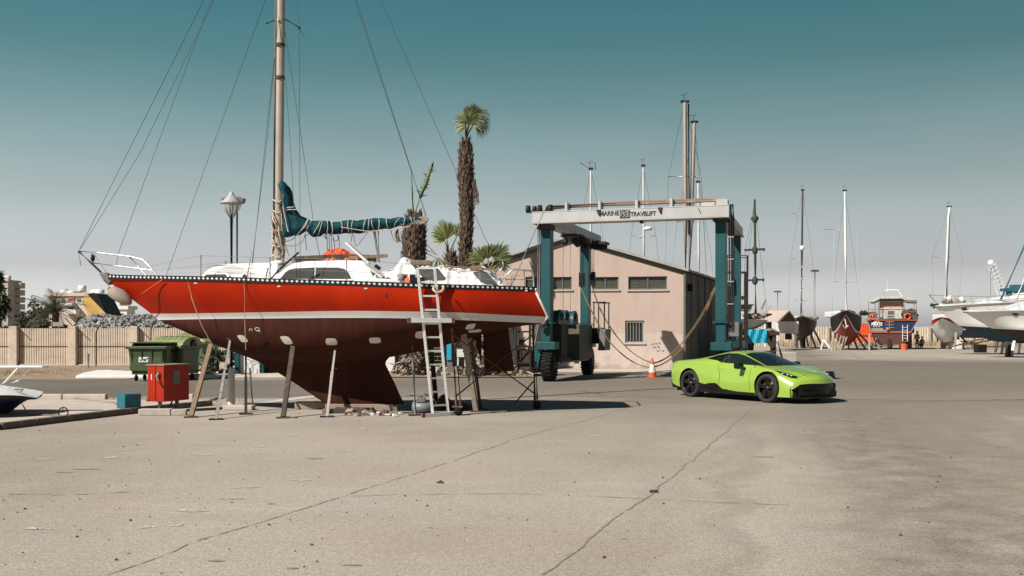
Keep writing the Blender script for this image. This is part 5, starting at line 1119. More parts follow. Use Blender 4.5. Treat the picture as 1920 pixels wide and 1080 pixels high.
b = MB(); lbox(b, .2, .85, 4.7, 5.35, 1.2, 1.8); b.build('operator_seat', M['black'], lf, bevel=.03)
b = MB(); p = T(-.02,-.36,1.92); b.lathe([(.05,0),(.08,.02),(.08,.15),(.06,.2),(.02,.21)], p + V(-.02,0,.06), 12); b.build('beacon', M['buoy'], lf)
b = MB(); b.box(p, (.20,.18,.1)); b.box(p+V(0,0,-.12), (.25,.14,.06)); b.build('beacon_bracket', M['dsteel'], lf)
b = MB(); pts = [T(-.19,-.24,5.1), T(-.2,-.24,3), T(-.2,-.24,2.0), T(-.3,-.2,1.6), T(-.4,-.1,1.2)]; b.tube(pts, .03, 6); b.tube([q + V(-.06,0,0) for q in pts], .02, 5); b.build('pipe', M['steel'], lf)
b = MB()
for dx in (.26, .33, .39): b.tube([T(XW+dx-.02,-.2,ZT+.1), T(XW+dx,-.15,ZB+.0), T(XW+dx,-.1,3.6), T(XW+dx,-.1,1.7), T(XW+dx+.06,.0,1.35)], .028, 6)
for k in range(5): b.tube([T(XW+.2,-.2,1.6-.1*k), T(XW+.5,-.3,1.35-.1*k), T(XW+.45,-.2,.9), T(XW+.3,-.1,.8)], .018, 5)
b.build('hydraulic_hose', M['dsteel'], lf)
b = MB()
for z in (4.6, 3.9, 3.2, 2.5): lbox(b, XW+.2, XW+.40, -.16, -.08, z, z+.04)
b.build('hose_clip', M['steel'], lf)
b = MB(); lbox(b, XW+.24, XW+.55, -.1, .3, 1.5, 1.95); lbox(b, XW+.5, XW+.62, .35, .6, .9, 1.95); b.build('valve_box', M['grey'], lf, bevel=.01)
# hoist trolleys, falls and pulley blocks
b = MB()
for k in range(26):
    y = rnd.uniform(3.2, 7.3); x = rnd.uniform(-.34, .62); r_ = rnd.uniform(.08, .17); b.lathe([(.02,0),(r_,.01),(r_*.75,.03),(r_,.05),(.02,.06)], T(x, y, ZB-.10-rnd.random()*.20), 10, lm.to_3x3() @ V(rnd.choice((0,1)),1,0))
for k in range(12): b.bar(T(rnd.uniform(-.2,.5), 3.0+k*.3, ZB-.04), T(rnd.uniform(-.2,.7), 3.2+k*.3, ZB-.35), .05,.03)
lbox(b, -.3, .3, 2.9, 6.7, ZB-.13, ZB-.04); lbox(b, -.25, .7, 6.0, 6.75, ZB-.14, ZB-.05); b.build('hoist_trolley', M['dsteel'], lf)
def falls(x, y, zb, nm):
    b = MB()
    for dx in (-.07, -.02, .03, .08): b.tube([T(x+dx, y, ZB-.1), T(x+dx*.8, y, zb+.25)], .010, 4)
    b.build('hoist_rope', M['dsteel'], lf)
    b = MB()
    for dx in (-.06, .03):
        for dz in (.10, -.12): b.lathe([(.02,0),(.12,.01),(.09,.03),(.12,.05),(.02,.06)], T(x+dx, y, zb+dz), 12, ax)
    lbox(b, x-.09, x+.11, y-.09, y+.09, zb-.26, zb+.26); b.build('pulley_block', M['black'], lf, bevel=.02)
falls(.34, 3.5, 3.55, ''); falls(.42, 4.9, 3.65, ''); falls(XW-.34, 3.2, 3.75, ''); falls(XW-.42, 4.9, 3.8, '')
b = MB()
for x, y in ((.24, 1.2), (.24, 2.2)): b.tube([T(x,y,ZB-.1), T(x,y,2.3)], .008, 4)
b.build('hoist_rope', M['dsteel'], lf)
for (x0, y0, z0, x1, y1, z1, pts) in ((.34,3.5,3.3,XW-.34,3.2,3.5, [(1084,530),(1106,578),(1136,632),(1168,666),(1200,685),(1224,688),(1254,674),(1290,638),(1320,588),(1338,538)]), (.42,4.9,3.4,XW-.42,4.9,3.55, [(1107,530),(1124,578),(1148,620),(1176,653),(1204,673),(1228,680),(1262,660),(1298,616),(1326,570),(1342,535)])):
    YA, YB_ = T(x0,y0,0).y, T(x1,y1,0).y
    pr = resample([(px, py, 0) for px, py in pts], 40)
    for off in (0, .035):
        b = MB(); ps = []
        for px, py, _ in pr:
            f_ = (px-pts[0][0])/(pts[-1][0]-pts[0][0]); p = W(px, py, YA+(YB_-YA)*f_); e = math.sin(math.pi*f_); ps.append(p + V(off*1.2, 0, -off*(1.3-e)))
        ps[0] = T(x0, y0, z0); ps[-1] = T(x1, y1, z1)
        b.tube(ps, .015, 6); b.build('lifting_sling', M['sling'], lf)
# traffic cone
p = G(1223, 709.5); t = thing('traffic_cone', tuple(p), 'orange traffic cone with white band below the slings before the pink shed', 'traffic cone')
b = MB(); b.box(p + V(0,0,.02), (.40,.40,.04)); b.build('base', M['cone'], t, bevel=.01)
b = MB(); b.lathe([(.165,.04),(.135,.22)], p, 16, cap=False); b.lathe([(.075,.50),(.03,.71),(.02,.72),(.002,.72)], p, 16, cap=False); b.build('body', M['cone'], t)
b = MB(); b.lathe([(.135,.22),(.075,.50)], p, 16, cap=False); b.build('band', mat('cone_band', (.62,.58,.52), .5, c2=(.5,.3,.2), c2s=6), t)

# ------------------------------------------------------------------ pink shed behind the lift
BR, BA, BS = V(7.40, 43.0, 0), R(170), R(70); fd = V(math.cos(BA), math.sin(BA), 0); sd = V(math.cos(BS), math.sin(BS), 0); fn_ = V(-math.sin(R(10)), -math.cos(R(10)), 0)
BWD, BH, BAP, BLN = 9.9, 4.28, 5.76, 16.5
def uof(px):
    k = (px-960)/F; return (k*BR.y - BR.x)/(fd.x - k*fd.y)
def zof(py, u): return H-(py-622)*(BR + fd*u).y/F
pk = bpy.data.materials.new('pink_plaster'); pk.use_nodes = True; n = pk.node_tree.nodes; l = pk.node_tree.links; pb_ = n["Principled BSDF"]; pb_.inputs["Roughness"].default_value = .92; pb_.inputs["Specular IOR Level"].default_value = .2
g = n.new("ShaderNodeNewGeometry"); sz_ = n.new("ShaderNodeSeparateXYZ"); l.new(g.outputs["Position"], sz_.inputs[0])
def nn_(sc_, st=None, det=7):
    t_ = n.new("ShaderNodeTexNoise"); t_.inputs["Scale"].default_value = sc_; t_.inputs["Detail"].default_value = det; t_.inputs["Roughness"].default_value = .65
    mp = n.new("ShaderNodeMapping"); mp.inputs["Scale"].default_value = st or (1,1,1); l.new(g.outputs["Position"], mp.inputs[0]); l.new(mp.outputs[0], t_.inputs["Vector"]); return t_.outputs[0]
def rg_(s, a, c, lo, hi):
    t_ = n.new("ShaderNodeMapRange"); t_.inputs[1].default_value, t_.inputs[2].default_value, t_.inputs[3].default_value, t_.inputs[4].default_value = a, c, lo, hi; l.new(s, t_.inputs[0]); return t_.outputs[0]
def mx_(f, a, c):
    t_ = n.new("ShaderNodeMix"); t_.data_type = 'RGBA'; l.new(f, t_.inputs["Factor"])
    for s, k in ((a, "A"), (c, "B")):
        if isinstance(s, tuple): t_.inputs[k].default_value = (*s, 1)
        else: l.new(s, t_.inputs[k])
    return t_.outputs["Result"]
def ad_(a, c):
    t_ = n.new("ShaderNodeMath"); t_.operation = 'ADD'; l.new(a, t_.inputs[0]); l.new(c, t_.inputs[1]); return t_.outputs[0]
c_ = mx_(rg_(nn_(.8), .35, .68, 0, 1), (.44,.340,.285), (.47,.37,.312))
c_ = mx_(rg_(ad_(sz_.outputs["Z"], rg_(nn_(1.6), .3, .7, -.06, .06)), 1.56, 1.62, .8, 0), c_, (.50,.425,.375))
c_ = mx_(rg_(nn_(2.2, (1,1,.2)), .50, .72, 0, .55), c_, (.36,.26,.205))
c_ = mx_(rg_(ad_(sz_.outputs["Z"], rg_(nn_(2.4), .25, .75, -.6, .6)), .0, .42, .6, 0), c_, (.28,.23,.19))
l.new(c_, pb_.inputs["Base Color"]); bp_ = n.new("ShaderNodeBump"); bp_.inputs["Strength"].default_value = .2; bp_.inputs["Distance"].default_value = .02; l.new(nn_(14), bp_.inputs["Height"]); l.new(bp_.outputs[0], pb_.inputs["Normal"])
M['pink'] = pk
sh = thing('boatyard_shed', tuple(BR + fd*BWD/2), 'pink gabled shed with barred window and dark grey side wall behind the boat lift', 'building')
P3 = lambda u, z, d=0.: BR + fd*u + V(0,0,z) + fn_*d
ops = []
for (x0, x1, y0, y1) in ((1251,1178,518,543), (1160,1110,519,543), (1072,1036,519,543), (1018,985,519,543), (1208,1172,601,643)):
    u0, u1 = uof(x0), uof(x1); ops.append((u0, u1, zof(y1, u0), zof(y0, u0)))
us = sorted({0, BWD, *[o[0] for o in ops], *[o[1] for o in ops]}); zs = sorted({0, BH, *[o[2] for o in ops], *[o[3] for o in ops]})
b = MB()
for i in range(len(us)-1):
    for j in range(len(zs)-1):
        uc, zc = (us[i]+us[i+1])/2, (zs[j]+zs[j+1])/2
        if any(o[0] < uc < o[1] and o[2] < zc < o[3] for o in ops): continue
        b.add([P3(us[i],zs[j]), P3(us[i+1],zs[j]), P3(us[i+1],zs[j+1]), P3(us[i],zs[j+1])], [(0,1,2,3)])
b.add([P3(0,BH), P3(BWD,BH), P3(BWD/2,BAP)], [(0,1,2)])
for u0, u1, z0, z1 in ops:
    D = -.16; b.add([P3(u0,z0), P3(u1,z0), P3(u1,z1), P3(u0,z1), P3(u0,z0,D), P3(u1,z0,D), P3(u1,z1,D), P3(u0,z1,D)], [(0,4,5,1),(1,5,6,2),(2,6,7,3),(3,7,4,0)])
b.build('wall', M['pink'], sh)
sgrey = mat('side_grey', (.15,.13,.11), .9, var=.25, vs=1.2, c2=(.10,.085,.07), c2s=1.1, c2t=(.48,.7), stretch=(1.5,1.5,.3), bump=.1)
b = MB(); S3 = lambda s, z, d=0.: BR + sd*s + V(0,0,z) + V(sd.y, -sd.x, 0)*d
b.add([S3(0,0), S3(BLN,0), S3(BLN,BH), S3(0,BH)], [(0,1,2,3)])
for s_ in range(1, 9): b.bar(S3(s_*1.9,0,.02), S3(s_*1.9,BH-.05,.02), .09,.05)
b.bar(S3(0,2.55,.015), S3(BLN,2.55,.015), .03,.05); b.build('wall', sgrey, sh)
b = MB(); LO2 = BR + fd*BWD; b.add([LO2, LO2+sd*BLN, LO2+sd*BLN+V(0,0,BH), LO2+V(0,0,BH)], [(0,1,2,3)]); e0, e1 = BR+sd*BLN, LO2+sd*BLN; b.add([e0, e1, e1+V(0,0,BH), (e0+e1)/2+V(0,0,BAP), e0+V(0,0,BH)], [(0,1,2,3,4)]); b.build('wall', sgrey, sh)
b = MB(); ov = .22
for (ua, ub, za, zb_) in ((-ov, BWD/2, BH-.07, BAP), (BWD+ov, BWD/2, BH-.07, BAP)):
    n_ = 30
    for dz, k in ((.03, 0), (.13, 1)):
        b.grid([[P3(ua+(ub-ua)*q/6, za+(zb_-za)*q/6+dz+ (.02*math.sin(i*2.1) if k else 0), .24) + sd*((BLN+.6)*i/n_) for q in range(7)] for i in range(n_+1)], smooth=False)
    b.add([P3(ua,za+.03,.24), P3(ub,zb_+.03,.24), P3(ub,zb_+.13,.24), P3(ua,za+.13,.24)], [(0,1,2,3)]); b.add([P3(ua,za+.03,.24), P3(ua,za+.13,.24), P3(ua,za+.13,.24)+sd*(BLN+.6), P3(ua,za+.03,.24)+sd*(BLN+.6)], [(0,1,2,3)])
b.build('roof', M['roof'], sh)
for (ua, za) in ((-.1, BH-.07), (BWD+.1, BH-.07)):
    b = MB(); b.bar(P3(ua, za-.02, .02), P3(BWD/2, BAP-.04, .02), .05, .16, up=(0,0,1)); b.build('barge_board', M['grey'], sh)
for i, (u0, u1, z0, z1) in enumerate(ops):
    lw = i == 4; b = MB(); fw = .055
    for (a, c) in ((P3(u0+fw/2,z0,-.10), P3(u0+fw/2,z1,-.10)), (P3(u1-fw/2,z0,-.10), P3(u1-fw/2,z1,-.10)), (P3(u0+fw,z0+fw/2,-.10), P3(u1-fw,z0+fw/2,-.10)), (P3(u0+fw,z1-fw/2,-.10), P3(u1-fw,z1-fw/2,-.10))): b.bar(a, c, fw, fw, up=(fn_.x, fn_.y, 0))
    if not lw: b.bar(P3((u0+u1)/2,z0+fw,-.10), P3((u0+u1)/2,z1-fw,-.10), fw, fw)
    wo = b.build('window', M['grey'] if not lw else M['beam'], sh)
    b = MB(); b.add([P3(u0,z0,-.155), P3(u1,z0,-.155), P3(u1,z1,-.155), P3(u0,z1,-.155)], [(0,1,2,3)]); b.build('pane', mat('shed_glass', (.03,.032,.028), .15), wo)
    b = MB()
    if lw:
        for k in range(6): uu = u0+.09+(u1-u0-.18)*k/5; b.bar(P3(uu,z0+.05,-.05), P3(uu,z1-.05,-.05), .026,.026)
        b.bar(P3(u0,z0+(z1-z0)*.93,-.05), P3(u1,z0+(z1-z0)*.93,-.05), .025,.025)
    else:
        for k in range(7):
            zz_ = z0+.07+(z1-z0-.12)*k/7
            for (a, c) in ((u0+fw,(u0+u1)/2-fw/2), ((u0+u1)/2+fw/2,u1-fw)): b.bar(P3(a,zz_,-.125), P3(c,zz_,-.125), .014, .05 if k < 5 else .02, up=(fn_.x*.5, fn_.y*.5, .8))
    b.build('grille' if lw else 'louvre', mat('bar_grey', (.26,.25,.23), .6) if lw else mat('louvre_green', (.16,.165,.13), .5), wo)
    b = MB(); b.bar(P3(u0-.06,z0-.03,.02), P3(u1+.06,z0-.03,.02), .09,.06, up=(0,0,1)); b.build('sill', M['pad'], wo)
b = MB()
for (x, y, w_, h_) in [(1221,647,1,3),(1223,645,2,1),(1226,646,1,3),(1229,644,2,2),(1232,645,1,3),(1235,643,2,3),(1238,645,1,2),(1224,653,1,3),(1226,651,3,1),(1230,652,1,3),(1233,650,3,1),(1236,652,1,3),(1232,658,3,.8),(1237,657,2,1),(1242,658,3,.8),(1246,657,1,1)]:
    u = uof(x); b.bar(P3(u, zof(y-h_/2, u), .003), P3(u-.02*w_, zof(y+h_/2, u), .003), .03*w_*.5+.01, .003, up=(fn_.x, fn_.y, 0))
b.build('graffiti', M['dwood'], sh)
b = MB(); b.bar(S3(3.8,0,.03), S3(3.8,2.9,.03), .08,.06); b.bar(S3(6.6,0,.03), S3(6.6,2.9,.03), .08,.06); b.box(S3(5.2,1.4,.02), (.03,2.7,2.8), BS-R(90)); b.build('door', M['dsteel'], sh)
b = MB(); b.box(S3(1.2,3.6,.12), (.2,.35,.3), BS-R(90)); b.build('wall_lamp', M['black'], sh)
b = MB(); b.bar(S3(-.02,0,.05), S3(-.02,BH,.05), .08,.08); b.build('down_pipe', M['grey'], sh)
b = MB(); b.add([V(*(BR+fn_*.02)[:2],.03), V(*(LO2+fn_*.02)[:2],.03), V(*(LO2+fn_*3.5+V(-2,0,0))[:2],.006), V(*(BR+fn_*2.6+V(2.2,0,0))[:2],.006), V(*(BR+V(1.8,2,0))[:2],.03)], [(0,1,2,3,4)]); struct(b.build('verge_ground', M['pad']))
# ------------------------------------------------------------------ fan palms behind the yacht
def fan_leaf(b, p, d, nrm, L_, spread=2.6, n_=26, droop=.25, fold=.0, mi=(0,1)):
    n_ = int(n_*1.3); L_ = L_*1.09
    d = d.normalized(); sdv = d.cross(nrm).normalized(); nrm = sdv.cross(d).normalized()
    for k in range(n_):
        a = (k/(n_-1)-.5)*spread; u = (d*math.cos(a) + sdv*math.sin(a) + nrm*fold*abs(math.sin(a))).normalized(); ll = L_*(1-.25*abs(a)/spread*2)*rnd.uniform(.88,1.08)
        u = (u + nrm*rnd.uniform(-.13,.13)).normalized(); w_ = u.cross(nrm).normalized()*ll*.030; q1 = p + u*ll*.42; q2 = p + u*ll*.82 - V(0,0,droop*ll*.22); q3 = p + u*ll - V(0,0,droop*ll*rnd.uniform(.4,.9))
        b.mi = rnd.choice(mi); b.add([p, q1 + w_ + nrm*.015, q1 - w_ + nrm*.015, q2 + w_*.6, q2 - w_*.6, q3], [(0,1,2),(1,3,4,2),(3,5,4)], False)
def petiole(b, p, q, r_=.018): m_ = (p+q)/2 + V(0,0,.05); b.tube([p, m_, q], [r_*1.6, r_, r_*.7], 5)
def palm_trunk(t, base, pts, boots, seed):
    rr = random.Random(seed); pts = [(*p[:3], p[3]*.95) for p in pts]; b = MB(); b.tube([base + V(*p[:3]) for p in pts], [p[3] for p in pts], 12); b.build('trunk', M['bark'], t)
    b = MB()
    zs_ = [p[2] for p in pts]
    for k in range(int(boots*1.9)):
        z = zs_[0] + (zs_[-1]-zs_[0])*k/(boots*1.9); a = k*2.39996 + rr.uniform(-.3,.3); x = interp([(p[2],p[0]) for p in pts], z); y = interp([(p[2],p[1]) for p in pts], z); r_ = interp([(p[2],p[3]) for p in pts], z)
        u = V(math.cos(a), math.sin(a), 0); s_ = V(-math.sin(a), math.cos(a), 0)*rr.uniform(.022,.05); c = base + V(x,y,z) + u*(r_*.92); L_ = rr.uniform(.10,.26)*rr.choice((1,1,.4)); o = rr.uniform(.02,.17)
        b.mi = rr.choice((0,0,1)); tip = c + u*o + V(0,0,L_) + s_*rr.uniform(-.5,.5)
        b.add([c-s_, c+s_, tip+s_*.45, tip-s_*.45, c+u*.05-s_*.8+V(0,0,-.04), c+u*.05+s_*.8+V(0,0,-.04)], [(0,1,2,3),(4,5,2,3),(0,4,3),(1,5,2)], False)
    b.build('leaf_bases', [M['boot'], M['bark']], t)
YP = 41.3
def pb(px): return V((px-960)*YP/F, YP, 0)
zp = lambda py: H-(py-622)*YP/F
b0 = pb(873); t = thing('fan_palm', tuple(b0), 'tall fan palm with shaggy trunk and one small windblown crown', 'palm tree', group='fan palms behind the yacht')
palm_trunk(t, b0, [(.02,0,0,.36),(.0,0,zp(560),.26),(-.02,0,zp(490),.24),(.05,0,zp(410),.25),(.0,0,zp(330),.31),(.02,0,zp(290),.28),(.0,0,zp(262),.12)], 620, 5)
b = MB(); top = b0 + V(0,0,zp(262)); nv = V(-.2,-1,.25)
for (px, py, d, L_, sp_, dr, mi) in ((878,232,(-.15,-.2,1),.70,3.4,.25,(0,1,0)), (884,235,(.55,.1,.8),.75,2.8,.7,(1,1,0)), (893,222,(1,.2,.15),.62,2.6,1.1,(1,)), (896,214,(.9,-.3,.3),.58,2.4,1.2,(1,)), (890,230,(.8,.2,-.2),.55,2.2,.9,(1,)), (872,226,(-.5,.3,.75),.62,2.6,.4,(0,1)), (880,224,(.1,.5,1),.80,2.6,.4,(0,1)), (884,218,(.25,-.4,.95),.66,2.2,.5,(1,0)), (874,238,(-.9,.1,.25),.5,2.2,.8,(1,0,2)), (888,226,(.75,-.4,.55),.66,2.4,.8,(1,)), (886,212,(.3,.4,.9),.55,2.4,.7,(1,1,0))):
    q = W(px, py, YP); petiole(b, top, q, .028); fan_leaf(b, q, V(*d), nv + V(rnd.uniform(-.3,.3),0,rnd.uniform(-.1,.2)), L_, sp_, 30, dr, mi=mi)
b.build('crown', [M['palmg'], M['palmd'], M['palmy']], t)
b = MB()
for k in range(16): p = W(889+rnd.uniform(-4,3), 338+rnd.uniform(-5,6), YP-.2); b.tube([p, p + V(.08+rnd.uniform(-.05,.1),0,-.5), p + V(.10+rnd.uniform(-.1,.1), 0, -rnd.uniform(.8,1.1))], [.03,.025,.005], 4)
b.build('dead_skirt', [M['boot']], t)
zq = lambda py: H-(py-622)*37.8/F
b0 = V((776-960)*37.8/F, 37.8, 0); t = thing('fan_palm', tuple(b0), 'stout fan palm with topped shaggy trunk and two thin fronds behind the boom', 'palm tree', group='fan palms behind the yacht')
palm_trunk(t, b0, [(-.05,0,0,.55),(-.05,0,.7,.40),(0,0,zq(560),.36),(0,0,zq(480),.44),(.02,0,zq(430),.44),(.02,0,zq(408),.34),(.05,0,zq(398),.15)], 460, 8)
b = MB(); tp = b0 + V(.05,0,zq(402)); Yb = b0.y
b.tube([W(775,402,Yb), W(773,360,Yb), W(771,316,Yb)], [.05,.035,.006], 6); b.tube([W(777,402,Yb), W(783,385,Yb), W(788,370,Yb)], [.03,.022,.015], 6)
for k in range(44):
    s_ = k/43; p = W(787+22*s_, 372-58*s_, Yb); d = V(.35,0,1).normalized(); L_ = rnd.uniform(.18,.42)*(1.1-.5*s_); a = rnd.choice((-1,.6,1))
    u = (d*rnd.uniform(.3,1) + V(a*.45, rnd.uniform(-.3,.3), -.35)).normalized(); w_ = V(.02,0,.02); b.mi = rnd.choice((0,1,2,0)); b.add([p-w_, p+w_, p+u*L_], [(0,1,2)], False)
    b.add([p+V(-.05,0,0), p+V(.07,0,.0), p+d*.3], [(0,1,2)], False)
b.mi = 0; b.tube([W(788,370,Yb), W(798,345,Yb), W(810,312,Yb)], [.05,.10,.02], 6)
b.build('fronds', [M['palmg'], M['palmd'], M['palmy']], t)
b = MB()
for (x0, y0, x1, y1) in ((796,455,816,475), (798,468,820,478), (797,474,826,487)): b.tube([W(x0,y0,Yb), W(x1,y1,Yb)], .02, 4)
for k in range(22): p = W(822, 482, Yb-.3); b.mi = k % 2; u = V(rnd.uniform(-.6,.7), rnd.uniform(-.3,.1), -rnd.uniform(.2,.9)).normalized(); b.add([p, p+u*.3+V(.02,0,0), p+u*.55, p+u*.3-V(.02,0,0)], [(0,1,2,3)], False)
b.build('dead_fronds', [M['palmy'], M['palmd']], t)
b0 = pb(843) + V(0,.6,0); t = thing('fan_palm', tuple(b0), 'young fan palm with thin stem and upright fan beside the tall palm', 'palm tree', group='fan palms behind the yacht'); Yb = b0.y
palm_trunk(t, b0, [(0,0,0,.30),(0,0,zp(540),.26),(-.02,0,zp(500),.34),(.02,0,zp(482),.24),(0,0,zp(470),.12)], 200, 11)
b = MB(); a0 = W(842,478,Yb)
for (px, py, d, L_, sp_, mi) in ((838,449,(-.25,-.1,1),.92,2.2,(0,2,0)), (856,444,(.30,.2,1),.75,1.9,(0,1,2)), (834,452,(-.7,.2,.35),.62,2.2,(0,2))): q = W(px, py, Yb); petiole(b, a0, q, .035); fan_leaf(b, q, V(*d), V(.1,-1,.2), L_, sp_, 28, .25, mi=mi)
b.build('crown', [M['palmg'], M['palmd'], M['palmy']], t)
b0 = pb(918) + V(0,-.2,0); t = thing('fan_palm', tuple(b0), 'low spreading fan palm clump between the tall palm and the shed roof', 'palm tree', group='fan palms behind the yacht'); Yb = b0.y
palm_trunk(t, b0, [(0,0,0,.30),(0,0,zp(540),.24),(0,0,zp(512),.2)], 160, 13)
b = MB(); a0 = W(916,515,Yb)
for (px, py, d, L_, sp_, mi) in ((905,492,(-.55,-.1,.9),.85,2.2,(0,2,0)), (915,486,(.0,-.2,1),.75,1.8,(0,1,2)), (927,488,(.55,.1,.85),.95,2.0,(1,1,0)), (902,500,(-1,.1,.15),.55,2.0,(0,2)), (930,498,(1,.1,.25),.62,1.7,(1,))): q = W(px, py, Yb); petiole(b, a0, q, .03); fan_leaf(b, q, V(*d), V(.1,-1,.2), L_, sp_, 26, .3, mi=mi)
b.build('crown', [M['palmg'], M['palmd'], M['palmy']], t)
# ------------------------------------------------------------------ clutter under the palms, seen below the hull
b = MB(); rows = []
for i in range(34):
    rows.append([V((735+i*8-960)*37/F, 35.6+j*.75, max(.0, .04 + (.22 if j in (2,3) else .08)*(0 if j == 0 else 1)*(.6+noise.noise(V(i*.45,j*.7,2)))) ) for j in range(6)])
b.grid(rows); struct(b.build('verge_ground', M['dirt']))
b = MB()
for k in range(240): p = V((rnd.uniform(740,1005)-960)*37/F, rnd.uniform(35.8,38.6), rnd.uniform(.04,.3)); b.mi = rnd.choice((0,1,2)); b.rock(p, rnd.uniform(.05,.16), k, (1.3,1,.7)) if k % 2 else b.bar(p, p + V(rnd.uniform(-.5,.5), rnd.uniform(-.3,.3), rnd.uniform(-.03,.15)), .05,.03)
stuff(b.build('rubble', [M['gwood'], M['dwood'], M['conc']]))
Yw = 39.3; wx = lambda px: (px-960)*Yw/F
b = MB()
for j in range(9):
    x = wx(792)
    while x < wx(905): w_ = rnd.uniform(.18,.42); b.mi = rnd.choice((0,0,1)); b.box((x+w_/2, Yw+rnd.uniform(-.05,.05), .1+j*.165), (w_*.92, .3, .145), rnd.uniform(-.04,.04)); x += w_
tag(single(b, 'stone_wall', [M['gwood'], M['conc']], 'rough dry stone wall behind the ladder under the hull', 'wall'), 'rough dry stone wall behind the ladder under the hull', 'wall')
b = MB(); b.box(((wx(700)+wx(790))/2, Yw+.4, .75), (wx(790)-wx(700), .3, 1.5)); single(b, 'dark_hoarding', M['dwood'], 'dark board hoarding behind the after edge of the keel', 'hoarding')
b = MB(); x = (842-960)*36.4/F; b.box((x,36.4,.95), (.17,.06,.66)); b.mat(1).box((x+.02,36.46,.62), (.20,.05,1.24)); single(b, 'signpost', [M['bluet'], M['grey']], 'bright blue panel on a grey post between the ladder and the scaffold', 'panel')
b = MB(); x0, x1 = (858-960)*35.9/F, (872-960)*35.9/F; zt_ = 1.03
b.bar(V(x0,35.9,0), V(x0+.02,35.9,zt_), .05); b.bar(V(x1,35.9,0), V(x1-.0,35.9,zt_), .04); b.box(((x0+x1)/2,35.88,.88), (x1-x0+.05,.04,.28)); single(b, 'a_frame_sign', M['dash'], 'white a-frame sign standing behind the rusty scaffold post', 'sign')
b = MB(); leaves(b, V((885-960)*36/F, 36, .85), .36, .35, .85, 900, .25, 14, 41, droop=1.0); b.tube([V((885-960)*36/F,36,0), V((885-960)*36/F,36,1.2)], .16, 8); single(b, 'dead_palm_stump', [M['bark'], M['palmd']], 'dark shaggy palm stump standing right of the pale timber prop', 'palm stump')
b = MB(); leaves(b, V((765-960)*36.6/F, 36.4, .55), .38, .3, .6, 700, .28, 12, 43, droop=1.0); single(b, 'palm_skirt', [M['gwood'], M['boot']], 'heap of dry fronds round the foot of the stout palm', 'dead fronds')
# dark steel cage with a rack of gear
t = thing('steel_cage', ((980-960)*36.6/F, 36.6, 0), 'dark steel rack cage behind the scaffold under the yacht stern', 'rack'); cx = lambda px: (px-960)*36.6/F
b = MB()
for px in (968, 994):
    for dy in (0, .9): b.bar(V(cx(px),36.6+dy,0), V(cx(px),36.6+dy,2.35), .07)
for z in (.5, 1.1, 1.65, 2.3):
    for dy in (0, .9): b.bar(V(cx(966),36.6+dy,z), V(cx(996),36.6+dy,z), .06)
b.bar(V(cx(968),36.6,.5), V(cx(994),36.6,1.1), .03); b.build('frame', M['dsteel'], t)
b = MB(); b.box((cx(981),37.0,.55), (.6,.7,.9)); b.box((cx(976),37.0,1.25), (.3,.5,.22)); b.build('load', M['dwood'], t)
b = MB(); b.tube([V(cx(962),36.4,1.7), V(cx(966),36.4,2.2)], .03, 5); b.tube([V(cx(962),36.4,1.7), V(cx(964),36.4,.9)], .02, 5); b.build('teal_rail', M['tealbox'], t)
b = MB(); b.box((cx(955),37.5,.35), (2.2,.8,.7)); b.box((cx(1003),37.4,.55), (.5,.9,1.1)); single(b, 'dark_crate', M['dwood'], 'dark low crates stacked behind the rudder', 'crate')
b = MB(); x = (925-960)*36/F; b.box((x,36,.42), (1.0,.4,.05)); b.box((x-.15,36,.62), (.5,.3,.04))
for dx in (-.4,.4): b.bar(V(x+dx,36,0), V(x+dx,36,.4), .04)
b.bar(V(x-.3,36,.45), V(x-.22,36,1.0), .05); b.bar(V(x+.1,36,.45), V(x-.2,36,.62), .04); single(b, 'trestle', M['gwood'], 'pale wooden trestle with boards below the rudder', 'trestle')
# ------------------------------------------------------------------ lime green sports car
CA = R(-57); CS = .97
rw0 = V((1295-960)*25.25/F, 25.25, 0); hd = V(math.cos(CA), math.sin(CA), 0); lf_ = V(-hd.y, hd.x, 0)
cpos = rw0 + (hd*1.32 + lf_*.90)*CS
car = thing('sports_car', tuple(cpos), 'low lime green sports car with black wheels parked right of the traffic cone', 'car', CA)
MTX[car.name] = MTX[car.name] @ Matrix.Diagonal((CS, CS, CS*1.045, 1)); cm = MTX[car.name]; car.scale = (CS, CS, CS*1.045)
def carmat():
    m = mat('car_lime', (.255,.385,.052), .22, var=.02, vs=.6, coat=.9); m.node_tree.nodes["Principled BSDF"].inputs["Specular IOR Level"].default_value = .5; return m
M['lime'] = carmat(); M['cblack'] = mat('car_black', (.007,.007,.007), .35, var=.2, spec=.3); M['cglass'] = glassy('car_glass', (.012,.022,.022), .22, .02)
ZT_ = [(0,.575),(.12,.635),(.3,.69),(.6,.745),(.95,.805),(1.12,.84),(1.5,.975),(1.9,1.100),(2.2,1.155),(2.45,1.165),(2.8,1.135),(3.2,1.06),(3.6,.98),(4.0,.925),(4.3,.895),(4.42,.87),(4.46,.84)]
Y1_ = [(0,.36),(.3,.44),(.6,.50),(1.12,.63),(1.5,.60),(2.0,.555),(2.45,.535),(3.0,.53),(3.6,.56),(4.46,.62)]
DR_ = [(0,.03),(.6,.02),(1.1,.03),(1.5,.055),(2.0,.05),(2.45,.045),(3.0,.05),(3.6,.03),(4.46,.02)]
Y2_ = [(0,.68),(.2,.74),(.4,.79),(.93,.85),(1.4,.82),(2.0,.80),(2.6,.82),(3.1,.865),(3.55,.885),(4.0,.87),(4.46,.80)]
Z2_ = [(0,.50),(.2,.59),(.4,.665),(.7,.75),(.93,.785),(1.2,.79),(1.5,.795),(2.0,.815),(2.6,.86),(3.1,.895),(3.55,.90),(4.0,.88),(4.3,.85),(4.46,.80)]
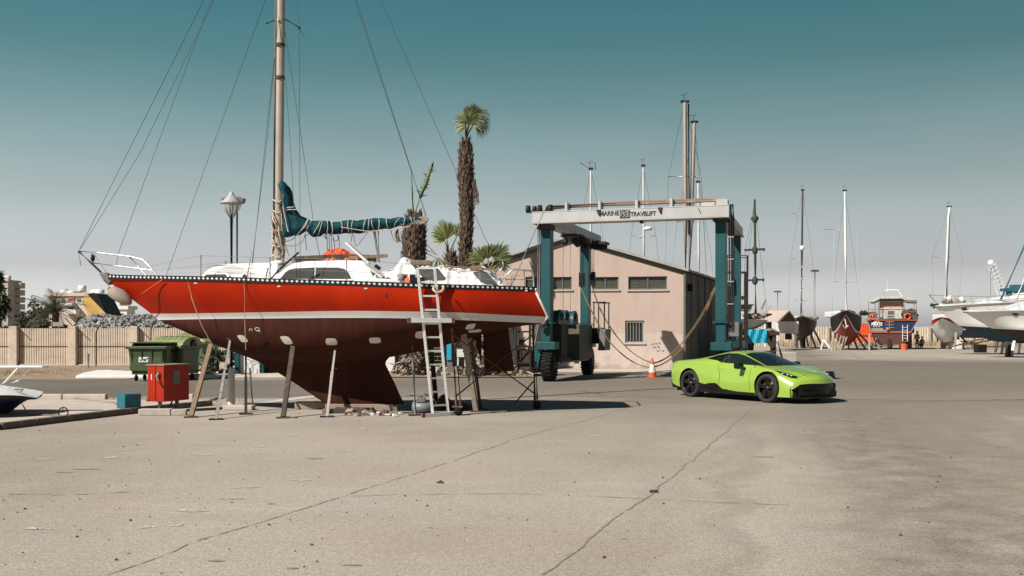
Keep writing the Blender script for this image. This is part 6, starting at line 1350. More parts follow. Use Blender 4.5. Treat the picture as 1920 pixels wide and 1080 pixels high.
Y3_ = [(0,.80),(.2,.86),(.4,.90),(.93,.945),(1.3,.93),(1.8,.905),(2.3,.905),(2.8,.935),(3.2,.96),(3.55,.965),(4.0,.95),(4.46,.88)]
Z3_ = [(0,.36),(.2,.42),(.4,.48),(.93,.57),(1.5,.52),(2.1,.52),(2.7,.58),(3.2,.64),(3.55,.66),(4.0,.66),(4.46,.60)]
Y4_ = [(0,.80),(.2,.87),(.4,.91),(.93,.93),(1.4,.90),(2.2,.875),(2.8,.90),(3.2,.94),(3.55,.95),(4.0,.93),(4.46,.84)]
Z4_ = [(0,.15),(.4,.15),(.93,.15),(1.4,.16),(3.2,.18),(3.9,.24),(4.46,.32)]
def csec(x, s):                      # s 0 roof centre .. 4 sill
    y1, y2, y3, y4 = (sinterp(t_, x) for t_ in (Y1_, Y2_, Y3_, Y4_)); z0 = sinterp(ZT_, x); z1 = z0 - sinterp(DR_, x); z2, z3, z4 = sinterp(Z2_, x), sinterp(Z3_, x), sinterp(Z4_, x)
    y = sinterp([(-1,-y1),(0,0),(1,y1),(2,y2),(3,y3),(4,y4)], s); z = sinterp([(-1,z1),(0,z0),(1,z1),(2,z2),(3,z3),(4,z4)], s)
    if x < 1.25: z += .014*math.exp(-((s-1.0)/.10)**2)*min(1, x/.15)*min(1, (1.25-x)/.25)            # bonnet crease
    y += .012*math.exp(-((s-2.32)/.09)**2)*max(0, min(1, (x-1.2)/.5))*max(0, min(1, (4.2-x)/.5))     # shoulder crease
    y -= .016*math.exp(-((s-2.95)/.35)**2)*max(0, min(1, (x-1.5)/.5))*max(0, min(1, (3.0-x)/.6))      # hollow of the door
    fx = max(0, 1-x/1.5); rx_ = max(0, (x-3.9)/.56)
    return y, z, 2.23 - x - .42*(y/.95)**2*fx**1.3 + .16*(y/.9)**2*rx_**2
def inpoly(p, poly):
    x, y = p; c = False; j = len(poly)-1
    for i in range(len(poly)):
        xi, yi = poly[i]; xj, yj = poly[j]
        if (yi > y) != (yj > y) and x < (xj-xi)*(y-yi)/(yj-yi)+xi: c = not c
        j = i
    return c
DLO = [(1.16,.825),(1.30,.84),(2.0,.855),(2.55,.885),(2.72,.93),(3.10,.965),(2.86,1.045),(2.5,1.105),(2.15,1.105),(1.85,1.045),(1.5,.945)]
SKIRT = [(1.25,.10),(1.32,.195),(1.9,.210),(2.42,.255),(2.60,.375),(2.80,.385),(3.3,.285),(3.3,.08)]
WH = [(.93,.345), (3.55,.345)]
HL = [(.66,.80),(.43,.69),(.18,.56),(.09,.60),(.15,.70),(.36,.78)]
NX, NS = 400, 150
xs_ = [4.46*(i/NX) for i in range(NX+1)]; ss = [4*j/NS for j in range(NS+1)]
pts = [[csec(x, s) for s in ss] for x in xs_]
def cls(x, s, y, z, xa):
    for wx, wz in WH:
        if (xa-wx)**2 + (z/1.045*1.045-wz)**2 < .378**2 and s > 2.05: return None
    if s > 1.0 and s < 2.3 and inpoly((x, z), DLO): return 'win'
    if s < 1.0 and 1.10 + .10*(s**2) < x < 2.02 - .05*s*s and s < .90: return 'wind'
    if s > 2.0 and inpoly((xa, z), SKIRT): return 'skirt'
    if z < .78 and 0 < x < 1 and inpoly((x, y), HL) and s < 2.75: return 'head'
    if s < .62 and 3.0 < x < 4.15: return 'deck'
    return 'body'
acc = {}
for i in range(NX):
    for j in range(NS):
        x, s = (xs_[i]+xs_[i+1])/2, (ss[j]+ss[j+1])/2; y, z, xq = csec(x, s); k = cls(x, s, y, z, 2.23-xq)
        if k: acc.setdefault(k, []).append((i, j))
def patch(cells, sg, off=0, skip=()):
    b = MB(); b.smooth = True; idx = {}
    vs = []; fs = []
    for i, j in cells:
        f_ = []
        for a, c in ((i,j),(i+1,j),(i+1,j+1),(i,j+1)):
            if (a, c) not in idx:
                y, z, xx = pts[a][c]
                if off:
                    ya, za, xa = pts[min(a+1,NX)][c]; yb, zb, xb = pts[max(a-1,0)][c]; yc, zc, xc = pts[a][min(c+1,NS)]; yd, zd, xd = pts[a][max(c-1,0)]
                    nn = V(xa-xb, ya-yb, za-zb).cross(V(xc-xd, yc-yd, zc-zd)).normalized()
                    if nn.dot(V(0, y, z-.4)) < 0: nn = -nn
                    xx, y, z = xx+nn.x*off, y+nn.y*off, z+nn.z*off
                idx[(a, c)] = len(vs); vs.append(cm @ V(xx, sg*y, z))
            f_.append(idx[(a, c)])
        fs.append(tuple(f_))
    b.add(vs, fs, True); return b
bb = MB(); bb.smooth = True
for sg in (1, -1): p_ = patch(acc['body'], sg); bb.add(p_.v, p_.f, True)
# nose: from the bonnet edge down to the splitter; tail likewise
fas = {'body': [], 'intake': []}
NF = 110; ring0 = pts[0]; ringN = pts[-1]
for sg in (1, -1):
    for i in range(NF):
        for j in range(56):
            q = []
            for a, c in ((i,j),(i+1,j),(i+1,j+1),(i,j+1)):
                s = 2.85*a/NF; y, z, xx = csec(0, s); v_ = c/56; zz_ = z + (.13-z)*v_; fwd = (.035*math.sin(math.pi*min(1, v_*1.6)) - .10*max(0, v_-.45))*(1-(a/NF)**4)
                q.append((y, zz_, xx + fwd))
            yc = sum(p[0] for p in q)/4; zc = sum(p[1] for p in q)/4
            INT = [(0,.455),(.40,.460),(.62,.445),(.79,.315),(.62,.165),(.60,.05),(0,.05)]
            k = 'intake' if inpoly((yc, zc), INT) else 'body'
            off = -.05 if k == 'intake' else 0
            fas[k].append([cm @ V(p[2]+off, sg*p[0], p[1]) for p in q])
for q in fas['body']: bb.add(q, [(0,1,2,3)], True)
for sg in (1, -1):
    s3 = [csec(4.46, 4*k/30) for k in range(31)]
    bb.grid([[cm @ V(x, sg*y, z) for y, z, x in s3], [cm @ V(x-.03, sg*y*.92, z*.97+.01) for y, z, x in s3]])
body = bb.build('body', M['lime'], car, merge=True)
b = MB()
for q in fas['intake']: b.add(q, [(0,1,2,3)], False)
for sg in (1, -1):
    b.grid([[cm @ V(csec(0, 3.0*k/20)[2] + .02, sg*csec(0, 3.0*k/20)[0]*.99, .125) for k in range(21)], [cm @ V(csec(0, 3.0*k/20)[2] + .02, sg*csec(0, 3.0*k/20)[0]*.99, .15) for k in range(21)], [cm @ V(csec(0, 3.0*k/20)[2] - .2, sg*csec(0, 3.0*k/20)[0]*.99, .15) for k in range(21)]], smooth=False)
    b.bar(cm @ V(1.98, sg*.42, .14), cm @ V(1.96, sg*.50, .41), .03, .06); b.bar(cm @ V(1.93, sg*.62, .17), cm @ V(2.05, sg*.15, .17), .04, .02)
b.build('front_intake', M['cblack'], car, merge=True)
b = MB()
for sg in (1, -1): p_ = patch(acc['skirt'], sg, -.012); b.add(p_.v, p_.f, True)
for sg in (1, -1): b.bar(cm @ V(.95, sg*.905, .175), cm @ V(-1.0, sg*.92, .19), .05, .07, up=(0,0,1)); b.bar(cm @ V(-.15, sg*.90, .22), cm @ V(-1.0, sg*.945, .36), .03,.05)
b.build('side_skirt', M['cblack'], car)
b = MB()
for sg in (1, -1): p_ = patch(acc['wind'], sg, -.006); b.add(p_.v, p_.f, True)
b.build('windscreen', M['cglass'], car, merge=True)
for sg in (1, -1):
    cells = acc['win']; p_ = patch([c for c in cells if xs_[c[0]] < 2.52], sg, -.008); wo = p_.build('side_window', M['cglass'], car)
    p_ = patch([c for c in cells if xs_[c[0]] >= 2.52], sg, -.03); p_.build('quarter_vent', M['cblack'], car)
    cellset = set(cells); b = MB()
    def cp(x, s, o=.004): y, z, xx = csec(x, s); return cm @ V(xx, sg*(y+o), z+o*.3)
    def line(nm, L_, r_, m): b = MB(); b.tube([cp(*q) for q in L_], r_, 5); b.build(nm, m, car)
    line('door_seam', [(1.47,2.0+.09*k) for k in range(21)], .0025, M['cblack']); line('door_seam', [(2.62-.06*math.sin(k/20*3.1)-.10*(k/20), 2.02+.075*k) for k in range(21)], .0035, M['cblack'])
    line('window_bar', [(2.38,1.30),(2.46,1.6),(2.52,2.02)], .006, M['grey']); line('window_bar', [(1.42,1.35),(1.40,1.7),(1.36,2.02)], .010, M['cblack'])
    b = MB(); b.bar(cp(2.42,2.45,.004), cp(2.58,2.43,.004), .008, .022); b.build('door_handle', M['lime'], car)
    p_ = patch([c for c in acc['head']], sg, -.012); ho_ = p_.build('headlight', M['cblack'], car)
    b = MB()
    for x, y in ((.30,.69),(.40,.735),(.24,.645)):
        best = min((abs(csec(x, s/20)[0]-y), s/20) for s in range(20, 60))[1]; q = cp(x, best, .0); b.ball(q, .035, 8, (1.3,1,.5))
    b.build('lamp', M['stain'], ho_)
    b = MB(); b.bar(cp(.52,3.0), cp(.34,2.95), .012,.02); b.build('side_marker', M['cblack'], car)
    # mirror
    b = MB(); b.bar(cp(1.72,2.1,-.01), cm @ V(.46, sg*.98, .82), .05,.035); rr_ = [[cm @ V(.50 + .06*dx + sx*.13, sg*(.93+k*.06), .825 + zz_*.072*f_) for dx, sx, zz_ in ((0,-.5,-1),(0,.5,-1),(0,.7,0),(0,.5,1),(0,-.5,1),(0,-.6,0))] for k, f_ in ((0,.75),(1,1),(2,1.05),(3,.85))]
    b.loft(rr_, False); b.build('door_mirror', M['cblack'], car, bevel=.012)
b = MB()
for sg in (1, -1): p_ = patch(acc['deck'], sg, -.004); b.add(p_.v, p_.f, True)
for k in range(6): x = 3.1+k*.17; y, z, xx = csec(x, 0); b.box(cm @ V(xx, 0, z+.012), (.07,.62,.012), CA)
b.build('engine_cover', M['cblack'], car, merge=True)
b = MB(); b.lathe([(.002,0),(.028,.004),(.03,.008),(.002,.012)], cm @ V(csec(.05,0)[2]+.015, 0, .575), 8, cm.to_3x3() @ V(1,0,.35)); b.build('bonnet_badge', M['cblack'], car)
b = MB()
for sg in (1,-1): b.tube([cm @ V(csec(.22+.05*math.sin(k/2), k*.12)[2], sg*csec(.22,k*.12)[0], csec(.22+.05*math.sin(k/2),k*.12)[1]+.001) for k in range(13)], .003, 4)
b.build('bonnet_seam', M['bin'], car)
b = MB()                     # floor pan, wheel wells, cabin tub; black core boxes added to darken the arches
b.box(cm @ V(0,0,.20), (3.9,1.45,.14), CA); b.box(cm @ V(0,0,.42), (2.0,1.55,.36), CA); b.box(cm @ V(1.75,0,.34), (.6,1.2,.3), CA); b.box(cm @ V(-1.75,0,.45), (.8,1.5,.5), CA); b.box(cm @ V(-.85,0,.62), (.8,1.3,.5), CA)
for x0 in (1.30, -1.32):
    for sg in (1, -1):
        arc = [(x0+.39*math.cos(math.pi*k/14), .345+.39*math.sin(math.pi*k/14)) for k in range(15)]
        b.grid([[cm @ V(x, sg*y, z) for x, z in arc] for y in (.55, .865)], smooth=True); b.add([cm @ V(x, sg*.55, z) for x, z in arc], [tuple(range(15))])
b.build('under_tray_core', M['cblack'], car)
for y in (-.36,.36):
    b = MB(); b.box(cm @ V(.02,y,.62), (.5,.46,.14), CA); b.box(cm @ V(-.28,y,.82), (.14,.44,.50), 0, Matrix.Rotation(CA,3,'Z') @ Matrix.Rotation(R(-18),3,'Y')); b.box(cm @ V(-.37,y,1.06), (.09,.22,.12), CA)
    b.build('seat', M['grey'], car, bevel=.04)
b = MB(); b.box(cm @ V(.83,0,.74), (.42,1.35,.12), CA); b.tube([cm @ V(.50,.36+.17*math.cos(a),.80+.17*math.sin(a)) for a in [k*.524 for k in range(13)]], .015, 5); b.build('dashboard', M['cblack'], car, bevel=.03)
ay = cm.to_3x3() @ V(0,1,0)
for (x0, rad, wdt, yo) in ((1.30,.345,.245,.935), (-1.32,.350,.305,.955)):
    for sg in (1, -1):
        ax_ = ay*sg; c = cm @ V(x0, sg*(yo-wdt), 0) + V(0,0,rad*CS); rad_ = rad*CS; w_ = wdt*CS
        b = MB(); b.lathe([(rad_*.74,.0),(rad_*.96,.004),(rad_,.035),(rad_,w_-.04),(rad_*.965,w_-.008),(rad_*.86,w_+.004),(rad_*.755,w_-.006),(rad_*.74,w_-.02)], c, 40, ax_, cap=False); b.lathe([(.01,.02),(rad_*.75,.02)], c, 24, ax_); wo = b.build('wheel', M['rubber'] if 0 else mat('car_tyre', (.018,.017,.016), .8), car)
        b = MB(); b.lathe([(rad_*.745,.03),(rad_*.735,w_-.03),(rad_*.752,w_-.012),(rad_*.70,w_-.012),(rad_*.68,w_-.04)], c, 40, ax_, cap=False)
        e1 = (cm.to_3x3() @ V(1,0,0)).normalized(); e2 = V(0,0,1)
        for k in range(5):
            for d_ in (-.17, .17):
                a = k*2*math.pi/5 + .3; u0 = e1*math.cos(a+d_*.5)+e2*math.sin(a+d_*.5); u1 = e1*math.cos(a+d_)+e2*math.sin(a+d_); b.bar(c + ax_.normalized()*(w_-.045) + u0*.045, c + ax_.normalized()*(w_-.018) + u1*rad_*.71, .022, .03)
        b.lathe([(.002,w_-.03),(.05,w_-.032),(.06,w_-.06)], c, 16, ax_, cap=False); b.build('rim', mat('rim_black', (.05,.048,.046), .25, .8), wo)
        b = MB(); b.lathe([(.05,w_-.11),(rad_*.56,w_-.11),(rad_*.56,w_-.09),(.05,w_-.09)], c, 28, ax_); b.build('brake_disc', M['dsteel'], wo)
        b = MB(); u = e1*(.62 if sg < 0 else .62)+e2*.45; tng = V(0,0,1).cross(ax_); arc = [c + ax_.normalized()*(w_-.085) + (e1*math.cos(a)+e2*math.sin(a))*rad_*.52 for a in [R(-12 + k*11) for k in range(6)]]; b.tube(arc, .032, 6); b.build('brake_caliper', mat('caliper_gold', (.55,.26,.09), .4), wo)
b = MB()
for sg in (1,-1): b.bar(cm @ V(-2.20, sg*.72, .74), cm @ V(-2.22, sg*.45, .70), .03,.07)
b.build('tail_light', mat('tail_red', (.35,.02,.015), .3), car)
b = MB(); b.box(cm @ V(-2.12,0,.40), (.16,1.50,.26), CA); b.box(cm @ V(-2.1,0,.26), (.25,1.3,.05), CA); b.build('rear_diffuser', M['cblack'], car, bevel=.02)
# ------------------------------------------------------------------ boats and yard on the right, far off
def gen_hull(b, T, L_, B, D, bands, stern=.6, sheer=.22, rake=.18, full=.62, n=22, keel0=0.):
    def row(v_):
        r_ = []
        for i in range(n+1):
            u = i/n; pl = stern + (1-stern)*math.sin(min(1, u/.5)*math.pi/2) if u < .5 else max(0, math.cos((u-.5)/.5*math.pi/2))**.75
            zs_ = D*(1 + sheer*(2*abs(u-.38))**2*(1.3 if u > .38 else .4)); zk = keel0 + D*.95*max(0, (u-.70)/.30)**2.2 + D*.42*max(0, (.25-u)/.25)
            hb = B/2*pl*max(0, 1-v_**2.4)**full; z = zs_*(1-v_) + zk*v_; x = (u-.5)*L_ + rake*L_*u**4*(1-v_)
            r_.append((x, hb, z))
        return r_
    for v0, v1, mi in bands:
        k = max(2, int((v1-v0)*14)); rows = [row(v0+(v1-v0)*q/k) for q in range(k+1)]; b.mi = mi
        for sg in (-1, 1): b.grid([[T(x, sg*h, z) for x, h, z in r_] for r_ in rows])
        if stern > 0: b.grid([[T(r_[0][0], sg*r_[0][1], r_[0][2]) for r_ in rows] for sg in (-1, 1)], smooth=False)
    return row(0)
def sub(t, nm, m, fn, bevel=0):
    b = MB(); fn(b); return b.build(nm, m, t, bevel=bevel)
def mast_set(t, base, top, r_, m, spr=((.55,.9),(.8,.6)), stays=True, masthead=True):
    base, top = Vector(base), Vector(top)
    sub(t, 'mast', m, lambda b: b.tube([base, (base+top)/2, top], [r_, r_, r_*.75], 8))
    for f_, w_ in spr:
        c = base + (top-base)*f_; sub(t, 'spreader', M['alu'], lambda b: b.tube([c + V(-w_,.1,.03), c, c + V(w_,.1,.03)], r_*.25, 5))
    if masthead: sub(t, 'masthead', M['dsteel'], lambda b: (b.box(top + V(0,0,.05), (r_*3.2, .2, .12)), b.tube([top + V(-.05,0,0), top + V(-.05,0,.45)], .02, 4), b.tube([top + V(-.25,0,.42), top + V(.12,0,.5)], .018, 4)))
    if stays:
        for dx, w_ in ((-1.35, .55), (1.35, .55)):
            c = base + (top-base)*spr[0][0] if spr else (base+top)/2; sub(t, 'shroud', M['dsteel'], lambda b: b.tube([V(base.x+dx, base.y, base.z), c + V(math.copysign(spr[0][1] if spr else .5, dx), .1, .03), top], .009, 4))
# yachts whose masts stand up behind the pink shed
for (px, tpy, bpx, Y, r_, lab, spr, dr) in ((1108,318,1107,62,.085,'grey mast with a slanting wind vane behind the left part of the lift beam',((.6,.7),),(.9,-.7)), (1206,312,1208,64,.085,'grey mast with radar dome rising behind the shed roof ridge slope',((.55,.8),),(.5,.5)),
                                 (1284,192,1286,60,.16,'tallest thick grey mast standing behind the shed right eave',((.66,1.0),),(.3,.4)), (1302,230,1289,60,.14,'thick grey mast leaning slightly right beside the tallest mast',((.5,.8),),(.3,.4)), (1309,342,1311,72,.10,'slim white mast right of the leaning mast',((.5,.9),),(.2,.3))):
    b0 = W(bpx, 600, Y); b0.z = 2.3; tp = W(px, tpy, Y); t = thing('moored_yacht', (b0.x, Y, 0), lab, 'sailing yacht', group='yacht masts behind the pink shed')
    b = MB(); gen_hull(b, lambda x, y, z: V(b0.x + y, Y - x*.8, z+.5), 9, 2.8, 1.5, ((0,.3,0),(.3,1,1))); b.build('hull', [M['white'], M['navy']], t)
    sub(t, 'cabin', M['white'], lambda b: b.box(V(b0.x, Y+1, 2.3), (1.8,3.5,.6)), .15); sub(t, 'keel', M['navy'], lambda b: b.box(V(b0.x, Y+.4, .5), (.3,2,.9)), .05)
    mast_set(t, b0, tp, r_, M['mast'] if r_ > .11 else M['alu'], spr)
    if px == 1108: sub(t, 'wind_vane', M['dsteel'], lambda b: (b.tube([tp, W(1088,305,Y)], .03, 5), b.tube([tp+V(.2,0,0), tp+V(.3,0,.0), W(1115,305,Y)], .02, 4)))
    if px == 1206: sub(t, 'radar_dome', M['white'], lambda b: (b.lathe([(.02,0),(.26,.02),(.28,.15),(.15,.25),(.02,.26)], W(1215,432,Y), 12), b.bar(W(1207,432,Y), W(1215,432,Y), .06), b.tube([W(1198,446,Y), W(1217,443,Y)], .035, 5)))
    if px == 1284: sub(t, 'furled_line', M['black'], lambda b: b.tube([W(1291,195,Y-.2), W(1292,380,Y-.2), W(1291,440,Y-.2)], .05, 5))
# fence of the far yard
YFR = 118.0; t = thing('yard_fence', ((1660-960)*YFR/F, YFR, 0), 'long tan corrugated wall behind the boats on the far right', 'fence'); fx_ = lambda px: (px-960)*YFR/F
pxs = [1400,1440,1478,1516,1552,1590,1632,1670,1702,1742,1782,1822,1862,1905,1960]
for a, c in zip(pxs, pxs[1:]):
    b = MB(); rows = [[], []]; n_ = int((fx_(c)-fx_(a))/.3)
    for k in range(n_+1):
        x = fx_(a)+.1+(fx_(c)-fx_(a)-.2)*k/n_
        for dx, dy in ((0,0),(.08,.07),(.2,.07)): rows[0].append(V(x+dx*.9, YFR+dy, 0)); rows[1].append(V(x+dx*.9, YFR+dy, 2.25))
    b.grid(rows, smooth=False); b.box(((fx_(a)+fx_(c))/2, YFR+.3, .7), (fx_(c)-fx_(a), .2, 1.4)); b.build('panel', M['fence'], t)
    sub(t, 'post', M['conc'], lambda b: b.box((fx_(a), YFR-.1, 1.15), (.25,.3,2.3)))
tufts('dry_weeds', [(rnd.uniform(fx_(1420), fx_(1900)), rnd.uniform(112, 117)) for k in range(160)], M['grass'], .9, 22, .8)
def boat_bow(px, base, Y, wpx, top, L_, mats, bands, label, name='sailing_yacht', D0=.9, stern=.65, rot=0., **kw):
    """a boat seen from ahead: bow towards the camera, keel on the ground, propped"""
    s_ = Y/F; B = wpx*s_; x0 = (px-960)*s_; ztop = H-(top-622)*s_; t = thing(name, (x0, Y, 0), label, 'boat' if 'yacht' not in name else 'sailing yacht'); Rm = Matrix.Rotation(R(-90)+rot-math.atan2(x0, Y), 3, 'Z')
    T_ = lambda x, y, z: V(x0, Y, D0) + Rm @ V(x, y, z)
    b = MB(); rw_ = gen_hull(b, T_, L_, B, ztop-D0, bands, stern=stern, sheer=.09, **kw); b.build('hull', mats, t)
    b = MB(); b.grid([[T_(x, -h, z-.03) for x, h, z in rw_], [T_(x, 0, z+.03) for x, h, z in rw_], [T_(x, h, z-.03) for x, h, z in rw_]]); b.build('deck', M['gwood'], t)
    return t, T_, s_, ztop, x0
# black yacht with dark mast
t, T_, s_, zt_, x0 = boat_bow(1504, 650, 100, 53, 600, 9.5, [M['black'], M['beam'], mat('anti_dark', (.05,.035,.03), .8)], ((0,.10,1),(.10,.62,0),(.62,1,2)), 'black hulled yacht with tall dark mast, bow to camera, left of the two black boats', D0=1.0)
sub(t, 'keel', M['dwood'], lambda b: b.box(V(x0, 100.5, .55), (.35,2.2,1.1)), .05)
mast_set(t, W(1502,600,100), W(1505,357,100), .11, mat('mast_dark', (.045,.04,.036), .6), ((.47,1.1),(.82,1.0),(.15,.7)))
sub(t, 'mast_wrap', M['beam'], lambda b: [b.tube([W(1503.2+.5*math.sin(k), 590-k*11, 99.8), W(1503.8+.5*math.cos(k), 584-k*11, 99.8)], .13, 6) for k in range(0, 10, 2)])
sub(t, 'radar_dome', M['white'], lambda b: b.ball(W(1504,465,99.7), .26, 10)); sub(t, 'cabin', M['white'], lambda b: b.box(V(x0, 101.5, zt_+.15), (1.6,3.5,.5)), .12)
sub(t, 'deck_gear', M['gwood'], lambda b: [b.rock(V(x0+rnd.uniform(-1,1), 97+rnd.random()*2, zt_+.2), .25, k) for k in range(7)])
def props(x0, Y, w_, z, n_, lab, m='gwood', sp_=1.0):
    for k in range(n_):
        f_ = (k/(n_-1)-.5)*2 if n_ > 1 else 0; b = MB(); b.bar(V(x0+f_*w_*1.25*sp_, Y-2.2+.6*abs(f_), 0), V(x0+f_*w_*.85, Y-1.0+.8*abs(f_), z), .14, .12)
        single(b, 'timber_prop', M[m], lab, 'prop', lab.replace('prop', 'props').replace('one of the ', ''), base=V(x0+f_*w_*1.25*sp_, Y-2.2, 0))
props(x0, 100, 1.3, 1.9, 5, 'one of the thin timber props under the left black yacht')
# black and red yacht with white mast
t, T_, s_, zt_, x0 = boat_bow(1586, 655, 93, 56, 594, 10, [M['black'], M['stripe'], mat('anti_red', (.20,.035,.028), .75)], ((0,.04,1),(.04,.52,0),(.52,.58,1),(.58,1,2)), 'black yacht with white line and red bottom, white mast and anchor on its bow', D0=.35, stern=.7)
mast_set(t, W(1587,592,93), W(1584,358,93), .12, M['white'], ((.27,1.1),(.69,1.9)))
sub(t, 'anchor', M['dash'], lambda b: (b.bar(W(1584,598,87.2), W(1587,612,87.2), .10,.08), b.tube([W(1580,609,87.2), W(1584,616,87.1), W(1590,611,87.2)], .07, 6)))
sub(t, 'cabin', M['white'], lambda b: b.box(V(x0, 95, zt_+.25), (1.7,3.5,.6)), .12)
sub(t, 'deck_gear', M['dsteel'], lambda b: ([b.rock(V(x0+rnd.uniform(-1.1,1.1), 90+rnd.random()*3, zt_+.3), .3, k) for k in range(8)], b.ball(W(1580,585,92), .22, 8), b.ball(W(1592,585,92), .22, 8)))
sub(t, 'side_pole', M['alu'], lambda b: (b.tube([W(1564,600,93), W(1563,570,93), W(1564,430,93)], .012, 4), b.tube([W(1607,600,93), W(1609,570,93), W(1607,430,93)], .012, 4)))
props(x0, 93, 1.25, 1.6, 6, 'one of the leaning timber props under the black and red yacht', sp_=1.3)
sub(t, 'stem_post', M['beam'], lambda b: b.bar(V(x0+.02, 87.0, 0), V(x0+.02, 86.9, 1.45), .16,.1))
b = MB()
for k in range(9): b.bar(V((1548+k*3-960)*90/F, 88+rnd.random()*1.5, 0), V((1560+k*3.4-960)*90/F, 89.5, rnd.uniform(1.0,1.9)), .09,.06)
single(b, 'timber_stack', M['gwood'], 'bundle of timbers leaning at the left side of the black and red yacht', 'timber stack')
b = MB(); [b.bar(V((1542+dx-960)*92/F, 91, 0), V((1537.5+dx*.1-960)*92/F, 91, .95), .12) for dx in (-9, 7)]; b.bar(V((1537-960)*92/F, 91, .9), V((1551-960)*92/F, 90.5, .02), .12); single(b, 'white_trestle', M['white'], 'white a-shaped trestle between the two black yachts', 'trestle')
M['dirtyw'] = mat('dirty_white', (.45,.42,.38), .7, var=.2, vs=2, c2=(.22,.17,.13), c2s=2.5, c2t=(.5,.72), stretch=(2,2,.6))
# blue and orange tripper boat seen from astern
Yp = 93.0; s_ = Yp/F; t = thing('tour_boat', ((1673-960)*s_, Yp, 0), 'blue and orange trip boat with canopy and two life rings seen from astern', 'boat')
PX = lambda px, py, dy=0.: W(px, py, Yp) + V(0, dy, 0)
def sect(poly, y0, y1, b): P = [PX(*p) for p in poly]; return b.prism([(p.x, p.z) for p in P], Yp+y0, Yp+y1)
def taper(b, poly, y0, y1, k):
    P = [PX(*p) for p in poly]; cx = sum(p.x for p in P)/len(P); b.loft([[V(p.x, Yp+y0, p.z) for p in P], [V(cx+(p.x-cx)*1.03, Yp+y0+(y1-y0)*.6, p.z+.05) for p in P], [V(cx+(p.x-cx)*k, Yp+y1, p.z+.4) for p in P]], False)
sub(t, 'hull', M['navy'], lambda b: taper(b, [(1629,601),(1717,601),(1706,621),(1636,621)], 0, 9, .15)); sub(t, 'bottom', mat('anti_rust', (.085,.028,.020), .85, c2=(.05,.03,.025)), lambda b: taper(b, [(1636,624),(1706,624),(1700,640),(1690,646),(1652,646),(1642,640)], 0, 8, .15))
sub(t, 'rubbing_strake', mat('strake_orange', (.30,.075,.03), .7, c2=(.12,.05,.03)), lambda b: (sect([(1626,598.5),(1719,599.5),(1719,601.5),(1626,601)], -.12, .3, b), sect([(1635,621),(1707,621),(1706,624.3),(1636,624.3)], -.10, .3, b)))
sub(t, 'side_trim', mat('trim_blue', (.16,.30,.42), .5), lambda b: (b.bar(PX(1629,602,-.06), PX(1636.5,621,-.06), .10,.06), b.bar(PX(1717,602,-.06), PX(1706,621,-.06), .10,.06)))
sub(t, 'name_board', M['gwood'], lambda b: sect([(1637,615),(1657,615),(1657,621),(1637,621)], -.05, .02, b)); sub(t, 'patch', M['bluet'], lambda b: sect([(1657,618),(1670,618),(1670,621),(1657,621)], -.04, .02, b))
for nm, s0, px, py, sz, w_ in (('lettering', 'M/Y', 1645, 603.8, .26, .62), ('lettering', 'PIRATE', 1645.5, 608, .40, .98), ('lettering', '- - -', 1645, 612.2, .18, .6)):
    text(nm, s0, sz, Matrix.Translation(PX(px, py, -.03)) @ Matrix.Rotation(R(90), 4, 'X'), M['txtw'], t, width=w_, bold=.012, shear=.15)
sub(t, 'cabin', M['dirtyw'], lambda b: sect([(1650,598),(1650,557),(1693,557),(1693,598)], .9, 5, b), .05)
sub(t, 'door', M['beam'], lambda b: sect([(1663.5,597),(1663.5,581),(1677,581),(1677,597)], .84, .91, b), .04); sub(t, 'door_window', M['win'], lambda b: (sect([(1665,589),(1665,582.5),(1675.5,582.5),(1675.5,589)], .80, .845, b), sect([(1664.5,594),(1664.5,591.5),(1675.5,591.5),(1675.5,594)], .80, .845, b)))
sub(t, 'curtain', M['curtain'], lambda b: b.grid([[PX(1652+k*.95, y, .86-.05*(k % 4 > 1)) for k in range(40)] for y in (565, 578)], smooth=False)); sub(t, 'window_frame', M['white'], lambda b: (b.bar(PX(1651.5,578,.84), PX(1690,578,.84), .06), b.bar(PX(1651.5,565,.84), PX(1690,565,.84), .05)))
sub(t, 'canopy', M['dirtyw'], lambda b: (sect([(1632,564),(1650,556),(1693,556),(1716,562),(1716,567),(1700,566),(1690,560),(1652,560),(1640,566),(1634,566)], .1, 5.5, b)), .03); sub(t, 'canopy_valance', M['grey'], lambda b: (sect([(1651,558.5),(1692,558.5),(1692,564),(1651,564)], .84, .9, b), sect([(1696,562),(1716,563),(1716,567.5),(1696,566)], .02, .08, b)))
for px in (1631, 1643, 1648.5, 1694, 1711, 1715): sub(t, 'canopy_post', M['grey'], lambda b: b.bar(PX(px,564,.15), PX(px-.5,599,.15), .06))
sub(t, 'rail', M['grey'], lambda b: [b.bar(PX(1630,y,.1), PX(1649,y,.1), .05) for y in (580,585)] + [b.bar(PX(1694,y,.1), PX(1716,y,.1), .05) for y in (580,585)]); sub(t, 'net_heap', M['dwood'], lambda b: [b.rock(PX(rnd.uniform(1693,1714), rnd.uniform(582,597), .4), .32, k) for k in range(22)]); sub(t, 'net_heap', M['dwood'], lambda b: [b.rock(PX(rnd.uniform(1631,1646), rnd.uniform(586,597), .6), .2, k) for k in range(8)])
sub(t, 'aerial_arch', M['white'], lambda b: (b.tube([PX(1656,555,1.2), PX(1661,544,1.2), PX(1668,542.5,1.2), PX(1683,542.5,1.2), PX(1690,555,1.2)], .05, 6), b.tube([PX(1664.5,543,1.2), PX(1664.5,523,1.2)], .025, 4))); sub(t, 'boarding_ladder', M['alu'], lambda b: [b.bar(PX(x,609,-.1), PX(x,640,-.25), .06) for x in (1691,1699.5)] + [b.bar(PX(1691,y,-.16), PX(1699.5,y,-.16), .04) for y in (614,619,624,629,634)])
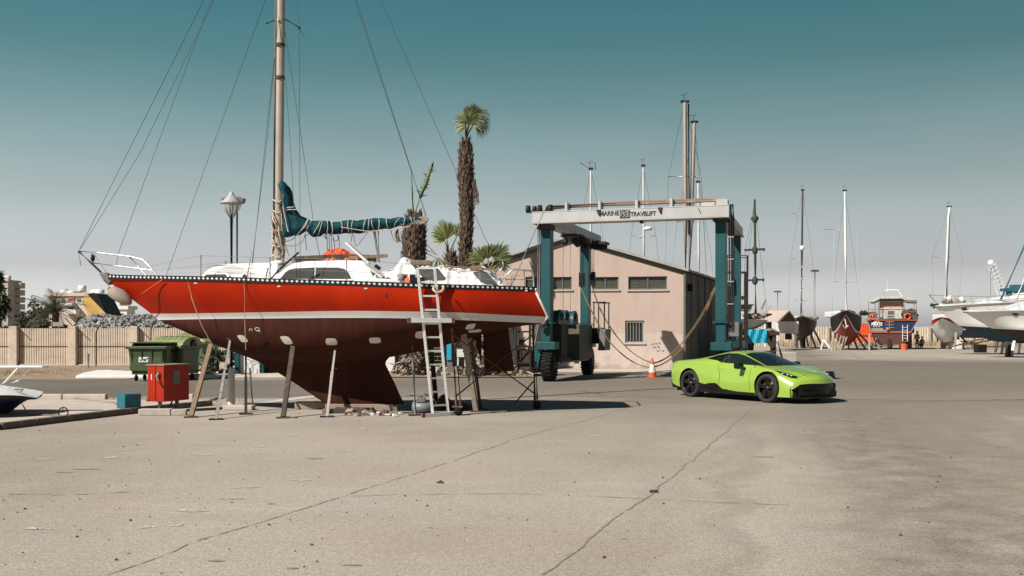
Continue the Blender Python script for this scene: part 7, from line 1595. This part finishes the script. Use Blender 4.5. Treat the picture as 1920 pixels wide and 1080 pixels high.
sub(t, 'steps', M['gwood'], lambda b: [b.bar(PX(1661,y,-.05), PX(1676,y,-.05), .06) for y in (603.5,609,614.5)] + [b.bar(PX(1668,602,-.04), PX(1668,616,-.04), .06)]); sub(t, 'rudder', M['dsteel'], lambda b: sect([(1665,636),(1671,636),(1671,652),(1664,652)], -.1, .15, b)); sub(t, 'stern_buoy', M['buoy'], lambda b: b.ball(PX(1665,617,-.2), .17, 8))
sub(t, 'bilge_keel', M['dwood'], lambda b: [sect([(x,645),(x+6,645),(x+5,652),(x+1,652)], .5, 5, b) for x in (1650, 1685)] + [sect([(1664,645),(1674,645),(1673,653),(1665,653)], .6, 6, b)])
t.rotation_euler.z = -math.atan2(t.location.x, Yp)
for px in (1640, 1697):
    b = MB(); c = PX(px, 593.5, -.12); c.y += -(c.x-t.location.x)*.36; b.tube([c + V(.27*math.cos(a), 0, .27*math.sin(a)) for a in [k*math.pi/9 for k in range(19)]], .075, 7, False)
    single(b, 'life_ring', M['buoy'], 'orange life ring hung on the trip boat stern, ' + ('left of the cabin' if px < 1660 else 'right of the cabin'), 'life ring', 'life rings on the trip boat')
b = MB(); b.tube([PX(1640,649,-.5), PX(1650,643,-.4)], .05, 5); [b.bar(PX(1636+k*5,655,-.9), PX(1640+k*5,634,-.3), .10) for k in range(2)]; b.bar(PX(1634,648,-.8), PX(1648,648,-.8), .09); single(b, 'work_trestle', M['gwood'], 'pale work trestle at the left foot of the trip boat', 'trestle')
b = MB(); c = G(1695, 657); b.lathe([(.24,0),(.30,.55),(.31,.57),(.25,.55),(.22,.05)], c, 14); single(b, 'red_tub', M['buoy'], 'red orange tub standing under the trip boat ladder', 'tub')
b = MB(); c = PX(1713, 619, .5); b.ball(c, .3, 10, (1,.8,1.15)); b.tube([c, PX(1711,601,.3)], .02, 4); single(b, 'fender_ball', M['rust'], 'dark red fender ball hanging at the trip boat right quarter', 'fender')
b = MB(); b.box(W(1617,617.5,112), (2.6,2.2,1.35)); [b.box(W(1605.5+k*3.2,617.5,112)-V(0,1.13,0), (.07,.06,1.3)) for k in range(8)]; b.box(W(1617,634,112), (2.4,2,.9)); single(b, 'orange_container', M['buoy'], 'orange ribbed container between the black yacht and the trip boat', 'container')
# person beside the trip boat, back turned, leaning to work
def person(loc, h, label, crouch=False):
    t = thing('person', loc, label, 'person'); me = bpy.data.meshes.new('body'); k = h/1.75; L0_ = Vector(loc)
    J = [(0,0,.95),(0,.02,1.15),(0,.0,1.42),(0,-.03,1.52),(0,-.05,1.62),(0,-.05,1.74), (-.19,.0,1.42),(-.25,-.04,1.14),(-.18,.22,.98),(-.16,.28,.95), (.19,0,1.42),(.26,.02,1.13),(.20,.26,1.02),(.18,.32,1.0), (-.09,0,.90),(-.10,.03,.50),(-.11,-.02,.08),(-.11,.12,.04), (.09,0,.90),(.12,.05,.50),(.13,.02,.08),(.14,.16,.04)]
    Ed = [(0,1),(1,2),(2,3),(3,4),(4,5),(2,6),(6,7),(7,8),(8,9),(2,10),(10,11),(11,12),(12,13),(0,14),(14,15),(15,16),(16,17),(0,18),(18,19),(19,20),(20,21)]
    Rr = [.15,.14,.15,.06,.085,.09,.065,.05,.04,.03,.065,.05,.04,.03,.095,.07,.05,.045,.095,.07,.05,.045]
    if crouch: J = [(x, y + (.0 if z > .9 else (.28 if .3 < z < .8 else 0)) - (.1 if z > .9 else 0), (z-.50 if z > .85 else (z*1.0 if z < .2 else .52))) for x, y, z in J]
    me.from_pydata([tuple(V(*j)*k) for j in J], Ed, []); o = bpy.data.objects.new('body', me); col.objects.link(o); o.parent = t
    sk = o.modifiers.new('skin', 'SKIN'); ss_ = o.modifiers.new('sub', 'SUBSURF'); ss_.levels = 1; ss_.render_levels = 1
    for i, r_ in enumerate(Rr): me.skin_vertices[0].data[i].radius = (r_*k, r_*k); me.skin_vertices[0].data[i].use_root = (i == 0)
    me.materials.append(M['skin']); MTX['body'] = MTX[t.name]
    def shell(nm, ids, m, ext):
        b = MB()
        for a, c in ids: p, q = V(*J[a])*k+L0_, V(*J[c])*k+L0_; b.tube([p, p*.5+q*.5, q], [Rr[a]*k*ext, (Rr[a]+Rr[c])/2*k*ext, Rr[c]*k*ext], 9)
        b.build(nm, m, t)
    shell('shirt', [(0,1),(1,2),(2,6),(2,10),(6,7),(10,11)], M['shirt'], 1.16); shell('trousers', [(0,14),(14,15),(15,16),(0,18),(18,19),(19,20)], M['trouser'], 1.16)
    b = MB(); c = V(*J[5])*k+L0_; b.ball(c + V(0,-.012,.012)*k, .105*k, 9, (.95,1.05,1.0)); b.build('hair', M['hair'], t)
    b = MB()
    for i in (17, 21): b.ball(V(J[i][0], J[i][1]-.04, .045)*k+L0_, .06*k, 8, (.8,1.9,.75))
    b.build('shoes', M['black'], t)
person((*W(1719.5, 650, 94)[:2], 0), 1.62, 'person in blue grey shirt and dark trousers standing beside the trip boat, back turned')
person((*W(1728, 650, 94.5)[:2], 0), 1.6, 'person in dark clothes crouching right of the standing worker', True)
b = MB(); b.box(W(1703,640,95)-V(0,0,.0), (.5,.5,1.2)); b.bar(W(1703,646,94), W(1709,622,94), .25,.1); single(b, 'board_stack', M['wood'], 'brown boards leaning on the trip boat right side beside the worker', 'boards')
# small red and white wooden boat
t, T_, s_, zt_, x0 = boat_bow(1777, 652, 96, 54, 603, 7.5, [M['white'], M['red'], M['white']], ((0,.20,1),(.20,.8,0),(.8,1,2)), 'small white boat with red top strake, bow to camera, left of the white motor yachts', 'wooden_boat', D0=.55, stern=.7, rot=R(-6), full=.55)
t['category'] = 'boat'
sub(t, 'keel', M['whitewash'], lambda b: b.box(V(x0-.1, 95, .45), (.5,3.6,.9)), .05); sub(t, 'cabin', M['white'], lambda b: b.box(V(x0+.1, 97, zt_+.3), (1.5,2.2,.8)), .1)
sub(t, 'stem_post', M['beam'], lambda b: b.bar(V(x0-1.0, 92.1, 0), V(x0-1.0, 92.0, 1.6), .2,.12))
props(x0, 96, 1.3, 1.3, 5, 'one of the timber props under the small red and white boat')
Yk = 104; t = thing('moored_yacht', ((1776-960)*Yk/F, Yk, 0), 'tall white mast of a yacht standing behind the small red and white boat', 'sailing yacht'); b = MB(); x0 = (1776-960)*Yk/F; gen_hull(b, lambda x, y, z: V(x0 + x*.8 + 3.4, Yk + y, z+1.0), 9, 2.6, 1.35, ((0,.4,0),(.4,1,1))); b.build('hull', [M['white'], M['navy']], t); mast_set(t, W(1774,570,Yk), W(1780,388,Yk), .16, M['white'], ((.48,1.6),)); sub(t, 'furled_sail', M['white'], lambda b: b.tube([W(1772.5,565,Yk-.3), W(1775,490,Yk-.3), W(1778.5,400,Yk-.3)], .11, 6))
# two white motor yachts on the right edge
def myacht(Yc, top, chine, keel, label, botm, extra):
    t = thing('motor_yacht', (W(1900,600,Yc).x, Yc, 0), label, 'motor yacht', group='white motor yachts'); r0, r1, r2 = px_rows([top, chine, keel], Yc, 26)
    b = MB(); both(b, blend(r0, r1, 6, -.08), Yc); b.mi = 1; both(b, blend(r1, r2, 5, .05), Yc); b.build('hull', [M['white'], botm], t, merge=True)
    b = MB(); b.grid([[V(x, Yc-h, z) for x, h, z in r0], [V(x, Yc, z+.12) for x, h, z in r0], [V(x, Yc+h, z) for x, h, z in r0]]); b.build('deck', M['white'], t)
    b = MB(); [b.tube([V(x, Yc+sg*(h+.02), z-.05) for x, h, z in r0], .05, 6) for sg in (-1, 1)]; b.build('rub_rail', M['beam'], t)
    extra(t, Yc); return t
def ex1(t, Yc):
    P = lambda px, py, dy=0.: W(px, py, Yc+dy)
    def cabn(poly, hb, nm, m):
        b = MB(); Q_ = [P(*p) for p in poly]; b.prism([(p.x, p.z) for p in Q_], Yc-hb, Yc+hb); b.build(nm, m, t, bevel=.08)
    cabn([(1812,570),(1850,560),(1925,557),(2150,545),(2150,575),(1812,575)], 1.35, 'cabin', M['white']); cabn([(1905,557),(1918,549),(2150,540),(2150,560),(1905,562)], 1.2, 'bridge', M['white'])
    sub(t, 'cabin_window', M['win'], lambda b: b.prism([(P(*p).x, P(*p).z) for p in ((1862,566),(1905,564),(1905,566.5),(1862,568))], Yc-1.37, Yc-1.34))
    for sg in (-1, 1): sub(t, 'rail', M['stain'], lambda b: (b.tube([P(1742,553,0), P(1790,555,sg*.9), P(1850,556,sg*1.5), P(1920,552,sg*1.8)], .025, 5), b.tube([P(1742,553,0), P(1760,572,sg*.2)], .025, 5), [b.tube([P(x,555,sg*h), P(x+5,569,sg*h)], .02, 4) for x, h in ((1790,.9),(1820,1.2),(1850,1.5),(1890,1.7))]))
    sub(t, 'anchor_roller', M['dsteel'], lambda b: (b.bar(P(1746,572), P(1760,571), .14,.14), b.ball(P(1747,572), .14, 8), b.bar(P(1750,578), P(1756,573), .1)))
    for px, py in ((1779,560), (1803,561)): sub(t, 'fender_ball', M['white'], lambda b: b.ball(P(px,py,-.3), .19, 10))
    sub(t, 'deck_gear', M['gwood'], lambda b: [b.rock(P(rnd.uniform(1768,1812), rnd.uniform(563,568), -.2), .2, k) for k in range(9)])
myacht(72, [(1751,574,.02),(1790,571,.9),(1850,568,1.6),(1920,565,1.9),(2150,560,2)], [(1798,611,.04),(1825,612.5,.7),(1870,614.5,1.4),(1925,617,1.7),(2150,622,1.8)], [(1798,611,0),(1830,628,0),(1865,640,0),(1925,644,0),(2150,646,0)], 'white motor yacht with teal bottom, the farther one, bow pointing left', M['tbot'], ex1)
def ex2(t, Yc):
    P = lambda px, py, dy=0.: W(px, py, Yc+dy)
    sub(t, 'anchor_roller', M['dsteel'], lambda b: (b.bar(P(1803,579), P(1832,584), .12,.12), b.bar(P(1806,578), P(1812,577), .1)))
    sub(t, 'porthole', M['dsteel'], lambda b: b.ball(W(1905,589,Yc-1.42), .25, 14, (1,.30,.36)))
    sub(t, 'cabin', M['white'], lambda b: b.prism([(P(*p).x, P(*p).z) for p in ((1878,580),(1925,566),(2150,556),(2150,584),(1878,584))], Yc-1.2, Yc+1.2), .1)
    for sg in (-1,): sub(t, 'rail', M['stain'], lambda b: (b.tube([P(1818,566,sg*.3), P(1850,563,sg*.8), P(1920,560,sg*1.5)], .022, 5), [b.tube([P(x,564,sg*h), P(x+3,581,sg*h)], .018, 4) for x, h in ((1822,.35),(1850,.8),(1880,1.1),(1908,1.4))]))
myacht(63, [(1806,584,.02),(1850,582,1),(1920,581,1.65),(2150,580,1.8)], [(1860,616,.03),(1890,617.5,.8),(1925,619,1.3),(2150,622,1.6)], [(1860,616,0),(1885,630,0),(1920,638,0),(2150,640,0)], 'white motor yacht with round porthole, the nearer one cut by the right edge', mat('anti_black', (.03,.022,.02), .85), ex2)
for (hx_, hy, fx2, fy, Y, m, lab) in ((1871,640,1866,661,70,'dwood','dark slanting prop under the farther motor yacht, nearest its bow'), (1883,632,1878,663,70,'whitewash','pale upright prop under the motor yachts, second from the left'), (1902,640,1897,668,62,'whitewash','white slanting prop in front of the nearer motor yacht'), (1913,642,1910,662,64,'dwood','dark prop at the right edge under the nearer motor yacht')):
    b = MB(); p, q = G(fx2, fy), W(hx_, hy, G(fx2, fy).y+.6); b.bar(p, q, .16,.14); single(b, 'prop', M[m], lab, 'prop', 'props under the motor yachts', base=p)
b = MB(); c = G(1838,661); b.box(c + V(0,0,.32), (.75,.7,.64)); single(b, 'black_crate', M['black'], 'black crate standing on the yard below the farther motor yacht bow', 'crate', bevel=.04)
b = MB(); [b.bar(G(1830+k*4,658)+V(rnd.uniform(-1,1),rnd.uniform(2,8),rnd.uniform(0,.9)), G(1868+k*4,656)+V(rnd.uniform(-1,1),rnd.uniform(2,8),rnd.uniform(.1,1.3)), .12,.08) for k in range(12)]; single(b, 'timber_stack', M['wood'], 'jumbled brown timbers behind the black crate', 'timber stack')
b = MB(); b.box((W(1897,0,66).x, 66.5, .5), (.22,.4,1.0)); single(b, 'keel_block', M['dwood'], 'dark steel cradle under the nearer motor yacht', 'cradle')
# cranes, far lift and lights
Yx = 150; t = thing('lattice_crane', (W(1882,0,Yx).x, Yx, 0), 'white lattice crane jib standing behind the motor yachts', 'crane')
def latt(b):
    a0, a1 = W(1883,558,Yx), W(1858.5,494,Yx); w_ = .55
    for dx, dy in ((-w_,-w_),(w_,-w_),(w_,w_),(-w_,w_)): b.tube([a0+V(dx,dy,0), a1+V(dx*.6,dy*.6,0)], .07, 4)
    for k in range(9):
        p, q = a0+(a1-a0)*k/9, a0+(a1-a0)*(k+1)/9; b.bar(p+V(-w_,-w_,0), q+V(w_*.8,-w_,0), .07); b.bar(p+V(w_,-w_,0), q+V(-w_*.8,-w_,0), .06)
    b.ball(W(1858,493,Yx), .5, 10)
sub(t, 'jib', M['white'], latt); sub(t, 'base', M['white'], lambda b: b.box(W(1886,590,Yx)+V(0,0,0), (3,3,5.2)))
sub(t, 'cable', M['dsteel'], lambda b: (b.tube([W(1858,497,Yx), W(1857,600,Yx)], .05, 4), b.tube([W(1861,497,Yx), W(1881,545,Yx)], .05, 4)))
Yx = 120; t = thing('boat_lift', (W(1925,0,Yx).x, Yx, 0), 'far teal boat lift beam showing above the motor yachts at the right edge', 'boat lift'); P = lambda px, py: W(px, py, Yx)
tl = mat('far_teal', (.02,.11,.14), .6); sub(t, 'beam', tl, lambda b: (b.prism([(P(*p).x, P(*p).z) for p in ((1877,541),(1897,539),(1897,547),(1877,546))], Yx-.4, Yx+.4), b.prism([(P(*p).x, P(*p).z) for p in ((1897,534),(1990,534),(1990,548),(1897,548))], Yx-.6, Yx+.6))); sub(t, 'hook', tl, lambda b: b.bar(P(1892,546), P(1892,555), .5)); sub(t, 'leg', tl, lambda b: (b.bar(P(1908,548), P(1908,648), .6), b.bar(P(1985,548), P(1985,648), .6)))
b = MB(); b.tube([W(1876,563,68), W(1925,452,68), W(1960,372,68)], .075, 7); single(b, 'teal_spar', tl, 'long teal spar slanting up from the motor yacht deck at the right edge', 'spar'); b = MB(); b.tube([W(1905,562,66), W(1925,515,66)], .085, 7); single(b, 'white_spar', M['white'], 'short white spar slanting up beside the teal spar', 'spar')
for px, tp, Y, lab in ((1528,508,140,'tall light mast with lamp cluster right of the dark masted black yacht'), (1458,547,170,'slim street light far off above the tan shed roof')):
    t = thing('light_mast', (W(px,0,Y).x, Y, 0), lab, 'light mast'); sub(t, 'pole', M['steel'], lambda b: b.tube([V(W(px,0,Y).x,Y,0), W(px,tp,Y)], [.14,.08], 6))
    for k in (-1, -.4, .4, 1): sub(t, 'lamp', M['grey'], lambda b: b.box(W(px+k*5, tp-1+abs(k), Y), (.4,.4,.25)))
    sub(t, 'arm', M['grey'], lambda b: b.bar(W(px-5.5,tp+.5,Y), W(px+5.5,tp+.5,Y), .09))
# white and green boat with green mast, half hidden by the lift
Yg = 72; t = thing('sailing_yacht', (W(1410,0,Yg).x, Yg, 0), 'old white and green boat with green cross treed mast right of the lift leg', 'sailing yacht'); P = lambda px, py, dy=0.: W(px, py, Yg+dy)
ra, rb_, rc = px_rows([[(1290,600,1.2),(1350,600,1.3),(1400,598,1.1),(1440,600,.03)], [(1290,622,1.0),(1350,616,1.1),(1400,616,.7),(1438,603,.03)], [(1290,630,0),(1350,630,0),(1400,624,0),(1437,606,0)]], Yg, 20)
b = MB(); both(b, blend(ra, rb_, 4), Yg); b.mi = 1; both(b, blend(rb_, rc, 4), Yg); b.build('hull', [M['beam'], M['green']], t)
b = MB(); b.grid([[V(x, Yg-h, z) for x, h, z in ra], [V(x, Yg+h, z) for x, h, z in ra]]); b.build('deck', M['gwood'], t)
gm = mat('mast_green', (.028,.05,.026), .8, var=.5, vs=4)
mast_set(t, P(1417,598), P(1415,374), .10, gm, ((.36,0.),), False, False)
for py, w_ in ((408,6.5),(467,19),(524,18)): sub(t, 'crosstree', gm, lambda b: (b.bar(P(1415-w_,py+2,0), P(1415+w_,py,0), .16,.14), [b.bar(P(1415+sg*w_*.9,py,0), P(1415+sg*w_*.9,py+4,0), .10) for sg in (-1,1)], b.lathe([(.1,-.3),(.21,-.15),(.19,.15),(.1,.3)], P(1415.5,py+2), 8)))
for dx, py in ((-18,524),(18,524),(-19,467)): sub(t, 'shroud', M['dsteel'], lambda b: b.tube([P(1416+dx*1.3,598), P(1415+dx*.9,py), P(1415,378)], .012, 4))
sub(t, 'keel', M['green'], lambda b: b.box(P(1350,640), (3,.4,.9)))
sub(t, 'deck_gear', M['gwood'], lambda b: ([b.rock(P(rnd.uniform(1390,1432), rnd.uniform(590,597), rnd.uniform(-.6,.3)), rnd.uniform(.12,.28), k) for k in range(20)], b.bar(P(1428,580), P(1436,562), .14), b.tube([P(1436,592), P(1444,573)], .03, 4)))
sub(t, 'wheelhouse', M['white'], lambda b: b.prism([(P(*p).x, P(*p).z) for p in ((1340,600),(1340,570),(1402,575),(1406,578),(1398,590),(1398,600))], Yg-.8, Yg+.8), .05); sub(t, 'roof_edge', M['dsteel'], lambda b: b.prism([(P(*p).x, P(*p).z) for p in ((1335,572),(1408,571),(1400,580),(1335,577))], Yg-.95, Yg+.95))
# tan roofed open shed
Ys = 88; t = thing('open_shed', (W(1460,0,Ys).x, Ys, 0), 'open shed with tan sheet roof and white posts left of the black yachts', 'shed'); P = lambda px, py, dy=0.: W(px, py, Ys+dy)
rf_ = mat('shed_roof_tan', (.44,.355,.29), .9, c2=(.5,.3,.2), c2s=.6)
sub(t, 'roof', rf_, lambda b: (b.add([P(1432,602,-.1), P(1458,602,-2.2), P(1480,582,-.2), P(1440,582,2.0)], [(0,1,2,3)]), b.add([P(1432,603.5,-.1), P(1458,603.5,-2.2), P(1458,602,-2.2), P(1432,602,-.1)], [(0,1,2,3)]), b.add([P(1458,602,-2.2), P(1480,582,-.2), P(1480,584,-.2), P(1459.5,604,-2.2)], [(0,1,2,3)]), b.add([P(1480,582,-.2), P(1494,600,2.5), P(1494,602,2.5), P(1480,584,-.2)], [(0,1,2,3)]), b.add([P(1480,582,-.2), P(1494,600,2.5), P(1450,600,5), P(1440,582,2.0)], [(0,1,2,3)])))
sub(t, 'gable', M['dwood'], lambda b: b.add([P(1461,603,-1.6), P(1480,585,.0), P(1492,602,2.2)], [(0,1,2)])); sub(t, 'post', M['white'], lambda b: [b.bar(P(x,602,dy), P(x,650,dy), .14) for x, dy in ((1457.5,-2),(1434,0),(1492,2.4))]); sub(t, 'back_wall', M['whitewash'], lambda b: b.box(P(1468,614,3), (2.8,.2,1.1))); sub(t, 'boat_stand', M['dsteel'], lambda b: (b.box(P(1440,615,1), (.4,1.0,2.6)), b.box(P(1478,612,3.5), (.5,.5,2.4))))
# steel gantry frame and dark work bench behind the car
Yq = 46; t = thing('steel_gantry', (W(1395,0,Yq).x, Yq, 0), 'thin dark steel ladder frame standing just right of the lift', 'gantry'); P = lambda px, py, dy=0.: W(px, py, Yq+dy)
sub(t, 'post', M['dsteel'], lambda b: (b.bar(P(1399,510), P(1399,688), .16), b.bar(P(1401.5,479), P(1401.5,520), .08), b.bar(P(1362,479,.6), P(1362,688,.6), .12))); sub(t, 'rung', M['dsteel'], lambda b: [b.bar(P(1362,y,.3), P(1400,y,0), .10 if y > 490 else .04) for y in (479,483,511,557,560)])
Yq = 50; t = thing('work_bench', (W(1416,0,Yq).x, Yq, 0), 'tall dark steel trestle bench with gear on top behind the green car', 'bench'); P = lambda px, py, dy=0.: W(px, py, Yq+dy)
rs = mat('bench_rust', (.045,.026,.02), .8, c2=(.09,.045,.03)); sub(t, 'top', rs, lambda b: b.box(P(1416,625,.6), (2.15,1.3,.2))); sub(t, 'leg', rs, lambda b: [b.bar(P(x,627,dy), P(x,683.5,dy), .20) for x, dy in ((1381,.1),(1451,.1),(1383,1.1),(1449,1.1))]); sub(t, 'brace', rs, lambda b: (b.bar(P(1432,627), P(1449,652), .16), b.bar(P(1400,627), P(1386,652), .14), b.bar(P(1381,660), P(1451,660), .12)))
b = MB(); rows = []
for i in range(15): rows.append([P(1396+i*3, 619+(j > 1)*2 + max(0,j-2)*8 - 2*abs(math.sin(i*.9)), -.12 + (1-j)*.35*(j < 2) - .04*math.sin(i*1.3+j)) for j in range(6 if 1 else 3)])
b.grid(rows, smooth=False); single(b, 'blue_sheet', M['bluet'], 'bright blue plastic sheet draped over the dark work bench', 'sheet')
b = MB(); [b.rock(P(rnd.uniform(1400,1450), 619.5, .4+rnd.random()*.5), .14, k, (1.6,1,.6)) for k in range(7)]; single(b, 'rag_heap', M['gwood'], 'pale rags and offcuts lying on the dark work bench', 'rags'); b = MB(); b.rock(P(1404,640,.7), .36, 3, (.8,1,1.4)); b.box(P(1404,660,.7), (.4,.4,1.3)); single(b, 'red_drum', M['rust'], 'dull red drum under the work bench', 'drum')
b = MB(); b.bar(P(1457,640,-.3), P(1470,682,-.6), .10,.06); single(b, 'plank', M['gwood'], 'pale plank leaning on the right end of the work bench', 'plank')
b = MB(); b.box(P(1440,670,4), (3.0,.5,.55)); single(b, 'concrete_block', M['conc'], 'low pale concrete block behind the work bench and car roof', 'block', bevel=.04)
# ------------------------------------------------------------------ pieces of one kind that share a mesh become parts of their own
SPLIT = {'rung', 'pipe_bracket', 'bare_patch', 'hose_clip', 'frame', 'transom_trim', 'wheel', 'mast_band', 'halyard_rope', 'clamp', 'lamp', 'tail_light', 'leg', 'steps', 'bilge_keel', 'brace', 'post', 'rung', 'hydraulic_hose', 'gusset', 'canopy_valance', 'rubbing_strake', 'side_trim', 'door_window', 'window_frame', 'boat_stand', 'bow_light', 'grab_rail', 'coaming', 'hull_marks', 'wall', 'number', 'power_unit', 'frame_member', 'hanging_rope', 'hoist_rope', 'halyards'}
def explode(o):
    me = o.data; n = len(me.vertices); par = list(range(n))
    def find(a):
        while par[a] != a: par[a] = par[par[a]]; a = par[a]
        return a
    for e in me.edges: par[find(e.vertices[0])] = find(e.vertices[1])
    seen = {}
    for v in me.vertices:
        k = tuple(round(q, 3) for q in v.co)
        if k in seen: par[find(v.index)] = find(seen[k])
        else: seen[k] = v.index
    isl = {}
    for p in me.polygons: isl.setdefault(find(p.vertices[0]), []).append(p)
    if len(isl) < 2 or len(isl) > 60: return
    for k, ps in list(isl.items())[1:]:
        ids = {}; fs = [tuple(ids.setdefault(v, len(ids)) for v in p.vertices) for p in ps]; m2 = bpy.data.meshes.new(me.name)
        m2.from_pydata([tuple(me.vertices[v].co) for v in ids], [], fs)
        for m in me.materials: m2.materials.append(m)
        for q, p in zip(m2.polygons, ps): q.material_index = p.material_index; q.use_smooth = p.use_smooth
        c = o.copy(); c.data = m2; col.objects.link(c)
    ps = next(iter(isl.values())); ids = {}; fs = [tuple(ids.setdefault(v, len(ids)) for v in p.vertices) for p in ps]; m2 = bpy.data.meshes.new(me.name)
    m2.from_pydata([tuple(me.vertices[v].co) for v in ids], [], fs)
    for m in me.materials: m2.materials.append(m)
    for q, p in zip(m2.polygons, ps): q.material_index = p.material_index; q.use_smooth = p.use_smooth
    o.data = m2
for o in list(col.objects):
    if o.type == 'MESH' and o.parent and not o.children and o.name.split('.')[0] in SPLIT and o.name.split('.')[0] not in ('wall', 'wheel'): explode(o)
    elif o.type == 'MESH' and o.parent and o.parent.name.startswith('tipper') and o.name.startswith('wheel'): explode(o)
